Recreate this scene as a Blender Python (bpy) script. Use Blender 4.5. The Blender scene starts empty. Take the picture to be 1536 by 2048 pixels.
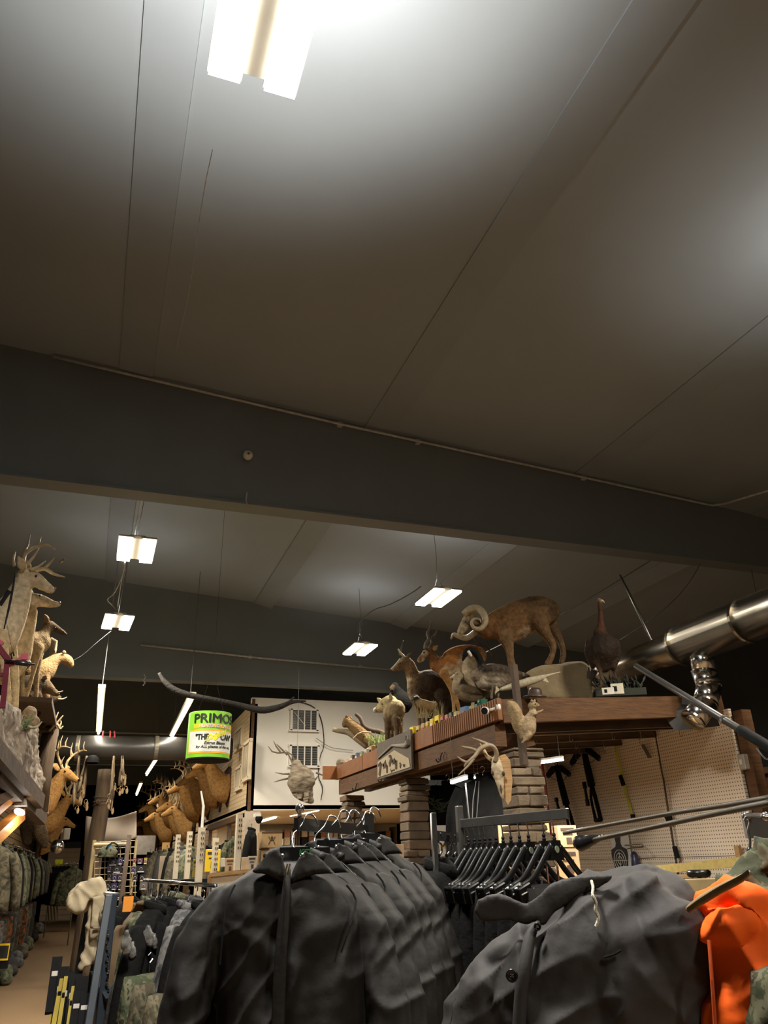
import bpy, bmesh, math, random
from mathutils import Vector as V, Matrix, noise, kdtree
random.seed(7)
rnd = random.uniform
PI = math.pi
SC = bpy.context.scene
COL = SC.collection
# ---------------------------------------------------------------- camera
FPX = 1540.0
EYE = V((0, 0, 1.55))
_p, _y, _r = math.radians(24.6), math.radians(20.0), math.radians(-1.5)
FW = V((math.sin(_y)*math.cos(_p), math.cos(_y)*math.cos(_p), math.sin(_p)))
_R0 = V((math.cos(_y), -math.sin(_y), 0)); _U0 = _R0.cross(FW)
RT = _R0*math.cos(_r) + _U0*math.sin(_r)
UP = _U0*math.cos(_r) - _R0*math.sin(_r)
cam_data = bpy.data.cameras.new('camera'); cam = bpy.data.objects.new('camera', cam_data); COL.objects.link(cam)
cam_data.sensor_fit = 'VERTICAL'; cam_data.sensor_height = 36.0; cam_data.lens = FPX/2048*36.0
cam_data.clip_start = 0.05; cam_data.clip_end = 200
cam.matrix_world = Matrix(((RT.x, UP.x, -FW.x, EYE.x), (RT.y, UP.y, -FW.y, EYE.y), (RT.z, UP.z, -FW.z, EYE.z), (0, 0, 0, 1)))
SC.camera = cam
# ---------------------------------------------------------------- world and exposure
w = bpy.data.worlds.new('world'); SC.world = w; w.use_nodes = True
w.node_tree.nodes['Background'].inputs[0].default_value = (1.0, 0.93, 0.82, 1)
w.node_tree.nodes['Background'].inputs[1].default_value = 0.035
SC.view_settings.view_transform = 'Standard'; SC.view_settings.look = 'None'
SC.view_settings.gamma = 1.0; SC.view_settings.use_curve_mapping = False
SC.view_settings.exposure = 0.25
# powers of the lamps and their added ceiling glow (the lamps themselves are built with their fixtures)
HB_DOWN, HB_UP, TUBE_W = 130.0, 20.0, 22.0
LAMP_COL = (1.0, 0.92, 0.78)
NEAR_COL = (1.0, 0.95, 0.86)

# ---------------------------------------------------------------- helpers: real places in the room
def ray(x, y): return FW + RT*((x-768)/FPX) - UP*((y-1024)/FPX)
def at(x, y, X=None, Y=None, Z=None, D=None):
    d = ray(x, y)
    if X is not None: t = (X-EYE.x)/d.x
    elif Y is not None: t = (Y-EYE.y)/d.y
    elif Z is not None: t = (Z-EYE.z)/d.z
    else: t = D/math.hypot(d.x, d.y)
    return EYE + d*t
class Plane:                       # a vertical plane through p whose length runs along heading (radians from +X)
    def __init__(s, p, heading):
        s.p = V(p); s.u = V((math.cos(heading), math.sin(heading), 0)); s.n = V((s.u.y, -s.u.x, 0))
        if s.n.dot(EYE-s.p) < 0: s.n = -s.n
        s.m = (s.p-EYE).dot(FW)/FPX          # metres per pixel
    def at(s, x, y, off=0.0):
        d = ray(x, y); o = s.p + s.n*off
        return EYE + d*((o-EYE).dot(s.n)/d.dot(s.n))
def facing(p, turn=0.0):           # plane broadside to the photographer, turned by some degrees
    p = V(p); a = math.atan2(p.y-EYE.y, p.x-EYE.x) - PI/2
    return Plane(p, a + math.radians(turn))
# ---------------------------------------------------------------- materials
MATS = {}
def mat(name, c1, c2=None, rough=0.7, metal=0.0, scale=8.0, bump=0.0, bscale=None, detail=4.0, attr=False, coat=0.0, stretch=None, spec=None, emit=None, estr=0.0, sheen=0.0):
    if name in MATS: return MATS[name]
    m = bpy.data.materials.new(name); m.use_nodes = True; nt = m.node_tree; N = nt.nodes; L = nt.links
    b = N['Principled BSDF']; b.inputs['Roughness'].default_value = rough; b.inputs['Metallic'].default_value = metal
    if coat: b.inputs['Coat Weight'].default_value = coat
    if sheen: b.inputs['Sheen Weight'].default_value = sheen
    if spec is not None: b.inputs['Specular IOR Level'].default_value = spec
    tc = N.new('ShaderNodeTexCoord'); src = tc.outputs['Object']
    if stretch:
        mp = N.new('ShaderNodeMapping'); mp.inputs['Scale'].default_value = stretch; L.new(src, mp.inputs[0]); src = mp.outputs[0]
    nz = N.new('ShaderNodeTexNoise'); nz.inputs['Scale'].default_value = scale; nz.inputs['Detail'].default_value = detail; L.new(src, nz.inputs['Vector'])
    c2 = c2 or tuple(min(1, v*0.72) for v in c1)
    if attr:
        at_ = N.new('ShaderNodeVertexColor'); at_.layer_name = 'coat'
        mul = N.new('ShaderNodeMix'); mul.data_type = 'RGBA'; mul.blend_type = 'MULTIPLY'; mul.inputs[0].default_value = 1.0
        mr = N.new('ShaderNodeMapRange'); mr.inputs[1].default_value = 0.3; mr.inputs[2].default_value = 0.7; mr.inputs[3].default_value = 0.62; mr.inputs[4].default_value = 1.2
        L.new(nz.outputs[0], mr.inputs[0]); L.new(at_.outputs[0], mul.inputs[6]); L.new(mr.outputs[0], mul.inputs[7]); L.new(mul.outputs[2], b.inputs['Base Color'])
    else:
        rp = N.new('ShaderNodeValToRGB'); rp.color_ramp.elements[0].position = 0.32; rp.color_ramp.elements[1].position = 0.68
        rp.color_ramp.elements[0].color = (*c2, 1); rp.color_ramp.elements[1].color = (*c1, 1)
        L.new(nz.outputs[0], rp.inputs[0]); L.new(rp.outputs[0], b.inputs['Base Color'])
    if bump:
        n2 = N.new('ShaderNodeTexNoise'); n2.inputs['Scale'].default_value = bscale or scale*3; n2.inputs['Detail'].default_value = 5; L.new(src, n2.inputs['Vector'])
        bp = N.new('ShaderNodeBump'); bp.inputs['Strength'].default_value = bump; bp.inputs['Distance'].default_value = 0.02
        L.new(n2.outputs[0], bp.inputs['Height']); L.new(bp.outputs[0], b.inputs['Normal'])
    if emit:
        b.inputs['Emission Color'].default_value = (*emit, 1); b.inputs['Emission Strength'].default_value = estr
    MATS[name] = m; return m
def camo(name, cols, scale=9.0, rough=0.85):
    if name in MATS: return MATS[name]
    m = bpy.data.materials.new(name); m.use_nodes = True; nt = m.node_tree; N = nt.nodes; L = nt.links
    b = N['Principled BSDF']; b.inputs['Roughness'].default_value = rough
    tc = N.new('ShaderNodeTexCoord'); nz = N.new('ShaderNodeTexNoise'); nz.inputs['Scale'].default_value = scale; nz.inputs['Detail'].default_value = 3; nz.inputs['Distortion'].default_value = 0.8
    L.new(tc.outputs['Object'], nz.inputs['Vector']); rp = N.new('ShaderNodeValToRGB'); rp.color_ramp.interpolation = 'CONSTANT'
    el = rp.color_ramp.elements
    while len(el) < len(cols): el.new(0.5)
    for i, c in enumerate(cols):
        el[i].position = 0 if i == 0 else 0.36 + 0.28*(i-1)/max(1, len(cols)-2); el[i].color = (*c, 1)
    L.new(nz.outputs[0], rp.inputs[0]); L.new(rp.outputs[0], b.inputs['Base Color'])
    n2 = N.new('ShaderNodeTexNoise'); n2.inputs['Scale'].default_value = 14; L.new(tc.outputs['Object'], n2.inputs['Vector'])
    bp = N.new('ShaderNodeBump'); bp.inputs['Strength'].default_value = 0.5; bp.inputs['Distance'].default_value = 0.03; L.new(n2.outputs[0], bp.inputs['Height']); L.new(bp.outputs[0], b.inputs['Normal'])
    MATS[name] = m; return m
def glow(name, col, s):
    if name in MATS: return MATS[name]
    m = bpy.data.materials.new(name); m.use_nodes = True; N = m.node_tree.nodes; N.remove(N['Principled BSDF'])
    e = N.new('ShaderNodeEmission'); e.inputs[0].default_value = (*col, 1); e.inputs[1].default_value = s
    m.node_tree.links.new(e.outputs[0], N['Material Output'].inputs[0]); MATS[name] = m; return m
# ---------------------------------------------------------------- mesh building
def catmull(pts, n=4):
    if len(pts) < 3: return [list(p) for p in pts]
    out = []; P = [pts[0]] + list(pts) + [pts[-1]]
    for i in range(1, len(P)-2):
        a, b, c, d = P[i-1], P[i], P[i+1], P[i+2]
        for k in range(n):
            t = k/n
            out.append([0.5*((2*q) + (r-p)*t + (2*p-5*q+4*r-s)*t*t + (3*q-p-3*r+s)*t**3) for p, q, r, s in zip(a, b, c, d)])
    out.append(list(pts[-1])); return out
class MB:
    def __init__(s): s.v = []; s.f = []; s.c = []; s.col = (0.5, 0.5, 0.5); s.mi = []; s.m = 0
    def add(s, vs, fs):
        o = len(s.v); s.v += [V(p) for p in vs]; s.f += [tuple(i+o for i in f) for f in fs]; s.c += [s.col]*len(vs); s.mi += [s.m]*len(fs); return s
    def hexa(s, p):                # 4 bottom, 4 top, each going round
        return s.add(p, [(3, 2, 1, 0), (4, 5, 6, 7), (0, 1, 5, 4), (1, 2, 6, 5), (2, 3, 7, 6), (3, 0, 4, 7)])
    def box(s, c, d, rz=0.0, u=None, n=None):
        c = V(c); hx, hy, hz = d[0]/2, d[1]/2, d[2]/2
        ax = V((math.cos(rz), math.sin(rz), 0)) if u is None else V(u).normalized()
        ay = V((-ax.y, ax.x, 0)).normalized() if n is None else V(n).normalized()
        az = ax.cross(ay).normalized()
        q = [(-1, -1), (1, -1), (1, 1), (-1, 1)]
        return s.hexa([c + ax*(a*hx) + ay*(b*hy) - az*hz for a, b in q] + [c + ax*(a*hx) + ay*(b*hy) + az*hz for a, b in q])
    def beam(s, a, b, wd, ht, side=None):       # bar from a to b; ht measured upward, wd sideways
        a, b = V(a), V(b); t = (b-a).normalized(); sd = V(side) if side else t.cross(V((0, 0, 1)))
        if sd.length < 1e-4: sd = V((1, 0, 0))
        sd.normalize(); up = sd.cross(t).normalized(); x, y = sd*wd/2, up*ht/2
        return s.hexa([a-x-y, a+x-y, b+x-y, b-x-y, a-x+y, a+x+y, b+x+y, b-x+y])
    def prism(s, poly, off):
        n = len(poly); off = V(off); poly = [V(p) for p in poly]
        return s.add(poly + [p+off for p in poly], [tuple(range(n))[::-1], tuple(range(n, 2*n))] + [(i, (i+1) % n, n+(i+1) % n, n+i) for i in range(n)])
    def tube(s, pts, r, n=8, up=None, smooth=0):   # r: number or list; an entry may be (in-plane, sideways)
        if smooth: 
            rr = r if isinstance(r, (list, tuple)) else [r]*len(pts)
            rr = [(q, q) if not isinstance(q, (list, tuple)) else q for q in rr]
            z = catmull([list(p)+list(q) for p, q in zip(pts, rr)], smooth)
            pts = [V(k[:3]) for k in z]; r = [(max(1e-4, k[3]), max(1e-4, k[4])) for k in z]
        pts = [V(p) for p in pts]; N_ = len(pts)
        if not isinstance(r, (list, tuple)): r = [r]*N_
        vs = []; prev = None
        for i, p in enumerate(pts):
            t = (pts[min(i+1, N_-1)] - pts[max(i-1, 0)])
            if t.length < 1e-7: t = V((0, 0, 1))
            t.normalize()
            if up is not None:
                b = V(up) - t*V(up).dot(t)
                if b.length < 1e-3: b = t.orthogonal()
            elif prev is None: b = t.orthogonal()
            else:
                b = prev - t*prev.dot(t)
                if b.length < 1e-3: b = t.orthogonal()
            b.normalize(); prev = b; a = b.cross(t)
            ra, rb = r[i] if isinstance(r[i], (list, tuple)) else (r[i], r[i])
            for k in range(n):
                q = 2*PI*k/n; vs.append(p + a*(math.cos(q)*ra) + b*(math.sin(q)*rb))
        fs = [(i*n+k, i*n+(k+1) % n, (i+1)*n+(k+1) % n, (i+1)*n+k) for i in range(N_-1) for k in range(n)]
        fs += [tuple(range(n))[::-1], tuple(range((N_-1)*n, N_*n))]
        return s.add(vs, fs)
    def lathe(s, prof, o=(0, 0, 0), ax=(0, 0, 1), n=20, caps=True):     # prof: (radius, height)
        o = V(o); t = V(ax).normalized(); a = t.orthogonal().normalized(); b = t.cross(a); vs = []
        for r, h in prof:
            for k in range(n): q = 2*PI*k/n; vs.append(o + t*h + a*(math.cos(q)*r) + b*(math.sin(q)*r))
        m = len(prof); fs = [(i*n+k, i*n+(k+1) % n, (i+1)*n+(k+1) % n, (i+1)*n+k) for i in range(m-1) for k in range(n)]
        if caps: fs += [tuple(range(n))[::-1], tuple(range((m-1)*n, m*n))]
        return s.add(vs, fs)
    def ball(s, c, r, u=None, n=10, m=7, nrm=None):
        c = V(c); r = r if isinstance(r, (list, tuple)) else (r, r, r)
        a = V(u).normalized() if u is not None else V((1, 0, 0)); 
        b = V(nrm).normalized() if nrm is not None else (V((0, 0, 1)).cross(a).normalized() if abs(a.z) < 0.95 else V((0, 1, 0)))
        b = (b - a*a.dot(b)).normalized(); t = a.cross(b); vs = [c - t*r[2]]
        for i in range(1, m):
            ph = PI*i/m - PI/2
            for k in range(n): q = 2*PI*k/n; vs.append(c + a*(r[0]*math.cos(ph)*math.cos(q)) + b*(r[1]*math.cos(ph)*math.sin(q)) + t*(r[2]*math.sin(ph)))
        vs.append(c + t*r[2]); fs = [(0, 1+(k+1) % n, 1+k) for k in range(n)]
        fs += [(1+i*n+k, 1+i*n+(k+1) % n, 1+(i+1)*n+(k+1) % n, 1+(i+1)*n+k) for i in range(m-2) for k in range(n)]
        o = 1+(m-2)*n; fs += [(o+k, o+(k+1) % n, len(vs)-1) for k in range(n)]
        return s.add(vs, fs)
    def grid(s, rows):             # rows: list of equally long lists of points
        n = len(rows[0]); return s.add([p for r in rows for p in r], [(i*n+k, i*n+k+1, (i+1)*n+k+1, (i+1)*n+k) for i in range(len(rows)-1) for k in range(n-1)])
def wpos(o):
    p = V((0, 0, 0))
    while o is not None: p += o.location; o = o.parent
    return p
def mesh(name, mb, loc=None):
    me = bpy.data.meshes.new(name); loc = loc or V((0, 0, 0))
    me.from_pydata([tuple(p-loc) for p in mb.v], [], mb.f); me.update(); return me
KIDS = {}
def adopt(o, parent):
    o.parent = parent; KIDS.setdefault(parent.name, []).append(o)
def obj(name, mb, m, parent=None, smooth=False, loc=None, thick=0.0, bev=0.0, fix=True):
    """one mesh object, world-space points in mb; at top level its origin is at its base"""
    if parent is not None: o_ = wpos(parent); l_ = V((0, 0, 0))
    else:
        xs = [p.x for p in mb.v]; ys = [p.y for p in mb.v]; zs = [p.z for p in mb.v]
        l_ = V(loc) if loc is not None else V(((min(xs)+max(xs))/2, (min(ys)+max(ys))/2, min(zs))); o_ = l_
    me = mesh(name, mb, o_)
    if fix:
        bm = bmesh.new(); bm.from_mesh(me); bmesh.ops.recalc_face_normals(bm, faces=bm.faces)
        if bev: bmesh.ops.bevel(bm, geom=list(bm.edges), offset=bev, segments=1, affect='EDGES', profile=0.5)
        bm.to_mesh(me); bm.free()
    ms = m if isinstance(m, (list, tuple)) else [m]
    for k in ms: me.materials.append(k)
    if len(ms) > 1: me.polygons.foreach_set('material_index', mb.mi)
    if smooth: me.polygons.foreach_set('use_smooth', [True]*len(me.polygons))
    o = bpy.data.objects.new(name, me); COL.objects.link(o); o.location = l_
    if parent is not None: adopt(o, parent)
    if thick: md = o.modifiers.new('thick', 'SOLIDIFY'); md.thickness = thick; md.offset = 0
    return o
TMP = bpy.data.scenes.new('workbench')
def baked(o):
    TMP.collection.objects.link(o)
    with bpy.context.temp_override(scene=TMP, view_layer=TMP.view_layers[0]):
        dg = bpy.context.evaluated_depsgraph_get(); me = bpy.data.meshes.new_from_object(o.evaluated_get(dg), depsgraph=dg)
    TMP.collection.objects.unlink(o); return me
def organic(name, mb, m, parent=None, vox=0.012, it=4, loc=None, wrinkle=None, attr=True):
    """melts overlapping volumes into one continuous skin and keeps the coat colour of each volume"""
    o = obj(name, mb, m, parent, smooth=True, loc=loc)
    org = wpos(o)
    md = o.modifiers.new('r', 'REMESH'); md.mode = 'VOXEL'; md.voxel_size = vox; md.use_smooth_shade = True
    if it: sm = o.modifiers.new('s', 'SMOOTH'); sm.factor = 0.5; sm.iterations = it
    me = baked(o)
    o.modifiers.clear(); old = o.data; o.data = me; me.name = name; bpy.data.meshes.remove(old)
    if not me.materials: me.materials.append(m)
    if wrinkle:
        nv = len(me.vertices); co = [v.co.copy() for v in me.vertices]; no = [v.normal.copy() for v in me.vertices]; flat = []
        for p, q in zip(co, no): flat += (p + q*wrinkle(p + org))[:]
        me.vertices.foreach_set('co', flat); me.update()
    if attr:
        kd = kdtree.KDTree(len(mb.v))
        for i, p in enumerate(mb.v): kd.insert(p, i)
        kd.balance(); ca = me.color_attributes.new('coat', 'FLOAT_COLOR', 'POINT')
        buf = []
        for v in me.vertices:
            r = kd.find_n(v.co + org, 5); W_ = [1/(q[2]+0.004)**2 for q in r]; S = sum(W_)
            buf += [(sum(mb.c[q[1]][k]*w_ for q, w_ in zip(r, W_))/S)**1.18 for k in range(3)] + [1.0]
        ca.data.foreach_set('color', buf)
    me.polygons.foreach_set('use_smooth', [True]*len(me.polygons))
    return o
def tag(o, label, cat=None, group=None, kind=None):
    o['label'] = label
    if cat: o['category'] = cat
    if group: o['group'] = group
    if kind: o['kind'] = kind
    return o
def thing(name, label, cat, loc, group=None):
    o = bpy.data.objects.new(name, None); o.empty_display_size = 0.05; COL.objects.link(o); o.location = V(loc)
    return tag(o, label, cat, group)
def struct(name, mb, m, label=None, parent=None, **k):
    o = obj(name, mb, m, parent, **k)
    if parent is None:
        o['kind'] = 'structure'
        if label: o['label'] = label
    return o
def copy_tree(o, parent=None, loc=None, rz=None, label=None, sc=None, skip='~'):
    c = o.copy(); COL.objects.link(c)
    if parent is not None: adopt(c, parent)
    else: c.parent = None
    if loc is not None: c.location = V(loc)
    if rz is not None: c.rotation_euler = (0, 0, rz)
    if sc is not None: c.scale = sc if isinstance(sc, (tuple, list)) else (sc, sc, sc)
    if label: c['label'] = label
    for ch in list(KIDS.get(o.name, [])):
        if not ch.name.startswith(skip): copy_tree(ch, c)
    return c
def area(name, loc, size, power, col, direction=(0, 0, -1), parent=None, spread=None):
    l = bpy.data.lights.new(name, 'AREA'); l.shape = 'RECTANGLE'; l.size, l.size_y = size; l.energy = power; l.color = col
    if spread: l.spread = spread
    o = bpy.data.objects.new(name, l); COL.objects.link(o); o.rotation_euler = V(direction).to_track_quat('-Z', 'Y').to_euler()
    if parent is not None: o.parent = parent; o.location = V(loc)-wpos(parent)
    else: o.location = V(loc)
    return o
def text_mb(s, size, bold=0.0, shear=0.0, ext=0.002, sx=1.0, align='CENTER', bend=0.02):
    """flat lettering in the xy plane as a mesh builder"""
    cu = bpy.data.curves.new('txt', 'FONT'); cu.body = s; cu.size = size; cu.align_x = align; cu.align_y = 'CENTER'; cu.shear = shear; cu.extrude = ext; cu.resolution_u = 3
    o = bpy.data.objects.new('txt', cu); me = baked(o); bm = bmesh.new(); bm.from_mesh(me)
    xs = [v.co.x for v in bm.verts]; k = min(xs)
    while bend and k < max(xs):
        bmesh.ops.bisect_plane(bm, geom=bm.verts[:]+bm.edges[:]+bm.faces[:], plane_co=(k, 0, 0), plane_no=(1, 0, 0)); k += bend
    bmesh.ops.triangulate(bm, faces=bm.faces)
    mb = MB(); mb.v = [V((v.co.x*sx, v.co.y, v.co.z)) for v in bm.verts]; bm.verts.index_update(); mb.f = [tuple(v.index for v in f.verts) for f in bm.faces]
    mb.c = [mb.col]*len(mb.v); mb.mi = [0]*len(mb.f)
    if bold:
        v0, f0 = list(mb.v), list(mb.f); mb = MB()
        for dx, dy in ((-bold, 0), (bold, 0), (0, bold), (0, -bold)): mb.add([p+V((dx, dy, 0)) for p in v0], f0)
    bm.free(); bpy.data.objects.remove(o); bpy.data.curves.remove(cu); bpy.data.meshes.remove(me); return mb
def place(mb, o, u, v, n=None):    # map the builder's xy plane to origin o, axes u and v
    u = V(u).normalized(); v = V(v).normalized(); n = n or u.cross(v)
    mb.v = [V(o) + u*p.x + v*p.y + n*p.z for p in mb.v]; return mb
ZU = V((0, 0, 1))

# ---------------------------------------------------------------- materials used everywhere
M_ceil = mat('ceiling_liner', (0.305, 0.345, 0.37), (0.285, 0.322, 0.345), rough=0.75, scale=1.2)
M_ceil2 = mat('ceiling_purlin', (0.285, 0.322, 0.346), (0.27, 0.305, 0.328), rough=0.7, scale=3)
M_beam = mat('beam_paint', (0.20, 0.22, 0.228), (0.185, 0.203, 0.21), rough=0.6, scale=2)
M_pipe = mat('conduit_metal', (0.62, 0.61, 0.58), rough=0.5, metal=0.0, scale=20)
M_carpet = mat('brown_carpet', (0.22, 0.135, 0.065), (0.17, 0.105, 0.05), rough=0.95, scale=60, bump=0.4, bscale=200)
M_white = mat('white_wall_paint', (0.80, 0.76, 0.68), (0.76, 0.72, 0.64), rough=0.8, scale=2)
M_cream = mat('cream_paint', (0.72, 0.60, 0.42), (0.66, 0.54, 0.37), rough=0.6, scale=3)
M_dark = mat('charcoal_wall', (0.020, 0.020, 0.020), (0.014, 0.014, 0.014), rough=0.9, scale=2)
M_black = mat('matte_black', (0.010, 0.010, 0.010), (0.007, 0.007, 0.007), rough=0.75, scale=12, spec=0.12)
M_blackp = mat('black_plastic', (0.010, 0.010, 0.011), (0.007, 0.007, 0.007), rough=0.28, scale=12)
M_chrome = mat('chrome', (0.75, 0.75, 0.74), (0.6, 0.6, 0.6), rough=0.18, metal=1.0, scale=6)
M_steel = mat('raw_steel', (0.26, 0.25, 0.235), (0.19, 0.18, 0.17), rough=0.35, metal=0.9, scale=9)
M_galv = mat('galvanised_sheet', (0.33, 0.295, 0.235), (0.25, 0.22, 0.175), rough=0.25, metal=1.0, scale=5, bump=0.04, bscale=3)
M_wood = mat('brown_timber', (0.125, 0.054, 0.015), (0.07, 0.029, 0.008), rough=0.75, scale=6, stretch=(1, 1, 8), bump=0.25)
M_woodl = mat('pine_timber', (0.45, 0.27, 0.11), (0.33, 0.19, 0.075), rough=0.7, scale=5, stretch=(1, 1, 7), bump=0.2)
M_woodd = mat('dark_timber', (0.075, 0.042, 0.022), (0.045, 0.026, 0.014), rough=0.8, scale=6, bump=0.2)
M_rust = mat('rust_brown_trim', (0.225, 0.078, 0.014), (0.155, 0.053, 0.01), rough=0.6, scale=7, bump=0.15)
M_card = mat('cardboard', (0.42, 0.28, 0.15), (0.36, 0.24, 0.125), rough=0.85, scale=6)
M_orange_wood = mat('orange_stained_wood', (0.62, 0.26, 0.05), (0.48, 0.18, 0.035), rough=0.5, scale=5, stretch=(1, 1, 7))
M_yellow = mat('yellow_print', (0.85, 0.58, 0.015), (0.75, 0.5, 0.012), rough=0.5, scale=4)
M_wire = mat('grey_cable', (0.16, 0.155, 0.15), rough=0.6, scale=10)
M_glass = mat('dark_window_pane', (0.06, 0.06, 0.058), (0.04, 0.04, 0.04), rough=0.15, scale=3)
M_tube = glow('tube_glow', (1.0, 0.88, 0.62), 9.0)
M_led = glow('led_glow', (1.0, 0.93, 0.78), 14.0)
M_ledc = glow('cool_led_glow', (1.0, 0.98, 0.92), 11.0)

# ---------------------------------------------------------------- the setting
def ceil_z(x): return 5.75 - 0.0734*x
b = MB(); b.box((3.5, 20, -0.05), (13, 48, 0.1)); struct('floor', b, M_carpet, 'brown carpet floor of the long aisle')
# ceiling: liner panels between purlins, each its own piece
PUR = [-2.1, 0.05, 2.45, 4.88, 7.3, 9.6]
b = MB(); b.hexa([V((x, y, ceil_z(x)+0.12)) for x, y in ((-3, -4), (10, -4), (10, 44), (-3, 44))] + [V((x, y, ceil_z(x)+0.2)) for x, y in ((-3, -4), (10, -4), (10, 44), (-3, 44))])
CEIL = struct('ceiling', b, M_ceil2, 'dark grey sloped metal roof liner')
BEAMY = [-3.2, 0.0, 6.42, 12.4, 18.3, 24.2, 30.1, 36.0]
edges = [-3.0] + PUR
ys = [-4, 6.5, 12.5, 18.4, 24.3, 30.2, 44]
for i in range(len(edges)-1):
    x0, x1 = edges[i]-0.005, edges[i+1]-0.29
    for j in range(len(ys)-1):
        b = MB(); q = ((x0, ys[j]+0.05), (x1, ys[j]+0.05), (x1, ys[j+1]-0.02), (x0, ys[j+1]-0.02))
        b.hexa([V((x, y, ceil_z(x)+0.02)) for x, y in q] + [V((x, y, ceil_z(x)+0.11)) for x, y in q]); obj('liner_panel', b, M_ceil, CEIL)
for x in PUR:
    for ya, yb in zip(ys[:-1], ys[1:]):
      b = MB(); z = ceil_z(x); dr = 0.0 if ya < 0 else 0.05
      b.hexa([V((x-0.30, ya, z+0.03)), V((x, ya, z-dr)), V((x, yb, z-dr)), V((x-0.30, yb, z+0.03)), V((x-0.30, ya, z+0.1)), V((x+0.02, ya, z+0.1)), V((x+0.02, yb, z+0.1)), V((x-0.30, yb, z+0.1))])
      obj('purlin', b, M_ceil2, CEIL)
# cross beams (tapered rigid frames)
def rafter(n, y, zb):
    b = MB()
    for x0, x1 in ((-3, 10),):
        b.hexa([V((x0, y, zb)), V((x1, y, zb)), V((x1, y+0.16, zb)), V((x0, y+0.16, zb)), V((x0, y, ceil_z(x0)+0.1)), V((x1, y, ceil_z(x1)+0.1)), V((x1, y+0.16, ceil_z(x1)+0.1)), V((x0, y+0.16, ceil_z(x0)+0.1))])
    o = struct('trim_%d' % n, b, M_beam, 'deep charcoal steel roof beam, number %d counted from the front' % n)
    f = MB(); f.box((3.5, y+0.08, zb-0.012), (13, 0.20, 0.024)); obj('flange', f, M_beam, o)
    return o
BEAMS = [rafter(i+1, y, z) for i, (y, z) in enumerate(((6.42, 4.6), (12.4, 4.26), (18.3, 4.35), (24.2, 4.35), (30.1, 4.35)))]
# conduits clamped along the beams
def clips(o, pts):
    for p in pts:
        c = MB(); c.box(V(p)+V((0, 0.012, 0)), (0.05, 0.05, 0.045)); obj('clip', c, M_pipe, o)
cp = [(105, 713), (340, 768), (680, 848), (1000, 918), (1405, 1007)]
pts = [at(x, y, Y=6.37) for x, y in cp]; e1 = at(1425, 1011, Y=6.36); e2 = at(1450, 1007, Y=6.2); e3 = at(1600, 962, Y=5.2)
b = MB(); b.tube([*pts, e1, e2, e3], 0.0135, 8); cd = tag(obj('electrical_conduit', b, M_pipe, smooth=True), 'thin grey conduit along the nearest roof beam, bending at its right end', 'conduit')
clips(cd, [at(680, 848, Y=6.39), at(836, 883, Y=6.39), at(1168, 955, Y=6.39)])
b = MB(); b.tube([at(282, 1290, Y=12.36), at(530, 1317, Y=12.36), at(800, 1341, Y=12.36)], 0.0155, 8)
cd = tag(obj('electrical_conduit', b, M_pipe, smooth=True), 'pale conduit on the second roof beam above the can sign', 'conduit'); clips(cd, [at(500, 1314, Y=12.38), at(720, 1333, Y=12.38)])
b = MB(); b.lathe([(0.0, 0.0), (0.045, 0.0), (0.045, -0.03), (0.03, -0.05), (0.012, -0.055)], at(495, 912, Y=6.38), (0, 1, 0), 14, caps=False)
t = tag(obj('ceiling_sensor', b, M_white, smooth=True), 'small round sensor on the face of the nearest roof beam', 'sensor')
b = MB(); b.tube([at(494, 985, Y=6.4), at(492, 1000, Y=6.4), at(494, 1008, Y=6.4), at(490, 1018, Y=6.4)], 0.006, 6); tag(obj('wire_end', b, M_pipe), 'short loose wire end dangling from the nearest beam', 'wire')
b = MB(); b.tube([at(288, 1348, Y=12.3), at(291, 1355, Y=12.3), at(287, 1360, Y=12.3), at(290, 1366, Y=12.3), at(286, 1371, Y=12.3)], 0.008, 6); tag(obj('wire_end', b, M_pipe), 'short curled wire dangling below the second roof beam', 'wire')
# outer walls
b = MB(); b.box((-2.15, 20, 3), (0.1, 48, 6)); WL = struct('wall_left', b, M_dark, 'dark left wall of the shop')
b = MB(); b.box((9.3, 20, 3), (0.1, 48, 6)); struct('wall_right', b, M_dark, 'dark far right wall')
b = MB(); b.box((3.5, 42, 3), (13, 0.1, 6)); struct('wall_back', b, M_dark, 'dark end wall at the far end of the aisle')
b = MB(); b.box((3.5, -4, 3), (13, 0.1, 6)); struct('wall_front', b, M_dark, 'dark wall behind the photographer')
# slat wall boards on the left wall
sl = mat('slat_wall_cream', (0.60, 0.44, 0.26), (0.54, 0.39, 0.22), rough=0.5, scale=3)
for k in range(17):
    z = 0.35 + k*0.165; b = MB(); b.box((-2.075, 26.5, z+0.07), (0.05, 19, 0.145)); obj('slat', b, sl, WL)
# slatted partition standing at the far end of the aisle
p0, p1 = at(97, 1708, Y=33), at(160, 1708, Y=33)
b = MB(); b.box(((p0.x+p1.x)/2, 33.06, 1.2), (p1.x-p0.x, 0.04, 2.4)); PT = struct('wall_partition', b, M_cream, 'cream slatted partition at the end of the aisle')
for k in range(14):
    b = MB(); b.box(((p0.x+p1.x)/2, 33.02, 0.1+k*0.17), (p1.x-p0.x, 0.05, 0.14)); obj('slat', b, M_cream, PT)

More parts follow.
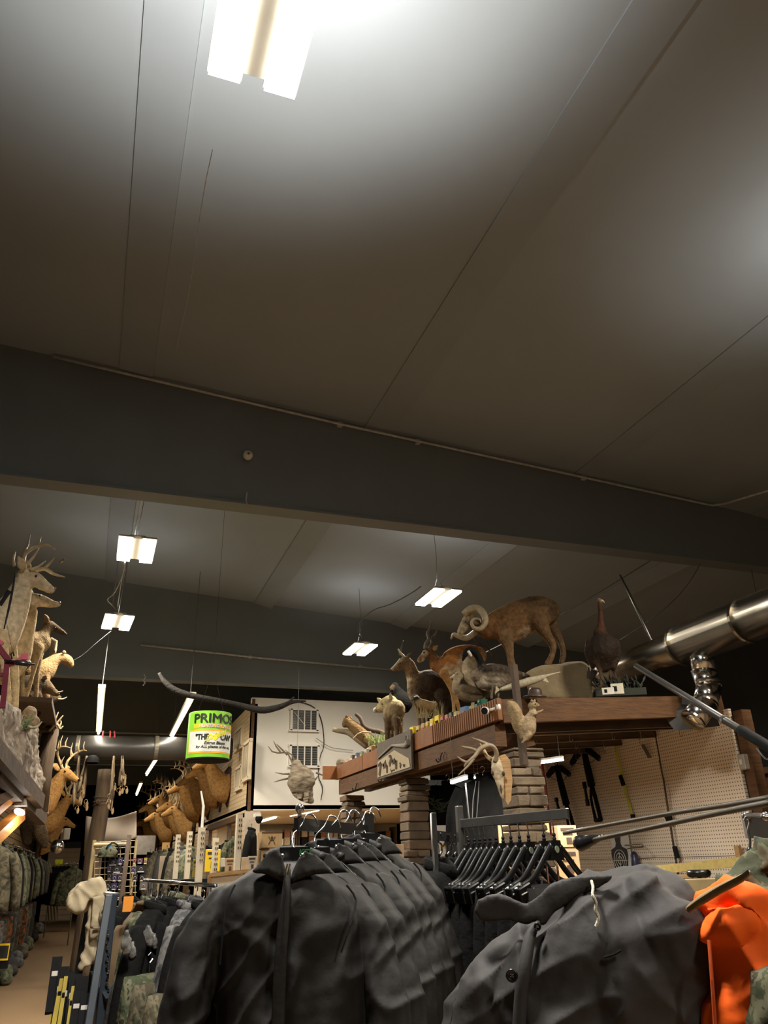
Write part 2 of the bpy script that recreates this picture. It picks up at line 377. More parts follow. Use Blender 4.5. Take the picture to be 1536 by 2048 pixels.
# ---------------------------------------------------------------- upper-storey box with white front and brick side
WX, WY = 2.25, 12.75
WXE = 5.35
def brickmat():
    m = bpy.data.materials.new('cream_brick'); m.use_nodes = True; nt = m.node_tree; N = nt.nodes; L = nt.links
    bs = N['Principled BSDF']; bs.inputs['Roughness'].default_value = 0.75
    tc = N.new('ShaderNodeTexCoord'); sep = N.new('ShaderNodeSeparateXYZ'); cmb = N.new('ShaderNodeCombineXYZ'); L.new(tc.outputs['Object'], sep.inputs[0])
    L.new(sep.outputs[1], cmb.inputs[0]); L.new(sep.outputs[2], cmb.inputs[1])
    br = N.new('ShaderNodeTexBrick'); br.inputs['Scale'].default_value = 1; br.inputs['Brick Width'].default_value = 0.2; br.inputs['Row Height'].default_value = 0.067; br.inputs['Mortar Size'].default_value = 0.008
    br.inputs['Color1'].default_value = (0.62, 0.46, 0.27, 1); br.inputs['Color2'].default_value = (0.56, 0.41, 0.235, 1); br.inputs['Mortar'].default_value = (0.42, 0.30, 0.17, 1)
    L.new(cmb.outputs[0], br.inputs['Vector']); L.new(br.outputs['Color'], bs.inputs['Base Color'])
    bp = N.new('ShaderNodeBump'); bp.inputs['Strength'].default_value = 0.5; bp.inputs['Distance'].default_value = 0.01; bp.invert = True; L.new(br.outputs['Fac'], bp.inputs['Height']); L.new(bp.outputs[0], bs.inputs['Normal'])
    return m
M_brick = brickmat()
# white front wall (z 2.36..3.98) and its soffit
b = MB(); b.hexa([V((WX, WY, 2.36)), V((WXE, WY, 2.40)), V((WXE, WY+0.1, 2.40)), V((WX, WY+0.1, 2.36)), V((WX, WY, 4.1)), V((WXE, WY, 4.1)), V((WXE, WY+0.1, 4.1)), V((WX, WY+0.1, 4.1))])
WW = struct('wall_white_front', b, M_white, 'white upper wall above the shop room')
for c0, c1, c2_, c3, n in (((582, 1418), (634, 1416), (634, 1461), (582, 1461), 1), ((580, 1490), (634, 1488), (636, 1534), (580, 1533), 2)):
    P = [at(x, y, Y=WY-0.01) for x, y in (c3, c2_, c1, c0)]; x0, x1 = P[0].x, P[1].x; z0, z1 = P[0].z, P[3].z
    b = MB(); b.box(((x0+x1)/2, WY-0.006, (z0+z1)/2), (x1-x0, 0.012, z1-z0)); wn = struct('window_%d' % n, b, M_glass, 'dark louvred vent window in a white frame, %s of the white wall' % ('upper one' if n == 1 else 'lower one')) 
    f = MB(); t_ = 0.035
    for cx, cz, dx, dz in (((x0+x1)/2, z0, x1-x0+2*t_, t_), ((x0+x1)/2, z1, x1-x0+2*t_, t_), (x0, (z0+z1)/2, t_, z1-z0), (x1, (z0+z1)/2, t_, z1-z0)): f.box((cx, WY-0.02, cz), (dx, 0.04, dz))
    obj('window_frame', f, M_white, wn)
    for k in range(1, 4): f = MB(); f.box((x0+(x1-x0)*k/4, WY-0.018, (z0+z1)/2), (0.018, 0.03, z1-z0)); obj('mullion', f, M_white, wn)
    for k in range(9): f = MB(); f.box(((x0+x1)/2, WY-0.011, z0+(z1-z0)*(k+0.5)/9), (x1-x0, 0.012, 0.012)); obj('louvre', f, mat('louvre_grey', (0.16, 0.155, 0.14), rough=0.6), wn)
    if n == 1: f = MB(); f.tube([at(588, 1424, Y=WY-0.025), at(611, 1452, Y=WY-0.025)], 0.006, 5); obj('stay_rod', f, M_white, wn)
# brick side wall above the shop windows
YE = 36.0
b = MB(); b.box((WX+0.05, (WY+YE)/2, 3.14), (0.1, YE-WY, 1.72)); WB = struct('wall_brick_side', b, M_brick, 'cream brick side wall with mounted deer heads')
f = MB(); f.box((WX+0.08, WY+0.35, 1.16), (0.16, 0.7, 2.36)); f.box((WX+0.08, WY+4.6, 1.16), (0.16, 0.8, 2.32)); f.box((WX+0.08, WY+14.5, 1.16), (0.16, 17, 2.32)); obj('brick_pier', f, M_brick, WB)
f = MB(); f.box((WX+0.02, WY+2.4, 2.3), (0.12, 3.6, 0.09)); obj('lintel', f, M_wood, WB)
f = MB(); f.box((WX+0.02, WY+1.75, 1.6), (0.06, 0.05, 1.4)); f.box((WX+0.02, WY+0.9, 1.6), (0.06, 0.05, 1.4)); f.box((WX+0.02, WY+4.1, 1.6), (0.06, 0.05, 1.4)); obj('window_post', f, M_woodd, WB)
b = MB(); b.box((WX+0.03, WY+0.02, 3.2), (0.05, 0.05, 1.75)); struct('trim_6', b, M_wood, 'dark corner trim between white wall and brick')
# louvred windows in the brick side
for n, (pp, lab) in enumerate(((((473, 1465), (488, 1452), (486, 1492), (472, 1504)), 'small upper vent window in the brick side wall'),
                        (((491, 1492), (504, 1478), (502, 1555), (488, 1562)), 'tall vent window in the brick side wall'),
                        (((475, 1540), (486, 1530), (484, 1574), (473, 1582)), 'small lower vent window in the brick side wall'))):
    P = [at(x, y, X=WX-0.005) for x, y in pp]; ya, yb = P[1].y, P[0].y; z1 = (P[0].z+P[1].z)/2; z0 = (P[2].z+P[3].z)/2
    b = MB(); b.box((WX-0.004, (ya+yb)/2, (z0+z1)/2), (0.012, yb-ya, z1-z0)); wn = struct('window_%d' % (n+3), b, M_glass, lab)
    f = MB()
    for cy, cz, dy, dz in (((ya+yb)/2, z0, yb-ya+0.08, 0.05), ((ya+yb)/2, z1, yb-ya+0.08, 0.05), (ya, (z0+z1)/2, 0.06, z1-z0), (yb, (z0+z1)/2, 0.06, z1-z0)): f.box((WX-0.02, cy, cz), (0.05, dy, dz))
    obj('window_frame', f, M_cream, wn)
    for k in range(1, 4): f = MB(); f.box((WX-0.015, ya+(yb-ya)*k/4, (z0+z1)/2), (0.03, 0.03, z1-z0)); obj('mullion', f, M_cream, wn)
# the lit shop room below: ceiling, back wall
b = MB(); b.box(((WX+WXE)/2+0.6, WY+2.6, 2.41), (WXE-WX+1.2, 5.2, 0.06)); struct('ceiling_shop_room', b, M_cream, 'cream low ceiling of the shop room')
b = MB(); b.box(((WX+WXE)/2+0.6, WY+5.0, 1.2), (WXE-WX+1.2, 0.1, 2.6)); struct('wall_shop_back', b, M_cream, 'cream back wall of the shop room')
b = MB(); b.box((WX+0.1, WY+0.06, 1.2), (0.22, 0.14, 2.3)); struct('trim_7', b, mat('pale_post', (0.55, 0.46, 0.36), rough=0.7), 'pale corner post under the white wall')
# ---------------------------------------------------------------- lamps
M_house = mat('lamp_housing', (0.55, 0.50, 0.40), (0.5, 0.45, 0.36), rough=0.5, scale=6)
def high_bay(c, label, down, up, wd=0.35, ln=0.62, rz=0.0, col=LAMP_COL, wire_to=None):
    c = V(c); t = thing('high_bay_lamp', label, 'lamp', c, 'high bay lamps under the roof')
    R = lambda x, y, z: c + V((x*math.cos(rz)-y*math.sin(rz), x*math.sin(rz)+y*math.cos(rz), z))
    b = MB(); b.box(R(0, 0, 0.045), (wd*0.45, ln*0.9, 0.05), rz); obj('housing', b, M_house, t, bev=0.006)
    pw = wd*0.36
    for s in (-1, 1):
        b = MB(); b.box(R(s*(wd/2-pw/2), 0, 0.012), (pw, ln, 0.024), rz); obj('light_panel', b, M_led if col is LAMP_COL else M_ledc, t)
        b = MB(); b.box(R(s*(wd/2-pw/2), 0, 0.034), (pw+0.012, ln+0.012, 0.018), rz); obj('panel_tray', b, M_house, t)
        area('lamp_light', R(s*(wd/2-pw/2), 0, -0.012), (pw, ln), down/2, col, parent=t, spread=math.radians(163))
    zc = ceil_z(c.x)
    for s in (-1, 1):
        b = MB(); b.tube([R(0, s*ln*0.35, 0.06), R(0, 0, 0.26)], 0.003, 5); obj('hanger_wire', b, M_wire, t)
    b = MB(); b.tube([R(0, 0, 0.26), R(0.03, 0.05, (zc-c.z)*0.6), R(0.0, 0.02, zc-c.z)], 0.004, 5); obj('hanger_wire', b, M_wire, t)
    if up:
        l = bpy.data.lights.new('added_glow_spot', 'SPOT'); l.energy = up*0.7; l.color = (1.0, 0.93, 0.86); l.spot_size = math.radians(142); l.spot_blend = 0.4; l.shadow_soft_size = 0.15  # added spot above the housing, imitates lens bloom on the ceiling
        o = bpy.data.objects.new('added_glow_spot', l); COL.objects.link(o); o.parent = t; o.location = (0, 0, 0.12); o.rotation_euler = (PI, 0, 0)
    return t
high_bay((0.27, 1.90, 4.5), 'large twin-panel lamp hanging nearest, cut by the top of the picture', HB_DOWN*1.5, HB_UP*21, wd=0.36, col=NEAR_COL)
high_bay(at(272, 1103, Z=4.5), 'twin-panel lamp on the left, behind the nearest beam, upper one', HB_DOWN, HB_UP)
high_bay(at(235, 1247, Z=4.5), 'twin-panel lamp on the left, lower and farther, tilted', HB_DOWN, HB_UP, rz=0.06)
high_bay(at(876, 1198, Z=4.5), 'twin-panel lamp hanging above the horned ram', HB_DOWN, HB_UP, rz=0)
high_bay(at(720, 1301, Z=4.5), 'twin-panel lamp hanging above the white wall, farther right', HB_DOWN*0.22, HB_UP, rz=0)
high_bay((4.3, 2.75, 4.5), 'twin-panel lamp beyond the right edge of the picture', HB_DOWN*1.3, HB_UP*1.6)
high_bay((1.9, -1.8, 4.5), 'twin-panel lamp behind the photographer', HB_DOWN*0.8, HB_UP)
# cables between the lamps
def cable(label, pts, r=0.005, m=None, name='power_cable'):
    b = MB(); b.tube(pts, r, 6, smooth=4); return tag(obj(name, b, m or M_wire, smooth=True), label, 'cable')
zl = 4.62
cable('cable looping from the ram lamp to the farther lamp', [at(842, 1173, Y=8.8), at(820, 1188, Y=9.1), at(780, 1209, Y=9.6), at(748, 1220, Y=10), at(722, 1242, Y=10.4), at(716, 1262, Y=10.6), at(722, 1280, Y=10.8), at(726, 1288, Y=10.8)], 0.008)
cable('slack cable hanging between the two left lamps', [at(250, 1120, Y=7.9), at(245, 1150, Y=8.6), at(229, 1185, Y=9.3), at(215, 1199, Y=9.7), at(224, 1210, Y=10), at(232, 1220, Y=10.2)], 0.007, M_pipe)
cable('straight cable between the two left lamps', [at(250, 1122, Y=7.9), at(243, 1160, Y=9), at(234, 1222, Y=10.2)], 0.006, M_pipe)
cable('cable rising from the left lamp to the beam', [at(268, 1080, Y=7.7), at(276, 1030, Y=7.3), at(286, 988, Y=6.9)], 0.007, M_pipe)
cable('cable running from the far left lamp to the stuffed animals', [at(222, 1262, Y=10.4), at(195, 1284, Y=9.8), at(165, 1310, Y=9.2), at(140, 1324, Y=8.6)], 0.002, M_black)
cable('faint seam wire running back from the nearest lamp', [at(425, 300, Y=2.9), at(405, 400, Y=3.5), at(375, 600, Y=4.9), at(342, 740, Y=6.36)], 0.0022, M_pipe)
def strip(label, a, b_, wd=0.045, power=TUBE_W, m=M_tube, hang=True, tray=0.09):
    a, b_ = V(a), V(b_); t = thing('strip_light', label, 'lamp', (a+b_)/2, 'fluorescent strip lights')
    L = (b_-a); n = max(1, round(L.length/1.9)); d = L/n
    s = MB(); s.beam(a+V((0, 0, 0.05)), b_+V((0, 0, 0.05)), tray, 0.05); obj('tray', s, M_house, t)
    for k in range(n):
        s = MB(); s.tube([a+d*(k+0.02), a+d*(k+0.98)], wd/2, 10); obj('tube', s, m, t, smooth=True)
    if power:
        c = (a+b_)/2; area('strip_glow', c-V((0, 0, 0.06)), (L.length, 0.08), power*n, LAMP_COL, parent=t).rotation_euler = (0, 0, math.atan2(L.y, L.x))
    if hang:
        for q in (0.1, 0.9): s = MB(); p = a+L*q; s.tube([p+V((0, 0, 0.07)), V((p.x, p.y, ceil_z(p.x)))], 0.006, 5); obj('hanger_rod', s, M_wire, t)
    return t
strip('upright-looking fluorescent strip left of the can sign', at(203, 1380, Z=3.7), at(197, 1467, Z=3.7))
strip('long fluorescent strip just left above the can sign', at(385, 1395, Z=3.7), at(343, 1475, Z=3.7))
strip('fluorescent strip beyond the dark duct, middle of the row', at(315, 1516, Z=3.7), at(293, 1550, Z=3.7))
strip('farthest small fluorescent strip above the deer heads', at(282, 1568, Z=3.7), at(273, 1590, Z=3.7))
strip('fluorescent strip on the shop room ceiling behind the hangers', (3.34, 14.5, 2.40), (3.47, 13.0, 2.40), wd=0.06, hang=False, power=140)
strip('fluorescent strip seen through the shop window in the brick wall', (3.1, 14.6, 2.38), (3.1, 16.6, 2.38), wd=0.06, hang=False, power=50)
# black spiral duct across the left aisle, with straps
b = MB(); b.tube([at(92, 1495, Y=13.6), at(378, 1497, Y=13.6)], 0.185, 24); A0, A1 = at(92, 1495, Y=13.6), at(378, 1497, Y=13.6)
M_duct = mat('black_duct_paint', (0.040, 0.036, 0.031), (0.03, 0.027, 0.023), rough=0.35, scale=3)
b = MB(); b.tube([A0-V((1.0, 0, 0)), A1+V((0.7, 0, 0))], 0.185, 24); DU = tag(obj('air_duct', b, M_duct, smooth=True), 'black round air duct crossing the aisle behind the can sign', 'duct')
for q in (155, 312): 
    p = at(q, 1496, Y=13.6); s = MB(); s.tube([p-V((0.03, 0, 0)), p+V((0.03, 0, 0))], 0.195, 24); obj('duct_strap', s, mat('duct_strap', (0.25, 0.22, 0.17), rough=0.4, metal=0.5), DU, smooth=False)
# silver duct over the pegboard
DX = 4.6; q0, q1 = V((DX, 6.6, 3.20)), V((DX, 5.25, 3.20)); q2 = V((DX, 1.5, 3.20))
b = MB(); b.tube([V((DX, 7.4, 3.20)), q1], 0.135, 28); SD = tag(obj('silver_duct', b, M_galv, smooth=True), 'large shiny galvanised duct running along the upper right', 'duct')
b = MB(); b.tube([q1+V((0, 0.02, 0)), q2], 0.17, 28); obj('wide_section', b, M_galv, SD, smooth=True)
for y in (5.25, 4.5): s = MB(); s.tube([V((DX, y+0.012, 3.20)), V((DX, y-0.012, 3.20))], 0.177 , 28); obj('seam_ring', s, M_galv, SD)
el = [at(1402, 1300, X=DX), at(1408, 1345, X=DX), at(1418, 1375, X=DX), at(1410, 1408, X=DX-0.08), at(1385, 1442, X=DX-0.22)]
for i in range(4):
    s = MB(); a_, b_ = el[i], el[i+1]; s.tube([a_+(a_-b_)*0.06, b_], [0.098, 0.094], 24); obj('elbow_section', s, M_chrome if i < 4 else M_galv, SD, smooth=True)
    s = MB(); s.tube([b_, b_+(a_-b_).normalized()*0.015], 0.101, 24); obj('crimp_ring', s, M_galv, SD)
P = [at(x, y, D=6.95) for x, y in ((1322, 1425), (1350, 1462), (1440, 1452), (1425, 1412))]
s = MB(); s.add([P[0], P[1], P[2], P[3], P[0]+V((.05, .1, .1)), P[1]+V((.05, .12, .12)), P[2]+V((-.05, .1, .12)), P[3]+V((-.05, .1, .1))], [(0, 1, 2, 3), (4, 5, 6, 7), (0, 1, 5, 4), (1, 2, 6, 5), (2, 3, 7, 6), (3, 0, 4, 7)])
obj('register_box', s, mat('grey_register', (0.06, 0.056, 0.05), rough=0.4, metal=0.3), SD)
s = MB(); s.tube([at(1240, 1150, Y=6.3), at(1258, 1186, Y=6.2), at(1310, 1296, Y=5.75)], [0.010, 0.014, 0.014], 8); tag(obj('hanger_rod', s, M_steel, smooth=True), 'thin steel rod slanting from the roof to the silver duct', 'rod')
cable('thin wire slanting across the dark roof behind the turkey', [at(1412, 1106, Y=6.6), at(1375, 1170, Y=6.4), at(1320, 1225, Y=6.3), at(1240, 1280, Y=6.2)], 0.004)
cable('long straight wire running behind the ram and turkey', [at(1330, 1103, Y=6.7), at(1190, 1190, Y=7.2), at(1110, 1235, Y=7.8), at(900, 1340, Y=9.5)], 0.005)
cable('short wire hanging from the roof at far right', [at(1500, 1115, Y=6.7), at(1505, 1150, Y=6.4), at(1512, 1185, Y=6.0)], 0.004)
# dark boom pole held out at the right
pb = [at(1272, 1332, D=5.6), at(1380, 1400, D=5.2), at(1485, 1462, D=4.8)]
b = MB(); b.tube([pb[0], pb[2]], [0.020, 0.022], 12); bp_ = tag(obj('boom_pole', b, mat('gunmetal', (0.10, 0.095, 0.09), rough=0.4, metal=0.6), smooth=True), 'dark metal pole slanting down towards the right edge', 'pole')
s = MB(); dd = (pb[2]-pb[0]).normalized(); s.lathe([(0.026, 0), (0.03, 0.03), (0.03, 0.22), (0.026, 0.24), (0.026, 0.5)], pb[2]-dd*0.02, dd, 14); obj('collar', s, M_black, bp_, smooth=True)
s = MB(); s.tube([pb[2]-dd*0.17, pb[2]-dd*0.15], 0.025, 12); obj('collar_ring', s, M_steel, bp_)
s = MB(); s.tube([pb[2]+dd*0.1+V((0, 0, -0.05)), pb[2]+dd*0.16+V((0, 0, -0.08)), pb[2]+dd*0.25+V((0, 0, -0.04))], 0.005, 6, smooth=3); obj('hook', s, M_steel, bp_)
# ---------------------------------------------------------------- timber booth with stone columns
FX = 2.75; DZ = 2.64
yN, yF = 5.12, 9.42
b = MB(); zr = DZ+0.10; b.hexa([V((FX+0.05, yN+0.3, DZ-0.045)), V((5.0, yN+0.35, zr-0.015)), V((5.0, yF, zr-0.015)), V((FX+0.05, yF, DZ-0.045)), V((FX+0.05, yN+0.3, DZ-0.015)), V((5.0, yN+0.35, zr+0.015)), V((5.0, yF, zr+0.015)), V((FX+0.05, yF, DZ-0.015))]); BO = tag(obj('timber_booth', b, M_woodd), 'brown timber booth frame carrying the stuffed animals', 'booth')
for y0, y1 in ((5.12, 6.35), (6.36, 7.3), (7.31, 8.35), (8.36, 9.42)):
    f = MB(); f.box((FX-0.02, (y0+y1)/2, DZ-0.07), (0.035, y1-y0-0.012, 0.155))
    if y0 < 5.2:
        for k in range(30): f.box((FX-0.04, y0+0.03+k*0.04, DZ-0.07), (0.008, 0.02, 0.15))
    obj('fascia_board', f, M_rust, BO)
f = MB(); f.box((FX+0.03, (yN+yF)/2+0.02, DZ-0.24), (0.09, yF-yN-0.2, 0.16)); obj('header_beam', f, M_wood, BO)
f = MB(); f.box((FX+0.35, (yN+yF)/2+0.1, DZ-0.22), (0.07, yF-yN-0.3, 0.13)); obj('header_beam', f, M_wood, BO)
f = MB(); f.box((FX+0.05, yF-0.03, DZ-0.07), (0.5, 0.04, 0.15)); obj('fascia_board', f, M_rust, BO)
PA, PB = V((FX+0.02, 5.2, DZ-0.075)), V((5.02, 5.40, DZ+0.09))
f = MB(); f.beam(PA, PB, 0.06, 0.17); obj('front_beam', f, M_wood, BO)
f = MB(); f.beam(PA+V((0.05, 0.12, -0.085)), PB+V((0, 0.12, -0.085)), 0.05, 0.12); obj('front_beam', f, M_woodd, BO)
HOOKS = []
for k, y in enumerate((5.75, 6.3, 6.85, 7.4, 7.95, 8.5, 9.05)):
    f = MB(); f.beam(V((FX+0.1, y, DZ-0.115)), V((4.99, y, DZ+0.02)), 0.05, 0.13); obj('joist', f, mat('joist_timber', (0.11, 0.06, 0.024), (0.065, 0.035, 0.014), rough=0.8, scale=6), BO)
    if k < 5:
        s = MB(); s.tube([V((FX+0.12, y-0.035, DZ-0.19)), V((4.96, y-0.035, DZ-0.05))], 0.004, 6); r_ = tag(obj('hook_rail', s, M_steel), 'thin wire rail under the booth, %s from the front' % ('first', 'second', 'third', 'fourth', 'fifth')[k], 'rail', 'wire rails under the booth')
        for j in range(5):
            x = 3.35 + j*0.36 + rnd(-0.06, 0.06); q = [(0, 0.005), (0.006, -0.02), (0.0, -0.05), (0.014, -0.066), (0.028, -0.055), (0.028, -0.04)]
            s = MB(); s.tube([V((x+a, y-0.035, DZ-0.19+(x-FX-0.12)*0.067+c)) for a, c in q], 0.003, 5); obj('hook', s, M_steel, r_)
def stone_col(c, wd, label, zt=2.30):
    c = V(c); t = thing('stone_column', label, 'column', (c.x, c.y, 0), 'stone columns of the booth')
    f = MB(); f.box((c.x, c.y, zt/2), (wd*0.86, wd*0.86, zt)); obj('mortar_core', f, mat('mortar', (0.16, 0.13, 0.10), rough=0.95, scale=20), t)
    ms = [mat('stone_%d' % k, c_, tuple(v*0.7 for v in c_), rough=0.85, scale=9, bump=0.7, bscale=14) for k, c_ in enumerate(((0.19, 0.14, 0.09), (0.235, 0.175, 0.112), (0.15, 0.108, 0.07), (0.20, 0.13, 0.078)))]
    z = 0.0
    while z < zt-0.02:
        h = min(rnd(0.045, 0.095), zt-z); sp = rnd(0.35, 0.65); two = random.random() < 0.4
        for (u0, u1) in (((-0.5, sp-0.5), (sp-0.5, 0.5)) if two else ((-0.5, 0.5),)):
            o_ = rnd(-0.008, 0.024); f = MB(); x0, x1 = c.x+u0*wd-(o_ if u0 == -0.5 else 0), c.x+u1*wd+(rnd(-0.008, 0.024) if u1 == 0.5 else 0)
            y0, y1 = c.y-wd/2-rnd(-0.006, 0.024), c.y+wd/2+rnd(0, 0.012); j = lambda: rnd(-0.010, 0.010)
            f.hexa([V((x0+j(), y0+j(), z+0.004)), V((x1+j(), y0+j(), z+0.004+j()/2)), V((x1+j(), y1, z+0.004)), V((x0+j(), y1, z+0.004)), V((x0+j(), y0+j(), z+h-0.003+j()/2)), V((x1+j(), y0+j(), z+h-0.004)), V((x1+j(), y1, z+h-0.004)), V((x0+j(), y1, z+h-0.004))])
            obj('stone', f, random.choice(ms), t, bev=0.007)
        z += h
    return t
c1 = at(1047, 1590, X=2.92); c2 = at(828, 1620, X=2.88); c3 = at(704, 1620, X=2.88)
stone_col((c1.x, c1.y, 0), 0.22, 'nearest stacked-stone column, behind the deer skull')
stone_col((c2.x, c2.y, 0), 0.21, 'middle stacked-stone column, beside the tan carton')
stone_col((c3.x, c3.y, 0), 0.21, 'farthest stacked-stone column, at the far end of the booth')
# post that the squirrel clings to
b = MB(); pq = at(1038, 1420, D=5.35); b.beam(V((pq.x, pq.y, 2.12)), V((pq.x-0.01, pq.y, 2.78)), 0.035, 0.05, side=(1, 0, 0)); tag(obj('wooden_stake', b, M_woodd), 'narrow dark stake on the booth corner behind the squirrel', 'stake')
# ---------------------------------------------------------------- pegboard wall
def pegmat():
    m = bpy.data.materials.new('pegboard'); m.use_nodes = True; nt = m.node_tree; N = nt.nodes; L = nt.links; bs = N['Principled BSDF']; bs.inputs['Roughness'].default_value = 0.7
    tc = N.new('ShaderNodeTexCoord'); sc = N.new('ShaderNodeVectorMath'); sc.operation = 'SCALE'; sc.inputs['Scale'].default_value = 1/0.03; L.new(tc.outputs['Object'], sc.inputs[0])
    fr = N.new('ShaderNodeVectorMath'); fr.operation = 'FRACTION'; L.new(sc.outputs[0], fr.inputs[0])
    sp = N.new('ShaderNodeSeparateXYZ'); L.new(fr.outputs[0], sp.inputs[0]); cb = N.new('ShaderNodeCombineXYZ'); L.new(sp.outputs[1], cb.inputs[0]); L.new(sp.outputs[2], cb.inputs[1])
    ds = N.new('ShaderNodeVectorMath'); ds.operation = 'DISTANCE'; ds.inputs[1].default_value = (0.5, 0.5, 0); L.new(cb.outputs[0], ds.inputs[0])
    lt = N.new('ShaderNodeMath'); lt.operation = 'LESS_THAN'; lt.inputs[1].default_value = 0.19; L.new(ds.outputs['Value'], lt.inputs[0])
    nz = N.new('ShaderNodeTexNoise'); nz.inputs['Scale'].default_value = 1.5; L.new(tc.outputs['Object'], nz.inputs['Vector']); rp = N.new('ShaderNodeValToRGB'); rp.color_ramp.elements[0].color = (0.76, 0.62, 0.46, 1); rp.color_ramp.elements[1].color = (0.85, 0.72, 0.56, 1); L.new(nz.outputs[0], rp.inputs[0])
    mx = N.new('ShaderNodeMix'); mx.data_type = 'RGBA'; L.new(lt.outputs[0], mx.inputs[0]); L.new(rp.outputs[0], mx.inputs[6]); mx.inputs[7].default_value = (0.16, 0.11, 0.075, 1); L.new(mx.outputs[2], bs.inputs['Base Color']); return m
M_peg = pegmat()
b = MB(); b.box((5.02, 7.3, 2.12), (0.03, 3.98, 1.14)); PG = struct('wall_pegboard', b, M_peg, 'cream perforated pegboard wall')
f = MB(); f.box((5.02, 7.3, 1.30), (0.03, 3.98, 0.49)); obj('lower_panel', f, M_peg, PG)
f = MB(); f.box((5.06, 7.3, 0.5), (0.06, 4.0, 1.0)); obj('lower_panel', f, M_woodl, PG)
f = MB(); f.box((4.9, 6.6, 1.02), (0.26, 2.6, 0.03)); obj('ledge', f, M_woodl, PG)
b = MB(); b.box((5.06, 5.22, 1.33), (0.10, 0.10, 2.66)); struct('trim_8', b, M_wood, 'brown upright post at the end of the pegboard')
b = MB(); p = at(1487, 1524, X=4.99); b.box(p, (0.05, 0.075, 0.12)); sw = tag(obj('switch_box', b, mat('cream_plastic', (0.5, 0.45, 0.36), rough=0.5), bev=0.006), 'cream switch box on the post beside the pegboard', 'switch'); f = MB(); f.box(p+V((-0.027, 0, 0)), (0.012, 0.02, 0.04)); obj('toggle', f, M_white, sw)
# shelf unit in the dark corner behind the post
t = thing('storage_shelf', 'dim brown storage shelf beyond the pegboard post', 'shelf', (6.3, 5.4, 0))
for z in (1.5, 1.95, 2.22): f = MB(); f.box((6.3, 5.4, z), (1.6, 0.5, 0.05)); obj('shelf_board', f, M_wood, t)
for x in (5.55, 7.05): f = MB(); f.box((x, 5.4, 1.11), (0.06, 0.5, 2.22)); obj('side_panel', f, M_wood, t)
f = MB(); f.box((6.3, 5.63, 1.2), (1.5, 0.03, 1.9)); obj('back_panel', f, mat('grey_panel', (0.2, 0.18, 0.15), rough=0.8), t)

# ---------------------------------------------------------------- stuffed animals: builder
M_fur = mat('fur', (0.5, 0.5, 0.5), rough=0.9, scale=28, detail=6, bump=0.55, bscale=70, attr=True, spec=0.12)
M_feather = mat('feather', (0.5, 0.5, 0.5), rough=0.75, scale=22, detail=5, bump=0.5, bscale=45, attr=True, spec=0.2)
M_horn = mat('horn', (0.60, 0.50, 0.33), (0.42, 0.33, 0.2), rough=0.5, scale=25, bump=0.4, bscale=60)
M_hornd = mat('dark_horn', (0.13, 0.10, 0.07), (0.07, 0.055, 0.04), rough=0.5, scale=25, bump=0.4, bscale=50)
M_antler = mat('antler_bone', (0.52, 0.38, 0.21), (0.36, 0.25, 0.13), rough=0.55, scale=14, bump=0.3, bscale=40)
M_eye = mat('glass_eye', (0.012, 0.009, 0.007), (0.01, 0.008, 0.006), rough=0.08, scale=4)
M_bone = mat('bleached_bone', (0.52, 0.43, 0.28), (0.28, 0.21, 0.12), rough=0.7, scale=18, bump=0.4, bscale=30)
def volumes(mb, pl, parts, k=3):
    for col, pts in parts:
        mb.col = col; P = [pl.at(p[0], p[1], p[2]) for p in pts]; m = pl.m
        R_ = [(p[3]*m, p[3]*m*(p[4] if len(p) > 4 else 1.0)) for p in pts]
        mb.tube(P, R_, 12, up=pl.n, smooth=k)
        for i in (0, -1): mb.ball(P[i], (R_[i][0], R_[i][0], R_[i][1]), u=(0, 0, 1), nrm=pl.n.cross(ZU))
    return mb
def beast(name, label, cat, pl, parts, vox=0.012, it=4, base=None, m=None, body='body', group=None):
    mb = volumes(MB(), pl, parts); lo = min(mb.v, key=lambda p: p.z)
    c = sum(mb.v, V((0, 0, 0)))/len(mb.v)
    t = thing(name, label, cat, base or (c.x, c.y, lo.z), group); t['_'] = 0; del t['_']
    organic(body, mb, m or M_fur, t, vox=vox, it=it)
    return t
def px_tube(t, name, pl, pts, m, k=4, n=8, smooth=True):      # pts (x, y, off, r)
    b = MB(); b.tube([pl.at(p[0], p[1], p[2]) for p in pts], [p[3]*pl.m for p in pts], n, smooth=k); return obj(name, b, m, t, smooth=smooth)
def eyes(t, pl, x, y, off, r=1.6):
    for s in (1, -1):
        b = MB(); b.ball(pl.at(x, y, s*off), r*pl.m, n=8, m=6); obj('eye', b, M_eye, t, smooth=True)
def ears(t, pl, pts, col=(0.35, 0.27, 0.17), flat=0.35):
    for q in pts:                                              # base x,y,off  tip x,y,off  width
        b = MB(); b.col = col; B, T = pl.at(*q[0:3]), pl.at(*q[3:6]); wd = q[6]*pl.m; mid = (B+T)/2
        b.tube([B, B.lerp(T, 0.3), B.lerp(T, 0.65), T], [(wd*0.5, wd*0.5*flat), (wd, wd*flat), (wd*0.8, wd*flat), (wd*0.1, wd*0.1)], 10, up=pl.n, smooth=3); o = obj('ear', b, M_fur, t, smooth=True)
        ca = o.data.color_attributes.new('coat', 'FLOAT_COLOR', 'POINT'); ca.data.foreach_set('color', [*col, 1.0]*len(o.data.vertices))
TAN = (0.42, 0.29, 0.155); PALE = (0.62, 0.52, 0.36); BRN = (0.20, 0.115, 0.055); DRK = (0.045, 0.032, 0.022); RUF = (0.47, 0.22, 0.075); GRY = (0.24, 0.20, 0.15)

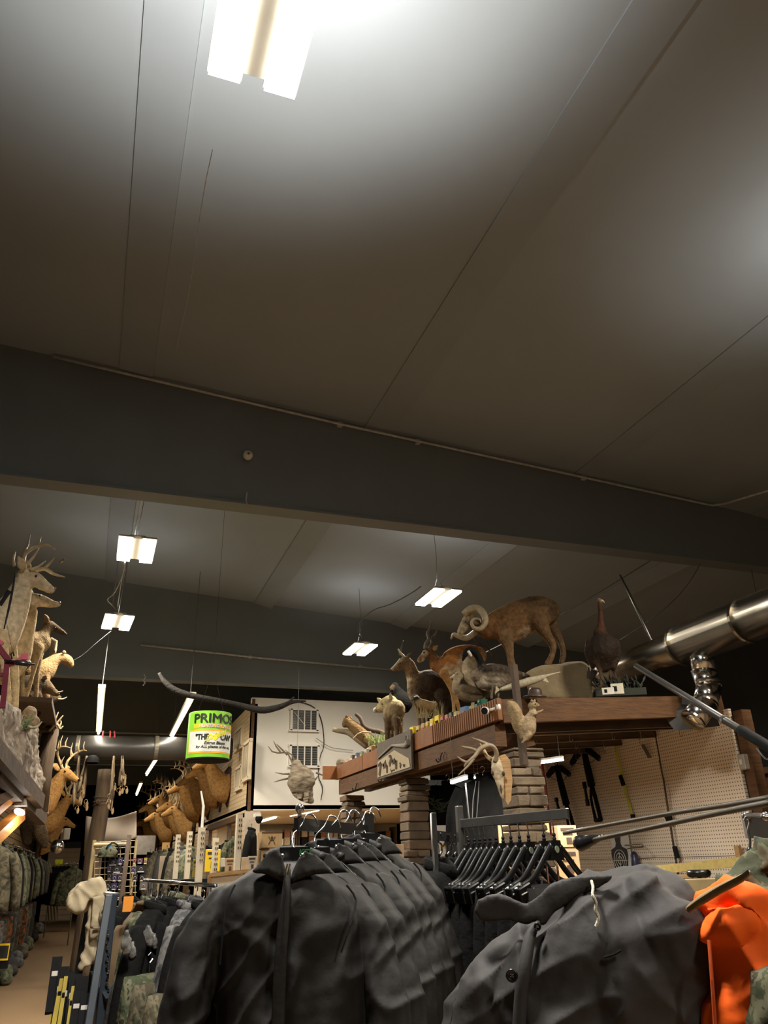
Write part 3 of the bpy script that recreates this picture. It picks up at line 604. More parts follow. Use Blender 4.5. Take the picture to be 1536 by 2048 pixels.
# mouflon ram on a sand-coloured rock
pl = facing(at(1040, 1300, D=7.0), 8); h = 0.10
ram = beast('stuffed_ram', 'stuffed brown ram with curled horns standing on a rock', 'ram', pl, [
    ((0.36, 0.20, 0.09), [(975, 1258, 0, 22, 0.8), (1000, 1250, 0, 34, 0.75), (1030, 1245, 0, 38, 0.8)]),
    ((0.25, 0.16, 0.085), [(1020, 1248, 0, 40, 0.8), (1050, 1233, 0, 38, 0.85), (1080, 1225, 0, 34, 0.8), (1093, 1222, 0, 28, 0.7)]),
    ((0.13, 0.085, 0.05), [(1060, 1212, 0, 20, 1.0), (1085, 1212, 0, 20, 1.1), (1100, 1222, 0, 16, 1.1)]),
    (PALE, [(1015, 1270, 0, 14, 1.2), (1045, 1262, 0, 14, 1.3), (1075, 1250, 0, 12, 1.2)]),
    ((0.10, 0.06, 0.035), [(985, 1258, 0, 18, 0.7), (958, 1252, 0, 14, 0.7), (938, 1245, 0, 11, 0.7)]),
    (PALE, [(940, 1236, 0, 14, 0.7), (930, 1250, 0, 11, 0.7), (921, 1264, 0, 8, 0.8)]),
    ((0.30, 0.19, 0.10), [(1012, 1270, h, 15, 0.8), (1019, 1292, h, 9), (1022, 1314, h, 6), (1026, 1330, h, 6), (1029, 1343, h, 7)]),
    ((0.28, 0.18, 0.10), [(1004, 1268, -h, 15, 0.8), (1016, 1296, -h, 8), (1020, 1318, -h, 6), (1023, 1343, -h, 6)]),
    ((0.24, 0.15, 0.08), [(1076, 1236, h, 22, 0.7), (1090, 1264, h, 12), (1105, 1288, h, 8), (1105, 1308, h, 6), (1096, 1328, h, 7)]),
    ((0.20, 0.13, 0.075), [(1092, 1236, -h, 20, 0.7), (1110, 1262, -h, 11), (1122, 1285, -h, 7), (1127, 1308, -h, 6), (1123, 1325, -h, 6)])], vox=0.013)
px_tube(ram, 'horn', pl, [(928, 1229, 0.04, 7), (940, 1219, 0.07, 8), (956, 1217, 0.1, 7.5), (968, 1229, 0.13, 7), (971, 1244, 0.15, 6), (962, 1257, 0.16, 5), (949, 1256, 0.16, 4), (943, 1246, 0.16, 3.4), (949, 1238, 0.16, 3), (959, 1239, 0.17, 2), (962, 1245, 0.18, 1)], M_horn)
px_tube(ram, 'horn', pl, [(938, 1240, -0.03, 6), (952, 1258, -0.06, 6), (946, 1268, -0.08, 6), (932, 1276, -0.08, 6), (915, 1272, -0.07, 5), (907, 1269, -0.07, 3.5), (902, 1278, -0.07, 1.5)], M_horn)
px_tube(ram, 'tail', pl, [(1104, 1216, 0, 3), (1109, 1226, 0, 2.5), (1107, 1240, 0, 1.5)], mat('tail_hair', BRN, rough=0.9))
eyes(ram, pl, 931, 1244, 0.055, 1.5); ears(ram, pl, [(942, 1243, 0.05, 958, 1248, 0.08, 5)])
# its rock
R0 = [(1052, 1346), (1075, 1335), (1120, 1329), (1165, 1322), (1180, 1334), (1188, 1400), (1060, 1400)]
b = MB(); pk = facing(at(1100, 1350, D=7.0), 8); f_ = [pk.at(x, y, 0.2) for x, y in R0]; bk = [pk.at(x, y, -0.22) for x, y in R0]; b.add(f_+bk, [tuple(range(7)), tuple(range(13, 6, -1))] + [(i, i+7, (i+1) % 7+7, (i+1) % 7) for i in range(7)])
b.col = (0.3, 0.23, 0.13)
rk = organic('display_rock', b, mat('sand_rock', (0.30, 0.225, 0.125), (0.2, 0.145, 0.08), rough=0.95, scale=4, bump=0.6, bscale=16), vox=0.03, it=2, attr=False, wrinkle=lambda p: 0.02*noise.noise(p*6)); tag(rk, 'sand-coloured artificial rock under the ram', 'rock')
# wild turkey
pl = facing(at(1205, 1300, D=6.6), -12); TK = (0.035, 0.021, 0.012)
tk = beast('stuffed_turkey', 'stuffed dark wild turkey standing at the right end of the booth', 'turkey', pl, [
    (TK, [(1200, 1268, 0, 14), (1206, 1290, 0, 30, 0.8), (1208, 1312, 0, 28, 0.9), (1208, 1332, 0, 14)]),
    ((0.05, 0.03, 0.018), [(1180, 1285, 0.02, 10, 0.6), (1178, 1310, 0.02, 9, 0.6), (1186, 1336, 0, 4)]),
    ((0.045, 0.028, 0.016), [(1230, 1285, -0.02, 10, 0.6), (1234, 1310, -0.02, 9, 0.6), (1228, 1336, 0, 4)]),
    ((0.10, 0.045, 0.024), [(1202, 1264, 0, 12), (1202, 1245, 0, 7), (1201, 1225, 0, 5), (1199, 1206, 0, 5)]),
    ((0.28, 0.2, 0.13), [(1198, 1201, 0, 5.5), (1203, 1202, 0, 4)]),
    ((0.10, 0.06, 0.035), [(1196, 1325, 0.03, 7), (1200, 1345, 0.04, 3.5), (1202, 1358, 0.04, 3)]), ((0.09, 0.05, 0.03), [(1222, 1322, -0.02, 8), (1228, 1342, -0.02, 3.5), (1232, 1356, -0.02, 3)])], m=M_feather, vox=0.011)
px_tube(tk, 'beak', pl, [(1203, 1201, 0.0, 2.5), (1207, 1203, 0, 1.5), (1209, 1206, 0, 0.5)], M_horn); eyes(tk, pl, 1200, 1199, 0.022, 0.9)
b = MB(); b.tube([pl.at(1185, 1338, -0.06), pl.at(1180, 1358, -0.1)], [(0.05, 0.02), (0.03, 0.01)], 8, up=pl.n); obj('tail', b, mat('turkey_tail', (0.05, 0.035, 0.025), rough=0.8), tk)
b = MB()
for k in range(5): b.tube([pl.at(1180+k*3, 1325, -0.03), pl.at(1181+k*3.2, 1342, -0.05)], [(0.012, 0.004), (0.003, 0.002)], 6, up=pl.n)
obj('white_flank_feathers', b, M_white, tk)
# blackbuck antelope
pl = facing(at(905, 1350, D=7.3), 10); h = 0.085
bb = beast('stuffed_antelope', 'stuffed tan antelope with tall twisted dark horns', 'antelope', pl, [
    (RUF, [(872, 1330, 0, 14, 0.7), (892, 1332, 0, 24, 0.7), (915, 1320, 0, 28, 0.75), (940, 1312, 0, 24, 0.8), (955, 1312, 0, 20, 0.7)]),
    (PALE, [(890, 1346, 0, 12, 1.0), (915, 1344, 0, 12, 1.3), (942, 1336, 0, 12, 1.2)]),
    (PALE, [(962, 1308, 0.0, 8, 1.2), (965, 1322, 0.0, 6, 1.1)]),
    ((0.27, 0.15, 0.075), [(878, 1334, 0, 13, 0.7), (870, 1322, 0, 11, 0.7), (862, 1308, 0, 10, 0.7)]),
    ((0.28, 0.16, 0.085), [(862, 1304, 0, 11, 0.7), (850, 1310, 0, 8, 0.75), (838, 1320, 0, 5, 0.8)]), (PALE, [(846, 1320, 0, 3.5), (838, 1324, 0, 3)]), (PALE, [(848, 1304, 0.03, 4.5, 0.7), (851, 1307, 0.03, 4, 0.7)]),
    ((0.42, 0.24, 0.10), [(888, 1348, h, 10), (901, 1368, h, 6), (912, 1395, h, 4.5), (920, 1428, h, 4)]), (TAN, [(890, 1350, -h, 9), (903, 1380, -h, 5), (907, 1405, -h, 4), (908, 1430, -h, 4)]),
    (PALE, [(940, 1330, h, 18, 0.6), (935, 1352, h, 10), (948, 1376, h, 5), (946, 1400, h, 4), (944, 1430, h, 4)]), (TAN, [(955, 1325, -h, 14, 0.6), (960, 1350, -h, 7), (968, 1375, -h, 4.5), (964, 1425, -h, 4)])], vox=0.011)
px_tube(bb, 'horn', pl, [(851, 1298, 0.03, 4.5), (852, 1288, 0.035, 4.3), (858, 1277, 0.04, 4), (855, 1266, 0.04, 3.4), (860, 1256, 0.045, 2.6), (862, 1247, 0.045, 1.8), (863, 1241, 0.045, 0.8)], M_hornd)
px_tube(bb, 'horn', pl, [(859, 1297, -0.03, 4.2), (864, 1286, -0.04, 3.8), (863, 1277, -0.05, 3.2), (870, 1270, -0.06, 2.4), (873, 1263, -0.06, 1.6), (875, 1257, -0.06, 0.7)], M_hornd)
ears(bb, pl, [(866, 1300, 0.045, 876, 1291, 0.07, 4.5), (862, 1298, -0.04, 866, 1284, -0.07, 4)], TAN); eyes(bb, pl, 848, 1305, 0.052, 1.8)
# grey antelope with small straight horns
pl = facing(at(845, 1370, D=8.1), 14); h = 0.1; G1 = (0.20, 0.15, 0.10); G2 = (0.085, 0.065, 0.048)
an = beast('stuffed_doe_antelope', 'stuffed dull brown antelope with thin horns looking left', 'antelope', pl, [
    (G2, [(840, 1375, 0, 28, 0.75), (860, 1372, 0, 34, 0.75), (878, 1382, 0, 30, 0.7)]), (G1, [(832, 1385, 0, 18, 0.8), (838, 1400, 0, 16, 0.8)]),
    ((0.30, 0.20, 0.115), [(834, 1376, 0, 18, 0.7), (826, 1352, 0, 15, 0.65), (818, 1330, 0, 13, 0.65)]), ((0.27, 0.20, 0.13), [(812, 1324, 0, 13, 0.6), (800, 1331, 0, 10, 0.65), (788, 1338, 0, 6, 0.7)]),
    (PALE, [(818, 1362, 0.0, 4), (822, 1382, 0, 5), (828, 1402, 0, 5)]),
    ((0.22, 0.15, 0.09), [(830, 1398, h, 10), (836, 1420, h, 5), (840, 1450, h, 4)]), (G1, [(838, 1400, -h, 9), (845, 1425, -h, 5), (848, 1450, -h, 4)]),
    (G2, [(884, 1390, h, 16, 0.6), (890, 1415, h, 8), (888, 1450, h, 5)]), (G2, [(874, 1395, -h, 14, 0.6), (872, 1420, -h, 7), (872, 1450, -h, 5)])], vox=0.012)
px_tube(an, 'horn', pl, [(808, 1313, 0.02, 2.6), (801, 1306, 0.03, 2), (796, 1298, 0.035, 1)], M_horn); px_tube(an, 'horn', pl, [(799, 1310, -0.02, 2.2), (802, 1298, -0.03, 1.6), (806, 1281, -0.04, 0.8)], M_hornd)
ears(an, pl, [(814, 1316, 0.05, 822, 1306, 0.08, 4)], G1); eyes(an, pl, 800, 1327, 0.05, 1.5)
px_tube(an, 'muzzle_stripe', pl, [(800, 1318, 0.045, 1.2), (790, 1330, 0.035, 1.2), (782, 1338, 0.03, 1.0)], M_white)
# wild boar
pl = facing(at(778, 1440, D=8.6), -28); h = 0.07
bo = beast('stuffed_boar', 'stuffed pale bristly boar facing the aisle near the driftwood', 'boar', pl, [
    ((0.34, 0.27, 0.16), [(790, 1420, 0, 22, 0.9), (785, 1436, 0, 20, 0.9), (788, 1446, 0, 16, 0.9)]), ((0.47, 0.39, 0.22), [(780, 1408, 0, 18, 0.9), (768, 1412, 0, 15, 0.85), (757, 1418, 0, 8, 0.9), (752, 1420, 0, 6)]),
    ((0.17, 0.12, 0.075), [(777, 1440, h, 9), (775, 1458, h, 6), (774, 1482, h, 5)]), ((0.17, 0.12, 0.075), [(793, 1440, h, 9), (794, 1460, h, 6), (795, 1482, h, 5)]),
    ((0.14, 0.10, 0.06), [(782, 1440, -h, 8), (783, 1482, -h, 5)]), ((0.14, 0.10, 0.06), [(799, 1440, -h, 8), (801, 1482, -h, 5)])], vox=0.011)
ears(bo, pl, [(782, 1400, 0.07, 780, 1386, 0.09, 4.5), (764, 1405, -0.04, 754, 1396, -0.06, 4.5)], (0.4, 0.32, 0.19)); eyes(bo, pl, 764, 1408, 0.08, 1.2)
px_tube(bo, 'snout', pl, [(753, 1420, 0.02, 5), (748, 1421, 0.02, 5)], mat('snout_skin', (0.55, 0.5, 0.42), rough=0.4))
# Canada goose
pl = facing(at(985, 1355, D=6.5), 14)
gs = beast('stuffed_goose', 'stuffed goose with black bent neck and grey body', 'goose', pl, [
    ((0.26, 0.20, 0.14), [(954, 1352, 0, 14, 0.9), (975, 1352, 0, 25, 0.85), (1000, 1354, 0, 25, 0.85), (1025, 1353, 0, 15, 0.8), (1040, 1351, 0, 8, 0.8)]), ((0.5, 0.43, 0.32), [(965, 1364, 0, 14, 1.1), (990, 1368, 0, 13, 1.1)]),
    ((0.07, 0.05, 0.035), [(972, 1338, 0.06, 8, 0.9), (1000, 1338, 0.06, 10, 0.9), (1030, 1346, 0.04, 8, 0.7), (1058, 1352, 0, 3, 1.4)]),
    ((0.012, 0.011, 0.010), [(962, 1344, 0, 11), (962, 1328, 0, 8), (954, 1310, 0, 7.5), (944, 1300, 0, 7), (934, 1302, 0, 6.5), (929, 1310, 0, 6)])], m=M_feather, vox=0.009, it=3)
px_tube(gs, 'bill', pl, [(929, 1312, 0, 4), (926, 1319, 0, 2.5), (925, 1322, 0, 1.2)], M_black); px_tube(gs, 'cheek_patch', pl, [(936, 1302, 0.022, 3), (940, 1308, 0.022, 3.2), (943, 1313, 0.02, 2)], M_white)
for q in ((985, 0.05), (998, -0.04)): px_tube(gs, 'leg', pl, [(q[0], 1372, q[1], 3), (q[0]-1, 1385, q[1], 2.2), (q[0]-2, 1398, q[1], 2.6)], M_hornd)
eyes(gs, pl, 932, 1304, 0.026, 0.9)
# mallard hen
pl = facing(at(935, 1385, D=6.6), 10)
dk = beast('stuffed_duck', 'stuffed pale brown duck sitting in front of the goose', 'duck', pl, [
    ((0.34, 0.27, 0.17), [(916, 1380, 0, 12, 0.9), (930, 1386, 0, 17, 0.85), (948, 1390, 0, 15, 0.85), (966, 1388, 0, 8, 0.8), (977, 1384, 0, 3)]), ((0.24, 0.18, 0.11), [(926, 1374, 0.05, 6), (945, 1380, 0.07, 8, 0.7), (968, 1385, 0.04, 4)]),
    ((0.42, 0.34, 0.22), [(913, 1376, 0, 10), (913, 1362, 0, 8), (916, 1352, 0, 9), (920, 1352, 0, 9)])], m=M_feather, vox=0.008, it=3)
px_tube(dk, 'bill', pl, [(910, 1352, 0, 4), (904, 1355, 0, 3), (900, 1356, 0, 1.5)], M_horn); eyes(dk, pl, 915, 1348, 0.034, 1.0)
b = MB()
for k in range(40):
    a = rnd(0, 6.28); p = pl.at(988+rnd(-9, 9), 1392, rnd(-0.06, 0.06)); b.tube([p, p+V((math.cos(a)*0.035, math.sin(a)*0.035, rnd(0.03, 0.08)))], [0.003, 0.001], 4)
tag(obj('straw_tuft', b, mat('straw', (0.5, 0.36, 0.15), rough=0.9)), 'small tuft of dry straw under the goose', 'straw', kind='stuff')
# wood duck
pl = facing(at(848, 1408, D=7.3), 5)
wd_ = beast('stuffed_wood_duck', 'small stuffed patterned duck in dry grass before the brown antelope', 'duck', pl, [
    ((0.33, 0.22, 0.11), [(838, 1404, 0, 8), (848, 1410, 0, 11, 0.9), (860, 1412, 0, 10, 0.9), (870, 1408, 0, 5)]), ((0.02, 0.025, 0.03), [(834, 1398, 0, 6.5), (832, 1395, 0, 6.5)])], m=M_feather, vox=0.007, it=3)
px_tube(wd_, 'bill', pl, [(828, 1397, 0, 2.8), (824, 1400, 0, 2), (822, 1401, 0, 1)], M_hornd); px_tube(wd_, 'eye_stripe', pl, [(828, 1394, 0.03, 1.2), (834, 1392, 0.033, 1.4), (839, 1395, 0.025, 1)], M_white)
b = MB()
for k in range(70):
    p = pl.at(rnd(835, 892), 1436, rnd(-0.05, 0.1)); b.tube([p, p+V((rnd(-0.05, 0.05), rnd(-0.03, 0.03), rnd(0.06, 0.17)))], [0.0025, 0.0008], 4)
tag(obj('dry_grass', b, mat('dry_grass', (0.36, 0.29, 0.13), rough=0.9)), 'dry grass around the small patterned duck', 'grass', kind='stuff')
# driftwood, bobcat-like animal lying on it
pl = facing(at(725, 1465, D=9.3), -5)
ot = beast('stuffed_otter', 'stuffed long-bodied brown animal stretched out over driftwood', 'animal', pl, [
    ((0.27, 0.18, 0.09), [(694, 1443, 0, 8), (706, 1452, 0, 11), (722, 1466, 0, 13), (738, 1480, 0, 12), (748, 1490, 0, 9)]), ((0.24, 0.16, 0.085), [(694, 1441, 0, 8.5), (690, 1449, 0, 7)]), ((0.30, 0.20, 0.10), [(735, 1478, 0.05, 8), (742, 1486, 0.09, 5), (748, 1496, 0.1, 4)])], vox=0.011)
ears(ot, pl, [(694, 1436, 0.03, 693, 1430, 0.04, 3.5), (700, 1438, 0.0, 702, 1432, 0.0, 3.5)], BRN); eyes(ot, pl, 690, 1444, 0.045, 1.2)
pw_ = mat('driftwood', (0.36, 0.29, 0.18), (0.22, 0.165, 0.1), rough=0.85, scale=10, stretch=(1, 1, 3), bump=0.5)
b = MB(); b.tube([pl.at(x, y, -0.04) for x, y in ((665, 1459), (680, 1462), (697, 1465), (716, 1478), (735, 1494))], [4*pl.m, 5*pl.m, 6*pl.m, 7*pl.m, 6*pl.m], 10, smooth=3); tag(obj('driftwood', b, pw_, smooth=True), 'pale driftwood limb jutting left past the booth end', 'driftwood')
b = MB(); b.tube([pl.at(x, y, 0.02) for x, y in ((711, 1428), (720, 1436), (728, 1452), (742, 1460), (758, 1463), (770, 1468))], [3.5*pl.m, 4*pl.m, 4*pl.m, 4.5*pl.m, 5*pl.m, 4*pl.m], 10, smooth=3); tag(obj('driftwood', b, M_woodd, smooth=True), 'dark crooked branch between the driftwood animal and the boar', 'driftwood')
b = MB(); b.tube([pl.at(x, y, 0.12) for x, y in ((706, 1478), (716, 1468), (728, 1464), (742, 1465))], [1.5*pl.m]*4, 6, smooth=3); tag(obj('antler_shed', b, M_horn, smooth=True), 'thin pale curved antler tine beside the driftwood', 'antler')
b = MB()
for k in range(60):
    p = pl.at(rnd(735, 785), 1492, rnd(0.05, 0.2)); a = V((rnd(-0.07, 0.07), rnd(-0.03, 0.03), rnd(0.05, 0.16))); b.tube([p, p+a*0.5, p+a], [0.002, 0.008, 0.001], 4)
tag(obj('artificial_grass', b, mat('green_grass', (0.17, 0.24, 0.06), (0.3, 0.33, 0.12), rough=0.8, scale=30)), 'green artificial grass blades at the foot of the boar', 'grass', kind='stuff')
# gar fish mount / hat / far animal nose / branch
pl = facing(at(1060, 1365, D=5.9), 6)
b = MB(); b.col = PALE; b.tube([pl.at(x, y, 0) for x, y in ((1000, 1379), (1020, 1374), (1045, 1367), (1072, 1359), (1096, 1351), (1121, 1344))], [(3*pl.m, 2*pl.m), (6*pl.m, 5*pl.m), (8*pl.m, 6*pl.m), (7*pl.m, 5*pl.m), (3*pl.m, 2*pl.m), (0.8*pl.m, 0.8*pl.m)], 12, up=pl.n, smooth=4)
fs = tag(obj('fish_mount', b, mat('fish_skin', (0.40, 0.34, 0.23), (0.27, 0.23, 0.15), rough=0.4, scale=40), smooth=True), 'long slender mounted fish lying in front of the ram rock', 'fish')
f = MB(); f.prism([pl.at(x, y, 0) for x, y in ((1090, 1352), (1098, 1366), (1086, 1362))], pl.n*0.006); obj('fin', f, mat('fish_fin', (0.42, 0.35, 0.22), rough=0.5), fs)
f = MB(); f.prism([pl.at(x, y, 0.01) for x, y in ((1000, 1380), (992, 1372), (990, 1388))], pl.n*0.006); obj('tail_fin', f, mat('fish_fin', (0.42, 0.35, 0.22)), fs)
ph = at(1070, 1391, D=5.95); b = MB(); b.lathe([(0.001, 0.008), (0.085, 0.0), (0.09, 0.006), (0.055, 0.016), (0.05, 0.05), (0.035, 0.068), (0.001, 0.06)], V((ph.x, ph.y, ph.z-0.012)), (0, -0.15, 1), 20, caps=False)
ht = tag(obj('brimmed_hat', b, mat('dark_leather', (0.045, 0.025, 0.016), rough=0.45, scale=12), smooth=True), 'dark leather brimmed hat lying on the booth edge', 'hat'); f = MB(); f.lathe([(0.0555, 0.016), (0.053, 0.026)], V((ph.x, ph.y, ph.z-0.012)), (0, -0.15, 1), 20, caps=False); obj('hat_band', f, M_wood, ht)
pl = facing(at(965, 1290, D=7.2)); b = MB(); b.tube([pl.at(x, y, 0) for x, y in ((946, 1272), (957, 1287), (968, 1292), (980, 1302), (986, 1314))], [1.5*pl.m, 2*pl.m, 1.8*pl.m, 1.8*pl.m, 2.4*pl.m], 7, smooth=3); b.tube([pl.at(x, y, 0) for x, y in ((958, 1287), (952, 1294))], 1*pl.m, 6); tag(obj('forked_branch', b, M_woodd, smooth=True), 'thin forked twig below the ram horn', 'branch')
pl = facing(at(785, 1375, D=9.6), 20)
no = beast('stuffed_bear', 'dark stuffed animal behind the boar, with a paler muzzle', 'animal', pl, [((0.006, 0.005, 0.004), [(802, 1405, 0, 24), (798, 1390, 0, 15), (791, 1380, 0, 10)]), ((0.012, 0.009, 0.007), [(790, 1372, 0.0, 8), (786, 1374, 0.02, 6)]), ((0.10, 0.07, 0.042), [(785, 1374, 0.02, 4.5), (781, 1378, 0.03, 4.2), (783, 1382, 0.03, 3)])], vox=0.015)  # near-black body, paler muzzle colour
px_tube(no, 'nose', pl, [(786, 1379, 0.06, 2), (784, 1381, 0.06, 2)], M_black)
# squirrel clinging to the corner
pl = facing(at(1050, 1440, D=5.2), 4)
sq = beast('stuffed_squirrel', 'stuffed bushy-tailed squirrel clinging to the booth corner', 'squirrel', pl, [
    ((0.40, 0.31, 0.20), [(1066, 1425, 0, 8), (1060, 1440, 0, 13), (1056, 1458, 0, 16), (1052, 1472, 0, 11)]), ((0.33, 0.25, 0.15), [(1064, 1412, 0, 9), (1072, 1410, 0, 6.5), (1077, 1411, 0, 3.5)]),
    ((0.36, 0.27, 0.155), [(1048, 1476, -0.01, 7), (1038, 1455, -0.01, 12), (1032, 1430, 0, 14), (1024, 1412, 0, 12), (1018, 1406, 0, 6)]), ((0.38, 0.29, 0.18), [(1066, 1428, 0.03, 5), (1078, 1424, 0.03, 3), (1086, 1420, 0.02, 2.5)]), ((0.38, 0.29, 0.18), [(1058, 1470, 0.03, 7), (1050, 1480, 0.04, 4), (1044, 1486, 0.04, 3)])], vox=0.008, it=3)
ears(sq, pl, [(1064, 1405, 0.02, 1063, 1398, 0.025, 2.8), (1068, 1405, -0.02, 1070, 1398, -0.02, 2.8)], (0.3, 0.22, 0.13)); eyes(sq, pl, 1071, 1408, 0.024, 1.2)
# ---------------------------------------------------------------- cartons and cans along the booth edge
BX = [(698, 8, 12, (0.45, 0.35, 0.25), 'small tan'), (707, 8, 14, (0.16, 0.13, 0.1), 'small dark brown'), (716, 9, 15, (0.10, 0.14, 0.2), 'small navy'), (726, 8, 14, (0.14, 0.2, 0.12), 'small olive'), (735, 9, 15, (0.45, 0.4, 0.3), 'cream'), (745, 10, 17, (0.46, 0.27, 0.11), 'orange-brown'),
      (799, 11, 12, (0.5, 0.3, 0.08), 'flat amber'), (812, 11, 13, (0.6, 0.38, 0.05), 'flat gold'), (828, 10, 21, (0.9, 0.66, 0.012), 'bright yellow upright'), (840, 9, 18, (0.55, 0.36, 0.06), 'dull gold'), (850, 8, 19, (0.42, 0.3, 0.12), 'brown and gold'), (859, 8, 19, (0.6, 0.42, 0.05), 'mustard'), (868, 9, 21, (0.72, 0.5, 0.03), 'deep yellow'),
      (879, 11, 23, (0.9, 0.66, 0.012), 'brightest yellow'), (889, 9, 17, (0.42, 0.08, 0.10), 'crimson'), (898, 8, 17, (0.45, 0.2, 0.13), 'salmon pink'), (906, 8, 18, (0.06, 0.09, 0.06), 'dark green'), (916, 9, 16, (0.4, 0.3, 0.06), 'green and gold'), (931, 15, 19, (0.05, 0.14, 0.26), 'blue'), (947, 10, 15, (0.33, 0.26, 0.04), 'olive gold'), (957, 8, 14, (0.06, 0.12, 0.08), 'bottle green')]
for x, wp, hp, c, nm in BX:
    yb = 1534 - (x-679)*0.421 + 3; p = at(x, yb, X=2.80); sc = (p-EYE).dot(FW)/FPX; ww = wp*sc*1.55; hh = hp*sc
    f = MB(); f.box((p.x, p.y, DZ+hh/2), (0.05, min(ww, 0.12), hh), rz=rnd(-0.15, 0.15))
    cb = tag(obj('ammunition_carton', f, mat('print_'+nm.replace(' ', '_'), c, tuple(v*0.8 for v in c), rough=0.45, scale=12), bev=0.002), nm + ' carton standing on the booth edge', 'carton', 'cartons along the booth edge')
    q = MB(); q.box((p.x-0.027, p.y, DZ+hh*0.45), (0.003, min(ww, 0.12)*0.7, hh*0.22)); obj('label_band', q, random.choice([M_white, M_black, M_yellow, mat('band_red', (0.45, 0.05, 0.04), rough=0.5)]), cb)
p = at(966, 1408, X=2.80); b = MB(); b.lathe([(0.001, 0.0), (0.036, 0.0), (0.04, 0.075), (0.036, 0.075), (0.033, 0.01)], V((p.x, p.y, DZ)), (0, 0, 1), 18, caps=False); cu_ = tag(obj('green_cup', b, mat('green_enamel', (0.015, 0.13, 0.075), rough=0.35)), 'dark green cup at the corner of the booth edge', 'cup'); f = MB(); f.tube([V((p.x-0.037, p.y-0.02, DZ+0.06)), V((p.x-0.06, p.y-0.03, DZ+0.045)), V((p.x-0.035, p.y-0.02, DZ+0.02))], 0.005, 6, smooth=3); obj('handle', f, mat('green_enamel', (0, 0, 0)), cu_)
p = at(975, 1422, X=2.69); t = thing('spot_camera', 'white twin camera housing clamped under the booth corner', 'camera', p)
f = MB(); f.tube([p, p+V((-0.05, -0.05, -0.01))], [0.026, 0.03], 14); obj('camera_barrel', f, M_white, t, smooth=True); f = MB(); f.tube([p+V((-0.05, -0.05, -0.01)), p+V((-0.055, -0.055, -0.011))], 0.026, 14); obj('lens', f, M_blackp, t)
f = MB(); f.lathe([(0.001, 0), (0.03, 0.005), (0.03, 0.02), (0.02, 0.03)], p+V((0.05, -0.1, 0.01)), (-1, 0, 0), 16); obj('mount_disc', f, M_white, t, smooth=True)
f = MB(); f.tube([p, p+V((0.04, -0.1, 0.01))], 0.012, 8); obj('arm', f, M_white, t)
for x, y, ww, hh, lab, c in ((1217, 1389, 0.095, 0.055, 'white price card with a dark square leaning on the right beam', (0.7, 0.66, 0.55)), (1236, 1388, 0.10, 0.085, 'white and yellow carton at the turkey feet', (0.68, 0.62, 0.46))):
    p = at(x, y, D=6.6 if x < 1220 else 6.7); f = MB(); f.box((p.x, p.y, p.z+hh/2), (ww, 0.02, hh), rz=-0.5); o = tag(obj('price_card', f, mat('card_%d' % x, c, rough=0.6)), lab, 'card'); 
    u = V((math.cos(-0.5), math.sin(-0.5), 0)); nn = V((u.y, -u.x, 0)); q = MB(); q.box(V((p.x, p.y, p.z+hh*0.5))+nn*0.0115-u*ww*0.2, (hh*0.4, 0.002, hh*0.5), rz=-0.5); obj('printed_mark', q, M_black, o)
pl_ = at(1200, 1372, D=6.5); b = MB()
for k in range(60):
    p = at(rnd(1190, 1290), rnd(1362, 1386), D=6.9); a = V((rnd(-0.06, 0.06), rnd(-0.03, 0.03), rnd(0.02, 0.09))); b.tube([p, p+a*0.5, p+a], [0.002, 0.011, 0.001], 4)
b.box(at(1240, 1386, D=6.9), (0.42, 0.1, 0.06), rz=-0.45)
tag(obj('dark_foliage', b, mat('dark_leaves', (0.02, 0.024, 0.012), rough=0.8)), 'dark artificial foliage at the turkey feet', 'foliage', kind='stuff')
# display sign on the fascia
S = [at(x, y, X=2.69) for x, y in ((757, 1537), (826, 1518), (826, 1462), (754, 1489))]; ya, yb = S[1].y, S[0].y; z0 = 2.33; z1 = 2.68
b = MB(); b.box((2.685, (ya+yb)/2, (z0+z1)/2), (0.02, yb-ya, z1-z0)); sg = tag(obj('display_sign', b, mat('sign_dark', (0.10, 0.075, 0.05), rough=0.6)), 'brown and cream trapping-gear poster board on the booth edge', 'sign')
f = MB(); f.prism([V((2.673, yb-0.02, z0+0.02)), V((2.673, ya+0.03, z0+0.02)), V((2.673, ya+0.06, z0+0.10)), V((2.673, (ya+yb)/2-0.05, z0+0.22)), V((2.673, yb-0.04, z0+0.17))], (-0.003, 0, 0)); obj('poster_print', f, mat('poster_tan', (0.42, 0.34, 0.22), (0.36, 0.29, 0.18), rough=0.6), sg)
for k, (u_, v_, w1, h1, tl) in enumerate(((0.12, 0.09, 0.05, 0.13, 0.5), (0.26, 0.12, 0.09, 0.05, -0.4), (0.33, 0.07, 0.04, 0.07, 0.2), (0.44, 0.13, 0.05, 0.10, 0.9), (0.53, 0.12, 0.07, 0.04, -0.2), (0.60, 0.08, 0.05, 0.08, 0.1), (0.72, 0.06, 0.03, 0.04, 0.6), (0.82, 0.05, 0.04, 0.02, 0.0), (0.5, 0.04, 0.10, 0.012, 0.0))):
    c_ = V((2.668, yb-(yb-ya)*u_, z0+v_)); ax_ = V((0, math.cos(tl), math.sin(tl))); f = MB(); f.box(c_, (w1, 0.004, h1), u=ax_, n=(1, 0, 0)); f.box(c_+ax_*w1*0.5+V((0, 0, h1*0.3)), (w1*0.5, 0.004, h1*0.6), u=V((0, math.cos(tl+0.8), math.sin(tl+0.8))), n=(1, 0, 0)); obj('poster_figure', f, M_woodd, sg)
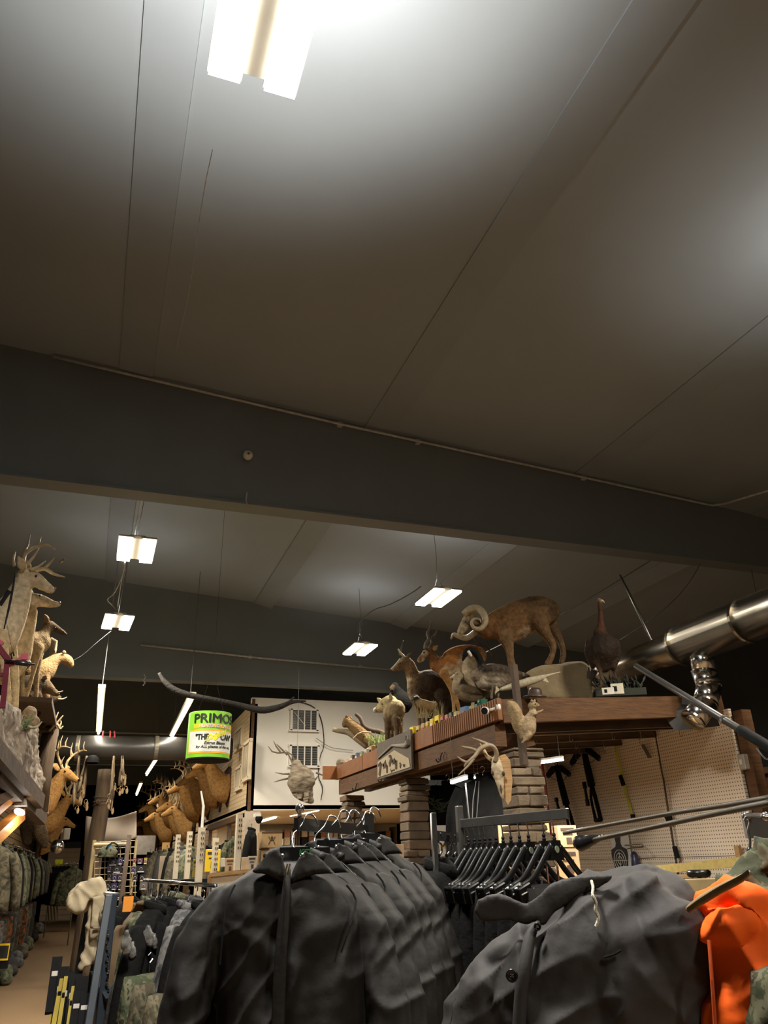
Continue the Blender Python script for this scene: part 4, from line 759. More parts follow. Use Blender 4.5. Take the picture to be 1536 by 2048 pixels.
f = MB(); f.tube([V((2.666, yb-0.05, z0+0.20)), V((2.666, (ya+yb)/2, z0+0.27)), V((2.666, ya+0.12, z0+0.22)), V((2.666, ya+0.03, z0+0.24))], [0.006, 0.01, 0.022, 0.028], 8); obj('printed_arrow', f, mat('poster_grey', (0.3, 0.27, 0.22)), sg)
f = MB(); f.lathe([(0.03, 0), (0.035, 0.003), (0.03, 0.006)], V((2.672, ya+0.09, z1-0.07)), (-1, 0, 0), 16, caps=False); obj('emblem', f, mat('poster_grey', (0, 0, 0)), sg)
# stone chips piled at the far end of the edge
b = MB(); p = at(681, 1534, X=2.78); b.ball(V((p.x, p.y, DZ+0.045)), (0.05, 0.10, 0.06), n=9, m=6); o = tag(obj('loose_stone', b, mat('stone_0', (0, 0, 0)), smooth=False), 'single loose stone at the far end of the booth edge', 'stone')
# hooks on the header
for i, x in enumerate((767, 782, 885, 890, 715)):
    yq = 1556-(x-700)*0.36+16; p = at(x, yq, X=2.73); s = MB(); s.tube([p, p+V((-0.015, 0, -0.02)), p+V((-0.02, 0.01, -0.06)), p+V((-0.04, 0.02, -0.075)), p+V((-0.055, 0.02, -0.05))], 0.005, 6, smooth=3)
    tag(obj('wire_hook', s, M_steel if i % 2 else M_black), ('first', 'second', 'third', 'fourth', 'leftmost')[i] + ' wire hook on the booth header beam', 'hook', 'hooks on the booth header')
# ---------------------------------------------------------------- deer skull with antlers on a plaque
pl = facing(at(995, 1555, D=5.0), 0)
t = thing('skull_mount', 'bleached deer skull with dark antlers hung on a wooden plaque', 'skull', pl.at(1005, 1600, -0.03))
mb = volumes(MB(), pl, [((0.6, 0.5, 0.35), [(992, 1520, 0, 9, 0.9), (994, 1535, 0, 12, 0.9), (996, 1548, 0, 12, 0.8), (999, 1562, 0, 8.5, 0.9), (1002, 1578, 0, 6.5, 0.9), (1005, 1596, 0, 3, 0.8)])]); organic('skull', mb, M_bone, t, vox=0.006, it=2, attr=False, wrinkle=lambda p: 0.003*noise.noise(p*60))
for x, y in ((985, 1546), (1007, 1547)): b = MB(); b.ball(pl.at(x, y, 0.016), (3*pl.m, 5*pl.m, 4.5*pl.m), u=pl.u); obj('eye_socket', b, M_woodd, t, smooth=True)
b = MB(); b.ball(pl.at(1002, 1577, 0.016), (1.8*pl.m, 2.5*pl.m, 9*pl.m), u=pl.u); obj('nasal_hollow', b, M_woodd, t, smooth=True)
AN_ = mat('skull_antler', (0.27, 0.20, 0.12), (0.17, 0.12, 0.07), rough=0.5, scale=12)
for pts in ([(990, 1524, 0.02, 5), (993, 1506, 0.03, 5), (985, 1493, 0.05, 5), (972, 1492, 0.07, 5), (958, 1500, 0.09, 4.5), (950, 1512, 0.1, 4), (935, 1525, 0.11, 3.2), (928, 1534, 0.11, 1)], [(988, 1494, 0.05, 4), (965, 1484, 0.04, 3), (943, 1475, 0.03, 0.8)], [(956, 1503, 0.09, 3.5), (945, 1498, 0.09, 3), (930, 1495, 0.1, 2.4), (922, 1492, 0.1, 0.8)], [(950, 1512, 0.1, 3.2), (936, 1524, 0.1, 3), (925, 1521, 0.1, 2.5), (915, 1513, 0.1, 0.8)], [(948, 1516, 0.1, 3), (936, 1532, 0.12, 2.4), (916, 1551, 0.13, 0.8)]): px_tube(t, 'antler', pl, pts, AN_)
for pts in ([(1000, 1524, -0.02, 5), (985, 1520, -0.05, 5), (974, 1512, -0.06, 4), (968, 1500, -0.06, 3), (960, 1487, -0.05, 1)],): px_tube(t, 'antler', pl, pts, M_antler)
b = MB(); pt = [pl.at(x, y, -0.03) for x, y in ((998, 1512), (1010, 1508), (1020, 1520), (1025, 1560), (1022, 1600), (1016, 1610), (1010, 1600), (1002, 1560))]; b.prism(pt, -pl.n*0.02); obj('plaque', b, M_woodl, t)
# ---------------------------------------------------------------- left ledge with white deer
WH = (0.74, 0.61, 0.42); WH2 = (0.64, 0.49, 0.29)
pl = facing(at(50, 1200, D=6.0), 12)
bk_ = beast('white_buck', 'stuffed pale buck with antlers, foremost on the left ledge', 'deer', pl, [
    (WH, [(-40, 1265, 0, 60, 0.6), (-10, 1262, 0, 52, 0.6), (12, 1240, 0, 38, 0.65), (32, 1204, 0, 28, 0.7), (46, 1168, 0, 19, 0.8)]), (WH, [(49, 1152, 0, 17, 0.75), (67, 1157, 0, 16.5, 0.75), (86, 1169, 0, 12, 0.75), (103, 1180, 0, 8, 0.85)]), ((0.68, 0.57, 0.4), [(80, 1174, 0, 6), (100, 1184, 0, 4.5)]),
    (WH2, [(-5, 1290, 0.1, 20, 0.7), (8, 1330, 0.1, 10), (14, 1370, 0.1, 7), (18, 1405, 0.1, 6)]), (WH2, [(12, 1280, -0.1, 20, 0.7), (26, 1330, -0.1, 11), (30, 1380, -0.1, 8), (29, 1435, -0.1, 7)])], vox=0.012)
ears(bk_, pl, [(48, 1140, 0.07, 36, 1112, 0.11, 9), (56, 1140, -0.06, 52, 1118, -0.08, 8)], WH2); eyes(bk_, pl, 72, 1152, 0.052, 2.4)
px_tube(bk_, 'nose', pl, [(108, 1178, 0, 4.5), (111, 1179, 0, 4)], mat('deer_nose', (0.25, 0.15, 0.1), rough=0.4))
for pts in ([(62, 1141, -0.04, 4), (76, 1140, -0.05, 4), (90, 1138, -0.05, 4.5), (108, 1148, -0.03, 3.5), (130, 1154, 0, 1)], [(88, 1138, -0.05, 3.6), (98, 1128, -0.04, 3), (109, 1115, -0.03, 1)], [(60, 1140, 0.05, 4), (75, 1134, 0.06, 3), (91, 1122, 0.06, 1)],
            [(46, 1126, 0.05, 4), (50, 1108, 0.09, 4), (62, 1098, 0.12, 4), (80, 1091, 0.14, 3.6), (96, 1090, 0.16, 3), (110, 1099, 0.17, 1)], [(56, 1128, 0.05, 3), (68, 1112, 0.07, 2.6), (78, 1096, 0.09, 0.8)], [(28, 1132, 0, 3), (27, 1116, 0, 2.5), (31, 1103, 0, 0.8)], [(76, 1092, 0.14, 2.6), (82, 1073, 0.13, 0.8)], [(58, 1132, -0.06, 3.2), (46, 1112, -0.1, 3), (56, 1088, -0.14, 2.5), (60, 1068, -0.15, 0.8)]): px_tube(bk_, 'antler', pl, pts, M_horn)
pl = facing(at(60, 1240, D=6.5), 12)
do_ = beast('white_doe', 'stuffed pale doe looking right, just behind the white buck', 'deer', pl, [
    (WH2, [(10, 1340, 0, 30, 0.7), (28, 1312, 0, 32, 0.7), (42, 1267, 0, 26, 0.75), (56, 1226, 0, 19, 0.8)]), (WH, [(66, 1200, 0, 15, 0.75), (84, 1202, 0, 13, 0.75), (104, 1208, 0, 8.5, 0.8), (116, 1209, 0, 6, 0.9)]), (WH2, [(20, 1345, 0.08, 16, 0.8), (26, 1390, 0.08, 8), (28, 1440, 0.08, 6)])], vox=0.013)
eyes(do_, pl, 80, 1191, 0.052, 2.2); ears(do_, pl, [(62, 1192, -0.05, 50, 1172, -0.1, 8)], WH2); px_tube(do_, 'nose', pl, [(117, 1206, 0, 4), (120, 1207, 0, 3.5)], mat('deer_nose', (0, 0, 0)))
pl = facing(at(70, 1300, D=7.2), 20); h = 0.1
st = beast('white_yearling', 'stuffed pale hornless deer standing behind the doe, its head toned dark as shade', 'deer', pl, [
    ((0.5, 0.38, 0.22), [(46, 1292, 0, 27, 0.7), (64, 1290, 0, 28, 0.7), (80, 1284, 0, 23, 0.7)]), ((0.28, 0.2, 0.12), [(78, 1284, 0, 17, 0.7), (90, 1264, 0, 12, 0.7), (98, 1250, 0, 10, 0.75)]), ((0.12, 0.085, 0.055), [(100, 1250, 0, 10, 0.75), (116, 1260, 0, 8, 0.75), (130, 1268, 0, 5)]),  # neck and head coat coloured darker to stand for shade
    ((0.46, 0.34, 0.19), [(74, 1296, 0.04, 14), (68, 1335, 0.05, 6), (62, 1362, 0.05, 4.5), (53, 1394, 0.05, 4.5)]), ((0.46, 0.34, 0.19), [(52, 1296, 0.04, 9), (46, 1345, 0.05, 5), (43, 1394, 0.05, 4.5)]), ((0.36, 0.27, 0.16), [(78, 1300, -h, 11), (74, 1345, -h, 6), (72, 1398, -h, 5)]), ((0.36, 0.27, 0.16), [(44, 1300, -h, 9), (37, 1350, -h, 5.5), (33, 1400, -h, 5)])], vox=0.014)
eyes(st, pl, 110, 1256, 0.05, 1.6); ears(st, pl, [(96, 1244, 0.05, 88, 1228, 0.08, 6)], BRN)
pl = facing(at(110, 1330, D=8.0), 10)
we = beast('stuffed_cougar', 'stuffed tan long-necked animal with a blunt head, middle left', 'animal', pl, [((0.36, 0.25, 0.13), [(70, 1352, 0, 22, 0.8), (90, 1340, 0, 22, 0.8), (108, 1322, 0, 13, 0.8), (124, 1316, 0, 11, 0.8), (136, 1322, 0, 11, 0.8), (142, 1330, 0, 7)]), ((0.3, 0.2, 0.11), [(76, 1365, 0.05, 9), (74, 1400, 0.05, 6)]), ((0.3, 0.2, 0.11), [(92, 1358, 0.05, 8), (94, 1400, 0.05, 6)])], vox=0.014); eyes(we, pl, 138, 1320, 0.05, 1.3)
ears(we, pl, [(128, 1308, 0.04, 128, 1300, 0.05, 4)], TAN)
pl = facing(at(108, 1290, D=8.3)); b = MB()
for k in range(7): b.tube([pl.at(103+k*1.8, 1275+k, 0.01*k), pl.at(102+k*1.5, 1300, 0.01*k), pl.at(98+k*2.2, 1318-k*2, 0.01*k)], [(1.5*pl.m, 0.004), (2.4*pl.m, 0.004), (0.5*pl.m, 0.002)], 6, up=pl.n)
tag(obj('feather_fan', b, mat('tan_feather', (0.38, 0.28, 0.16), rough=0.8)), 'hanging bunch of tan tail feathers above the blunt-headed animal', 'feathers')
pl = facing(at(90, 1375, D=7.6), 10)
br = beast('stuffed_wild_hog', 'dark stuffed hog on the left ledge with a pale muzzle', 'boar', pl, [((0.09, 0.065, 0.04), [(45, 1378, 0, 24, 0.8), (68, 1372, 0, 24, 0.8), (84, 1372, 0, 17, 0.8)]), ((0.20, 0.145, 0.085), [(92, 1372, 0, 13, 0.8), (104, 1382, 0, 9, 0.8), (114, 1388, 0, 6)]), ((0.1, 0.07, 0.045), [(60, 1392, 0.06, 9), (58, 1430, 0.06, 6)]), ((0.1, 0.07, 0.045), [(76, 1392, 0.06, 9), (76, 1430, 0.06, 6)])], vox=0.013)
px_tube(br, 'tusk', pl, [(112, 1386, 0.04, 2), (119, 1384, 0.05, 1.6), (126, 1382, 0.05, 0.6)], M_bone); ears(br, pl, [(88, 1360, 0.05, 92, 1350, 0.07, 5)], BRN)
pl = facing(at(100, 1405, D=8.2), 10)
br = beast('stuffed_wild_hog', 'second dark stuffed hog, lower and partly behind the first', 'boar', pl, [((0.13, 0.095, 0.06), [(75, 1410, 0, 24, 0.8), (96, 1398, 0, 17, 0.8), (108, 1396, 0, 11, 0.8), (118, 1396, 0, 6)]), ((0.09, 0.07, 0.05), [(85, 1420, 0.05, 10), (86, 1450, 0.05, 7)])], vox=0.014); px_tube(br, 'tusk', pl, [(116, 1398, 0.04, 1.8), (126, 1398, 0.05, 1.4), (134, 1394, 0.05, 0.6)], M_bone)
# small bird in flight and feather silhouettes in the dark above
pl = facing(at(125, 1122, D=8)); b = MB(); b.tube([pl.at(119, 1128, 0), pl.at(124, 1122, 0), pl.at(130, 1117, 0)], [0.6*pl.m, 2.6*pl.m, 1*pl.m], 8, smooth=3); b.tube([pl.at(124, 1121, 0), pl.at(135, 1119, 0.05)], [(2*pl.m, 0.004), (0.5*pl.m, 0.002)], 6, up=pl.n); tag(obj('stuffed_songbird', b, mat('bird_tan', (0.42, 0.30, 0.15), rough=0.8), smooth=True), 'tiny tan bird hung in the dark right of the antlers', 'bird')
# rough grey rock ledge
E_ = [(-60, 1350, 4.6), (0, 1398, 5.4), (40, 1428, 6.1), (72, 1454, 6.9), (84, 1510, 7.0), (80, 1588, 7.0), (68, 1594, 6.8), (30, 1548, 6.0), (0, 1514, 5.4), (-60, 1450, 4.6)]
F_ = [at(x, y, D=d) for x, y, d in E_]; b = MB(); n_ = len(F_); B_ = [p+V((-0.75, 0.25, 0)) for p in F_]
b.add(F_+B_, [tuple(range(n_)), tuple(range(2*n_-1, n_-1, -1))] + [(i, i+n_, (i+1) % n_+n_, (i+1) % n_) for i in range(n_)])
M_rock = mat('grey_bark_rock', (0.36, 0.285, 0.21), (0.075, 0.055, 0.04), rough=0.95, scale=13, detail=8, bump=1.0, bscale=18, stretch=(1, 1, 0.55))
LE = organic('rock_ledge', b, M_rock, vox=0.022, it=1, attr=False, wrinkle=lambda p: 0.05*noise.noise(V((p.x*9, p.y*9, p.z*4.5)))+0.03*abs(noise.noise(p*26))); tag(LE, 'rough grey bark-like rock ledge carrying the white deer', 'ledge')
sh = at(112, 1434, D=8.0); b = MB(); b.box(((-2.1+sh.x)/2, 8.0, sh.z-0.02), (sh.x+2.1, 1.9, 0.04)); tag(obj('animal_shelf', b, M_woodd), 'dark board shelf behind the rock ledge carrying the hogs', 'shelf')
# timber under the ledge
t = thing('ledge_timber_frame', 'dark and orange timber braces under the rock ledge', 'timber frame', at(40, 1640, D=7))
for a, c, wd, m in (((-40, 1468, 4.9), (76, 1604, 6.9), 0.09, M_woodd), ((-10, 1545, 5.6), (84, 1640, 7.4), 0.07, M_woodd), ((-20, 1605, 5.8), (38, 1575, 6.4), 0.06, M_wood), ((-20, 1632, 6.0), (20, 1598, 6.4), 0.05, M_orange_wood), ((-20, 1684, 6.2), (40, 1628, 6.6), 0.075, M_orange_wood)):
    f = MB(); f.beam(at(*a[:2], D=a[2]), at(*c[:2], D=c[2]), wd, wd*1.1); obj('brace', f, m, t)
f = MB(); f.beam(at(-8, 1615, D=6.5), at(30, 1590, D=6.9), 0.3, 0.03); obj('shelf_board', f, M_woodd, t)
p = at(39, 1624, D=6.4); t = thing('small_spotlight', 'small bright spotlight under the rock ledge', 'lamp', p); f = MB(); f.ball(p, (0.04, 0.03, 0.022), u=(0.8, 0.3, -0.3)); obj('bulb', f, M_ledc, t, smooth=True); f = MB(); f.lathe([(0.03, -0.05), (0.045, 0.0), (0.043, 0.0)], p+V((0, 0.01, 0.04)), (0, 0, -1), 14); obj('shade', f, M_house, t)
l = bpy.data.lights.new('spot_glow', 'POINT'); l.energy = 2.0; l.color = LAMP_COL; l.shadow_soft_size = 0.04; o = bpy.data.objects.new('spot_glow', l); COL.objects.link(o); o.parent = t; o.location = (0.03, 0, -0.07)
# weathered post behind the ledge
p = at(86, 1560, D=8.4); b = MB(); b.tube([V((p.x, p.y, at(86, 1625, D=8.4).z)), V((p.x-0.01, p.y, at(86, 1540, D=8.4).z)), V((p.x, p.y, at(86, 1458, D=8.4).z))], [0.085, 0.08, 0.075], 14); M_bark = mat('bark', (0.105, 0.066, 0.034), (0.04, 0.025, 0.014), rough=0.95, scale=11, stretch=(1, 1, 0.15), bump=1.0, bscale=22); po = tag(obj('log_post', b, M_bark, smooth=True), 'weathered log post behind the rock ledge', 'post')
f = MB(); f.box(at(86, 1462, D=8.35), (0.2, 0.2, 0.03)); obj('cap_board', f, M_woodd, po)
pl = facing(at(112, 1445, D=8.2)); b = MB()
for pts in ([(98, 1462, 2), (108, 1452, 2.6), (114, 1448, 2.6), (120, 1458, 2.2), (126, 1452, 1)], [(106, 1453, 2.4), (110, 1440, 2), (117, 1424, 0.8)], [(112, 1449, 2.2), (119, 1440, 2), (126, 1431, 0.8)], [(118, 1456, 2), (122, 1446, 1.6), (121, 1441, 0.7)], [(108, 1446, 2), (107, 1436, 1.6), (105, 1427, 0.7)]): b.tube([pl.at(x, y, 0) for x, y, r in pts], [r*pl.m for x, y, r in pts], 7, smooth=3)
tag(obj('shed_antler', b, M_antler, smooth=True), 'shed antler sticking out right of the log post', 'antler')
pl = facing(at(70, 1450, D=6.3)); b = MB(); b.tube([pl.at(x, y, 0.2) for x, y in ((56, 1452), (66, 1456), (76, 1452), (84, 1443))], [2*pl.m, 2.6*pl.m, 2.2*pl.m, 0.6*pl.m], 8, smooth=3); tag(obj('shed_antler', b, M_horn, smooth=True), 'pale antler tine lying on the rock ledge', 'antler')
b = MB()
for k in range(60):
    p = pl.at(rnd(30, 62), rnd(1440, 1462), rnd(0.1, 0.25)); a = V((rnd(-0.05, 0.05), rnd(-0.04, 0.02), rnd(-0.02, 0.07))); b.tube([p, p+a*0.5, p+a], [0.002, 0.007, 0.001], 4)
tag(obj('ledge_plants', b, mat('ledge_plant', (0.08, 0.2, 0.10), (0.32, 0.26, 0.12), rough=0.8, scale=14)), 'green and straw artificial plants on the rock ledge', 'plants', kind='stuff')
b = MB(); b.ball(pl.at(58, 1432, 0.1), (0.055, 0.05, 0.075), n=12, m=8); b.ball(pl.at(62, 1445, 0.12), (0.06, 0.05, 0.05), n=12, m=8); bg = organic('burlap_bag', b, mat('burlap', (0.36, 0.26, 0.15), (0.24, 0.16, 0.09), rough=0.95, scale=40, bump=0.6), vox=0.012, it=2, attr=False, wrinkle=lambda p: 0.008*noise.noise(p*30)); tag(bg, 'lumpy tan burlap bag at the feet of the white deer', 'bag')
# maroon stand with a black scope
pl = facing(at(20, 1340, D=5.0), 0); M_mar = mat('maroon_metal', (0.11, 0.014, 0.024), (0.08, 0.01, 0.018), rough=0.6, spec=0.1, scale=10); M_pink = mat('pink_metal', (0.36, 0.075, 0.10), rough=0.6, spec=0.1)
t = thing('maroon_stand', 'maroon metal stand with black scope at the far left', 'stand', pl.at(8, 1415, 0))
for pts, wd, m in ((((-10, 1285), (24, 1330)), 0.03, M_mar), (((5, 1416), (14, 1325)), 0.03, M_mar), (((-4, 1330), (-12, 1416)), 0.028, M_mar), (((22, 1330), (50, 1312)), 0.022, M_pink), (((-10, 1278), (4, 1290)), 0.03, M_pink), (((-10, 1352), (12, 1348)), 0.02, M_mar)):
    f = MB(); f.beam(pl.at(*pts[0], 0), pl.at(*pts[1], 0), wd, wd); obj('frame_tube', f, m, t)
f = MB(); f.box(pl.at(49, 1314, 0.0), (0.04, 0.03, 0.035)); obj('clamp_plate', f, M_pink, t)
f = MB(); f.tube([pl.at(x, y, 0.03) for x, y in ((8, 1321), (30, 1323), (32, 1325), (60, 1328), (62, 1328), (70, 1329))], [2.2*pl.m, 2.2*pl.m, 5*pl.m, 6*pl.m, 2*pl.m, 1.5*pl.m], 12); obj('scope', f, M_blackp, t, smooth=True)
f = MB(); f.tube([pl.at(24, 1318, 0.0), pl.at(22, 1308, 0), pl.at(26, 1304, 0), pl.at(28, 1312, 0)], 0.005, 6); obj('hook', f, M_black, t)
pl = facing(at(20, 1200, D=5.2)); b = MB(); b.tube([pl.at(x, y, 0.0) for x, y in ((31, 1145), (26, 1175), (18, 1215), (8, 1258))], [1*pl.m, 2.2*pl.m, 2.2*pl.m, 1*pl.m], 8, smooth=3); bw = tag(obj('archery_bow', b, M_black, smooth=True), 'black bow limb leaning in front of the white buck', 'bow')
f = MB(); f.tube([pl.at(0, 1210, 0.02), pl.at(10, 1195, 0.02), pl.at(18, 1182, 0.02)], [4*pl.m, 4*pl.m, 5*pl.m], 8); obj('quiver', f, M_black, bw); f = MB(); f.tube([pl.at(31, 1145, 0.0), pl.at(12, 1240, 0.03), pl.at(24, 1300, 0.02)], 0.0015, 4); obj('bowstring', f, M_black, bw)

# ---------------------------------------------------------------- shoulder mounts (deer heads)
def deer_mount(label, col, spread=1.0, group='deer heads on the brick wall'):
    t = thing('deer_head_mount', label, 'deer head', (0, 0, 0), group); pl = Plane((0, 0, 0), 0); pl.n = V((0, -1, 0)); pl.m = 1.0
    A = lambda x, z, y=0.0: V((x, y, z))
    mb = MB(); mb.col = col
    mb.tube([A(0.02, -0.12), A(0.10, -0.10), A(0.22, 0.02), A(0.32, 0.17), A(0.38, 0.28)], [(0.27, 0.20), (0.25, 0.19), (0.18, 0.13), (0.125, 0.10), (0.10, 0.085)], 14, up=(0, -1, 0), smooth=3)
    mb.col = tuple(v*1.1 for v in col); mb.tube([A(0.36, 0.30), A(0.46, 0.29), A(0.58, 0.23), A(0.66, 0.19)], [(0.10, 0.085), (0.088, 0.07), (0.06, 0.05), (0.045, 0.042)], 12, up=(0, -1, 0), smooth=3); mb.ball(A(0.66, 0.19), 0.043)
    organic('neck_and_head', mb, M_fur, t, vox=0.022, it=2)
    for s in (1, -1):
        b = MB(); b.tube([A(0.36, 0.35, s*0.07), A(0.34, 0.40, s*0.14), A(0.33, 0.42, s*0.22)], [(0.03, 0.015), (0.055, 0.02), (0.01, 0.01)], 8, up=(1, 0, 0), smooth=2); o = obj('ear', b, M_fur, t, smooth=True); ca = o.data.color_attributes.new('coat', 'FLOAT_COLOR', 'POINT'); ca.data.foreach_set('color', [*col, 1.0]*len(o.data.vertices))
        b = MB(); b.ball(A(0.47, 0.33, s*0.068), 0.017, n=7, m=5); obj('eye', b, M_eye, t, smooth=True)
        b = MB(); w_ = spread
        b.tube([A(0.40, 0.37, s*0.035), A(0.36, 0.50, s*0.12*w_), A(0.38, 0.62, s*0.25*w_), A(0.50, 0.68, s*0.30*w_), A(0.62, 0.66, s*0.24*w_)], [0.022, 0.02, 0.017, 0.013, 0.004], 7, smooth=3)
        for p, q in ((A(0.37, 0.56, s*0.19*w_), A(0.36, 0.80, s*0.20*w_)), (A(0.45, 0.66, s*0.28*w_), A(0.45, 0.86, s*0.26*w_)), (A(0.54, 0.68, s*0.28*w_), A(0.55, 0.82, s*0.26*w_)), (A(0.385, 0.43, s*0.07), A(0.43, 0.55, s*0.08)), (A(0.38, 0.60, s*0.23*w_), A(0.28, 0.76, s*0.3*w_))): b.tube([p, p.lerp(q, 0.5)+V((-0.02, 0, 0)), q], [0.013, 0.011, 0.002], 6)
        obj('antler', b, M_antler, t, smooth=True)
    b = MB(); b.ball(A(0.70, 0.19), (0.015, 0.03, 0.02)); obj('nose', b, M_black, t, smooth=True)
    b = MB(); pts = [(0, -0.44), (0.13, -0.30), (0.22, -0.05), (0.2, 0.18), (0, 0.25), (-0.2, 0.18), (-0.22, -0.05), (-0.13, -0.30)]; b.prism([V((-0.03, y, z)) for y, z in pts], (0.045, 0, 0)); obj('shield_plaque', b, M_woodd, t)
    return t
D0 = deer_mount('deer head mount nearest the tall vent window, upper row', (0.46, 0.275, 0.11), 1.0); D1 = deer_mount('x', (0.42, 0.24, 0.09), 0.85)
first = {0: True, 1: True}
def mount(k, x, y, label, turn, sc, side=-1, X=None, group=None):
    src = (D0, D1)[k]; X = X if X is not None else (WX-0.02 if side < 0 else -1.9); p = at(x, y, X=X); rz = (PI if side < 0 else 0) + math.radians(turn)
    if first[k]:
        first[k] = False; o = src; o.location = p; o.rotation_euler = (0, 0, rz); o.scale = (sc, sc, sc); o['label'] = label
    else: o = copy_tree(src, None, p, rz, label, sc)
    if group: o['group'] = group
    return o
for k, x, y, lab, tn, sc in ((0, 457, 1562, 'nearest deer head in the upper row, its plaque beside the vent windows', 12, 1.0), (1, 442, 1575, 'second deer head in the upper row from the vent windows', -14, 1.0), (0, 418, 1592, 'third deer head in the upper row, below the can sign', 18, 1.05),
        (1, 402, 1606, 'fourth deer head in the upper row, tallest antlers above', 4, 1.1), (0, 388, 1650, 'deer head low in the second row, before the white upright', -10, 1.1), (1, 372, 1642, 'deer head in the second row, chest towards the windows', 14, 1.15), (1, 356, 1625, 'deer head midway along the brick wall, upper row', -6, 1.2), (0, 345, 1658, 'deer head midway along the brick wall, lower row', 8, 1.2), (0, 328, 1640, 'deer head near the far end of the brick wall, upper row', 20, 1.3), (1, 318, 1668, 'deer head second from the far end, lower row', -12, 1.3), (0, 300, 1680, 'farthest deer head on the brick wall, beside the white sheet', 6, 1.4)): mount(k, x, y, lab, tn, sc)
for k, x, y, lab, tn, sc, X in ((1, 92, 1630, 'dark deer head on the left, facing right below the hanging snares', -20, 0.85, -0.75), (0, 80, 1672, 'lowest dark deer head on the left near the round mirror', 10, 0.85, -0.85), (1, 78, 1590, 'upper dark deer head on the left with tall antlers', -35, 0.9, -0.75)): mount(k, x, y, lab, tn, sc, 1, X, 'deer heads on the left')
# dark hide and turkey fan beside the left heads
pl = facing(at(95, 1600, D=9.2)); b = MB()
for j, (cx, cy, r_) in enumerate(((94, 1578, 16), (95, 1612, 15))):
    for k in range(15):
        a = PI*(0.55+0.9*k/14); b.tube([pl.at(cx, cy, 0.02*j), pl.at(cx+math.cos(a)*r_*0.7, cy-math.sin(a)*r_, 0.02*j+0.004*(k % 2))], [(0.008, 0.003), (0.022, 0.003)], 6, up=pl.n)
tag(obj('turkey_tail_fan', b, mat('fan_feather', (0.26, 0.18, 0.10), (0.10, 0.065, 0.035), rough=0.8, scale=26)), 'brown turkey tail fans hung left of the dark deer heads', 'feathers')
pl = facing(at(65, 1660, D=9.5)); hd = beast('hanging_fur_pelt', 'dark shaggy fur pelt hanging on the left above the slat wall', 'pelt', pl, [((0.05, 0.033, 0.018), [(60, 1628, 0, 14, 0.4), (56, 1655, 0, 16, 0.4), (54, 1684, 0, 10, 0.3)]), ((0.08, 0.055, 0.03), [(75, 1640, 0.03, 10, 0.5), (82, 1668, 0.03, 14, 0.5), (90, 1690, 0.02, 8, 0.4)])], vox=0.016, it=1)
# ---------------------------------------------------------------- middle of the shop
# tree trunk column
a_ = at(208, 1560, Y=14.4); z_t = 3.12; b = MB(); xs_ = a_.x
b.tube([V((xs_-0.03, 14.4, 0)), V((xs_-0.01, 14.4, 0.9)), V((xs_-0.02, 14.4, 1.8)), V((xs_+0.01, 14.4, 2.5)), V((xs_+0.0, 14.4, z_t))], [0.15, 0.145, 0.135, 0.125, 0.115], 18, smooth=3)
tr = tag(obj('tree_trunk', b, M_bark, smooth=True), 'rough tree trunk column standing under the black duct', 'trunk'); p = at(196, 1604, Y=14.25); f = MB(); f.lathe([(0.012, 0.0), (0.025, 0.02), (0.036, 0.0), (0.04, -0.02)], p, (0, -1, 0), 14, caps=False); f.ball(p, (0.015, 0.008, 0.015)); obj('knot', f, M_woodd, tr, smooth=True)
for z in (2.55, 2.6, 2.66): f = MB(); f.lathe([(0.128, 0), (0.14, 0.01), (0.128, 0.02)], V((xs_, 14.4, z)), (0.05*rnd(-1, 1), 0, 1), 18, caps=False); obj('vine_ring', f, M_woodd, tr, smooth=True)
# snares and shed traps hanging from the duct
def snare(x0, lab, n, y1, dx, Y=13.4):
    t = thing('hanging_snare', lab, 'snare', at(x0, y1, Y=Y), 'snares hanging from the duct')
    for k in range(n):
        f = MB(); xx = x0+rnd(-7, 7); yy = y1-rnd(0, 35); pts = [at(x0+(xx-x0)*q+rnd(-1.5, 1.5)-dx*q, 1512+(yy-1512)*q, Y=Y+rnd(-0.06, 0.06)) for q in (0, 0.3, 0.6, 0.85, 1)]; f.tube(pts, [0.012, 0.014, 0.018, 0.022, 0.006], 6, smooth=3); obj('strand', f, M_bark if k % 2 else mat('twine', (0.26, 0.19, 0.11), rough=0.9), t, smooth=True)
    for k in range(n):
        f = MB(); p = at(x0+rnd(-8, 8)-dx*0.6, rnd(1545, y1), Y=Y); f.lathe([(0.03, -0.006), (0.036, 0), (0.03, 0.006)], p, (rnd(-1, 1), 1, rnd(-0.5, 0.5)), 10, caps=False); f.ball(p+V((0.02, 0, -0.04)), (0.02, 0.008, 0.045)); obj('dried_leaf', f, mat('dried_leaf', (0.33, 0.22, 0.11), rough=0.9), t)
    return t
snare(158, 'bundle of dried snares hanging left of the trunk, nearer the left wall', 6, 1616, 10); snare(173, 'bundle of dried snares hanging directly left of the trunk', 5, 1612, 12); snare(228, 'bundle of dried snares hanging directly right of the trunk', 6, 1622, 8); snare(245, 'shorter bundle of dried snares right of the trunk', 5, 1590, 0)
p = at(185, 1519, Y=13.3); b = MB(); b.lathe([(0.001, 0.13), (0.05, 0.12), (0.09, 0.085), (0.105, 0.03), (0.105, 0.0), (0.09, 0.0)], p-V((0, 0, 0.06)), (0, 0, 1), 18, caps=False); cpp = tag(obj('baseball_hat', b, M_black, smooth=True), 'black rounded hat hung under the duct left of the trunk', 'hat'); f = MB(); f.box(p+V((0, -0.1, -0.05)), (0.16, 0.12, 0.015)); obj('brim', f, M_black, cpp, bev=0.004)
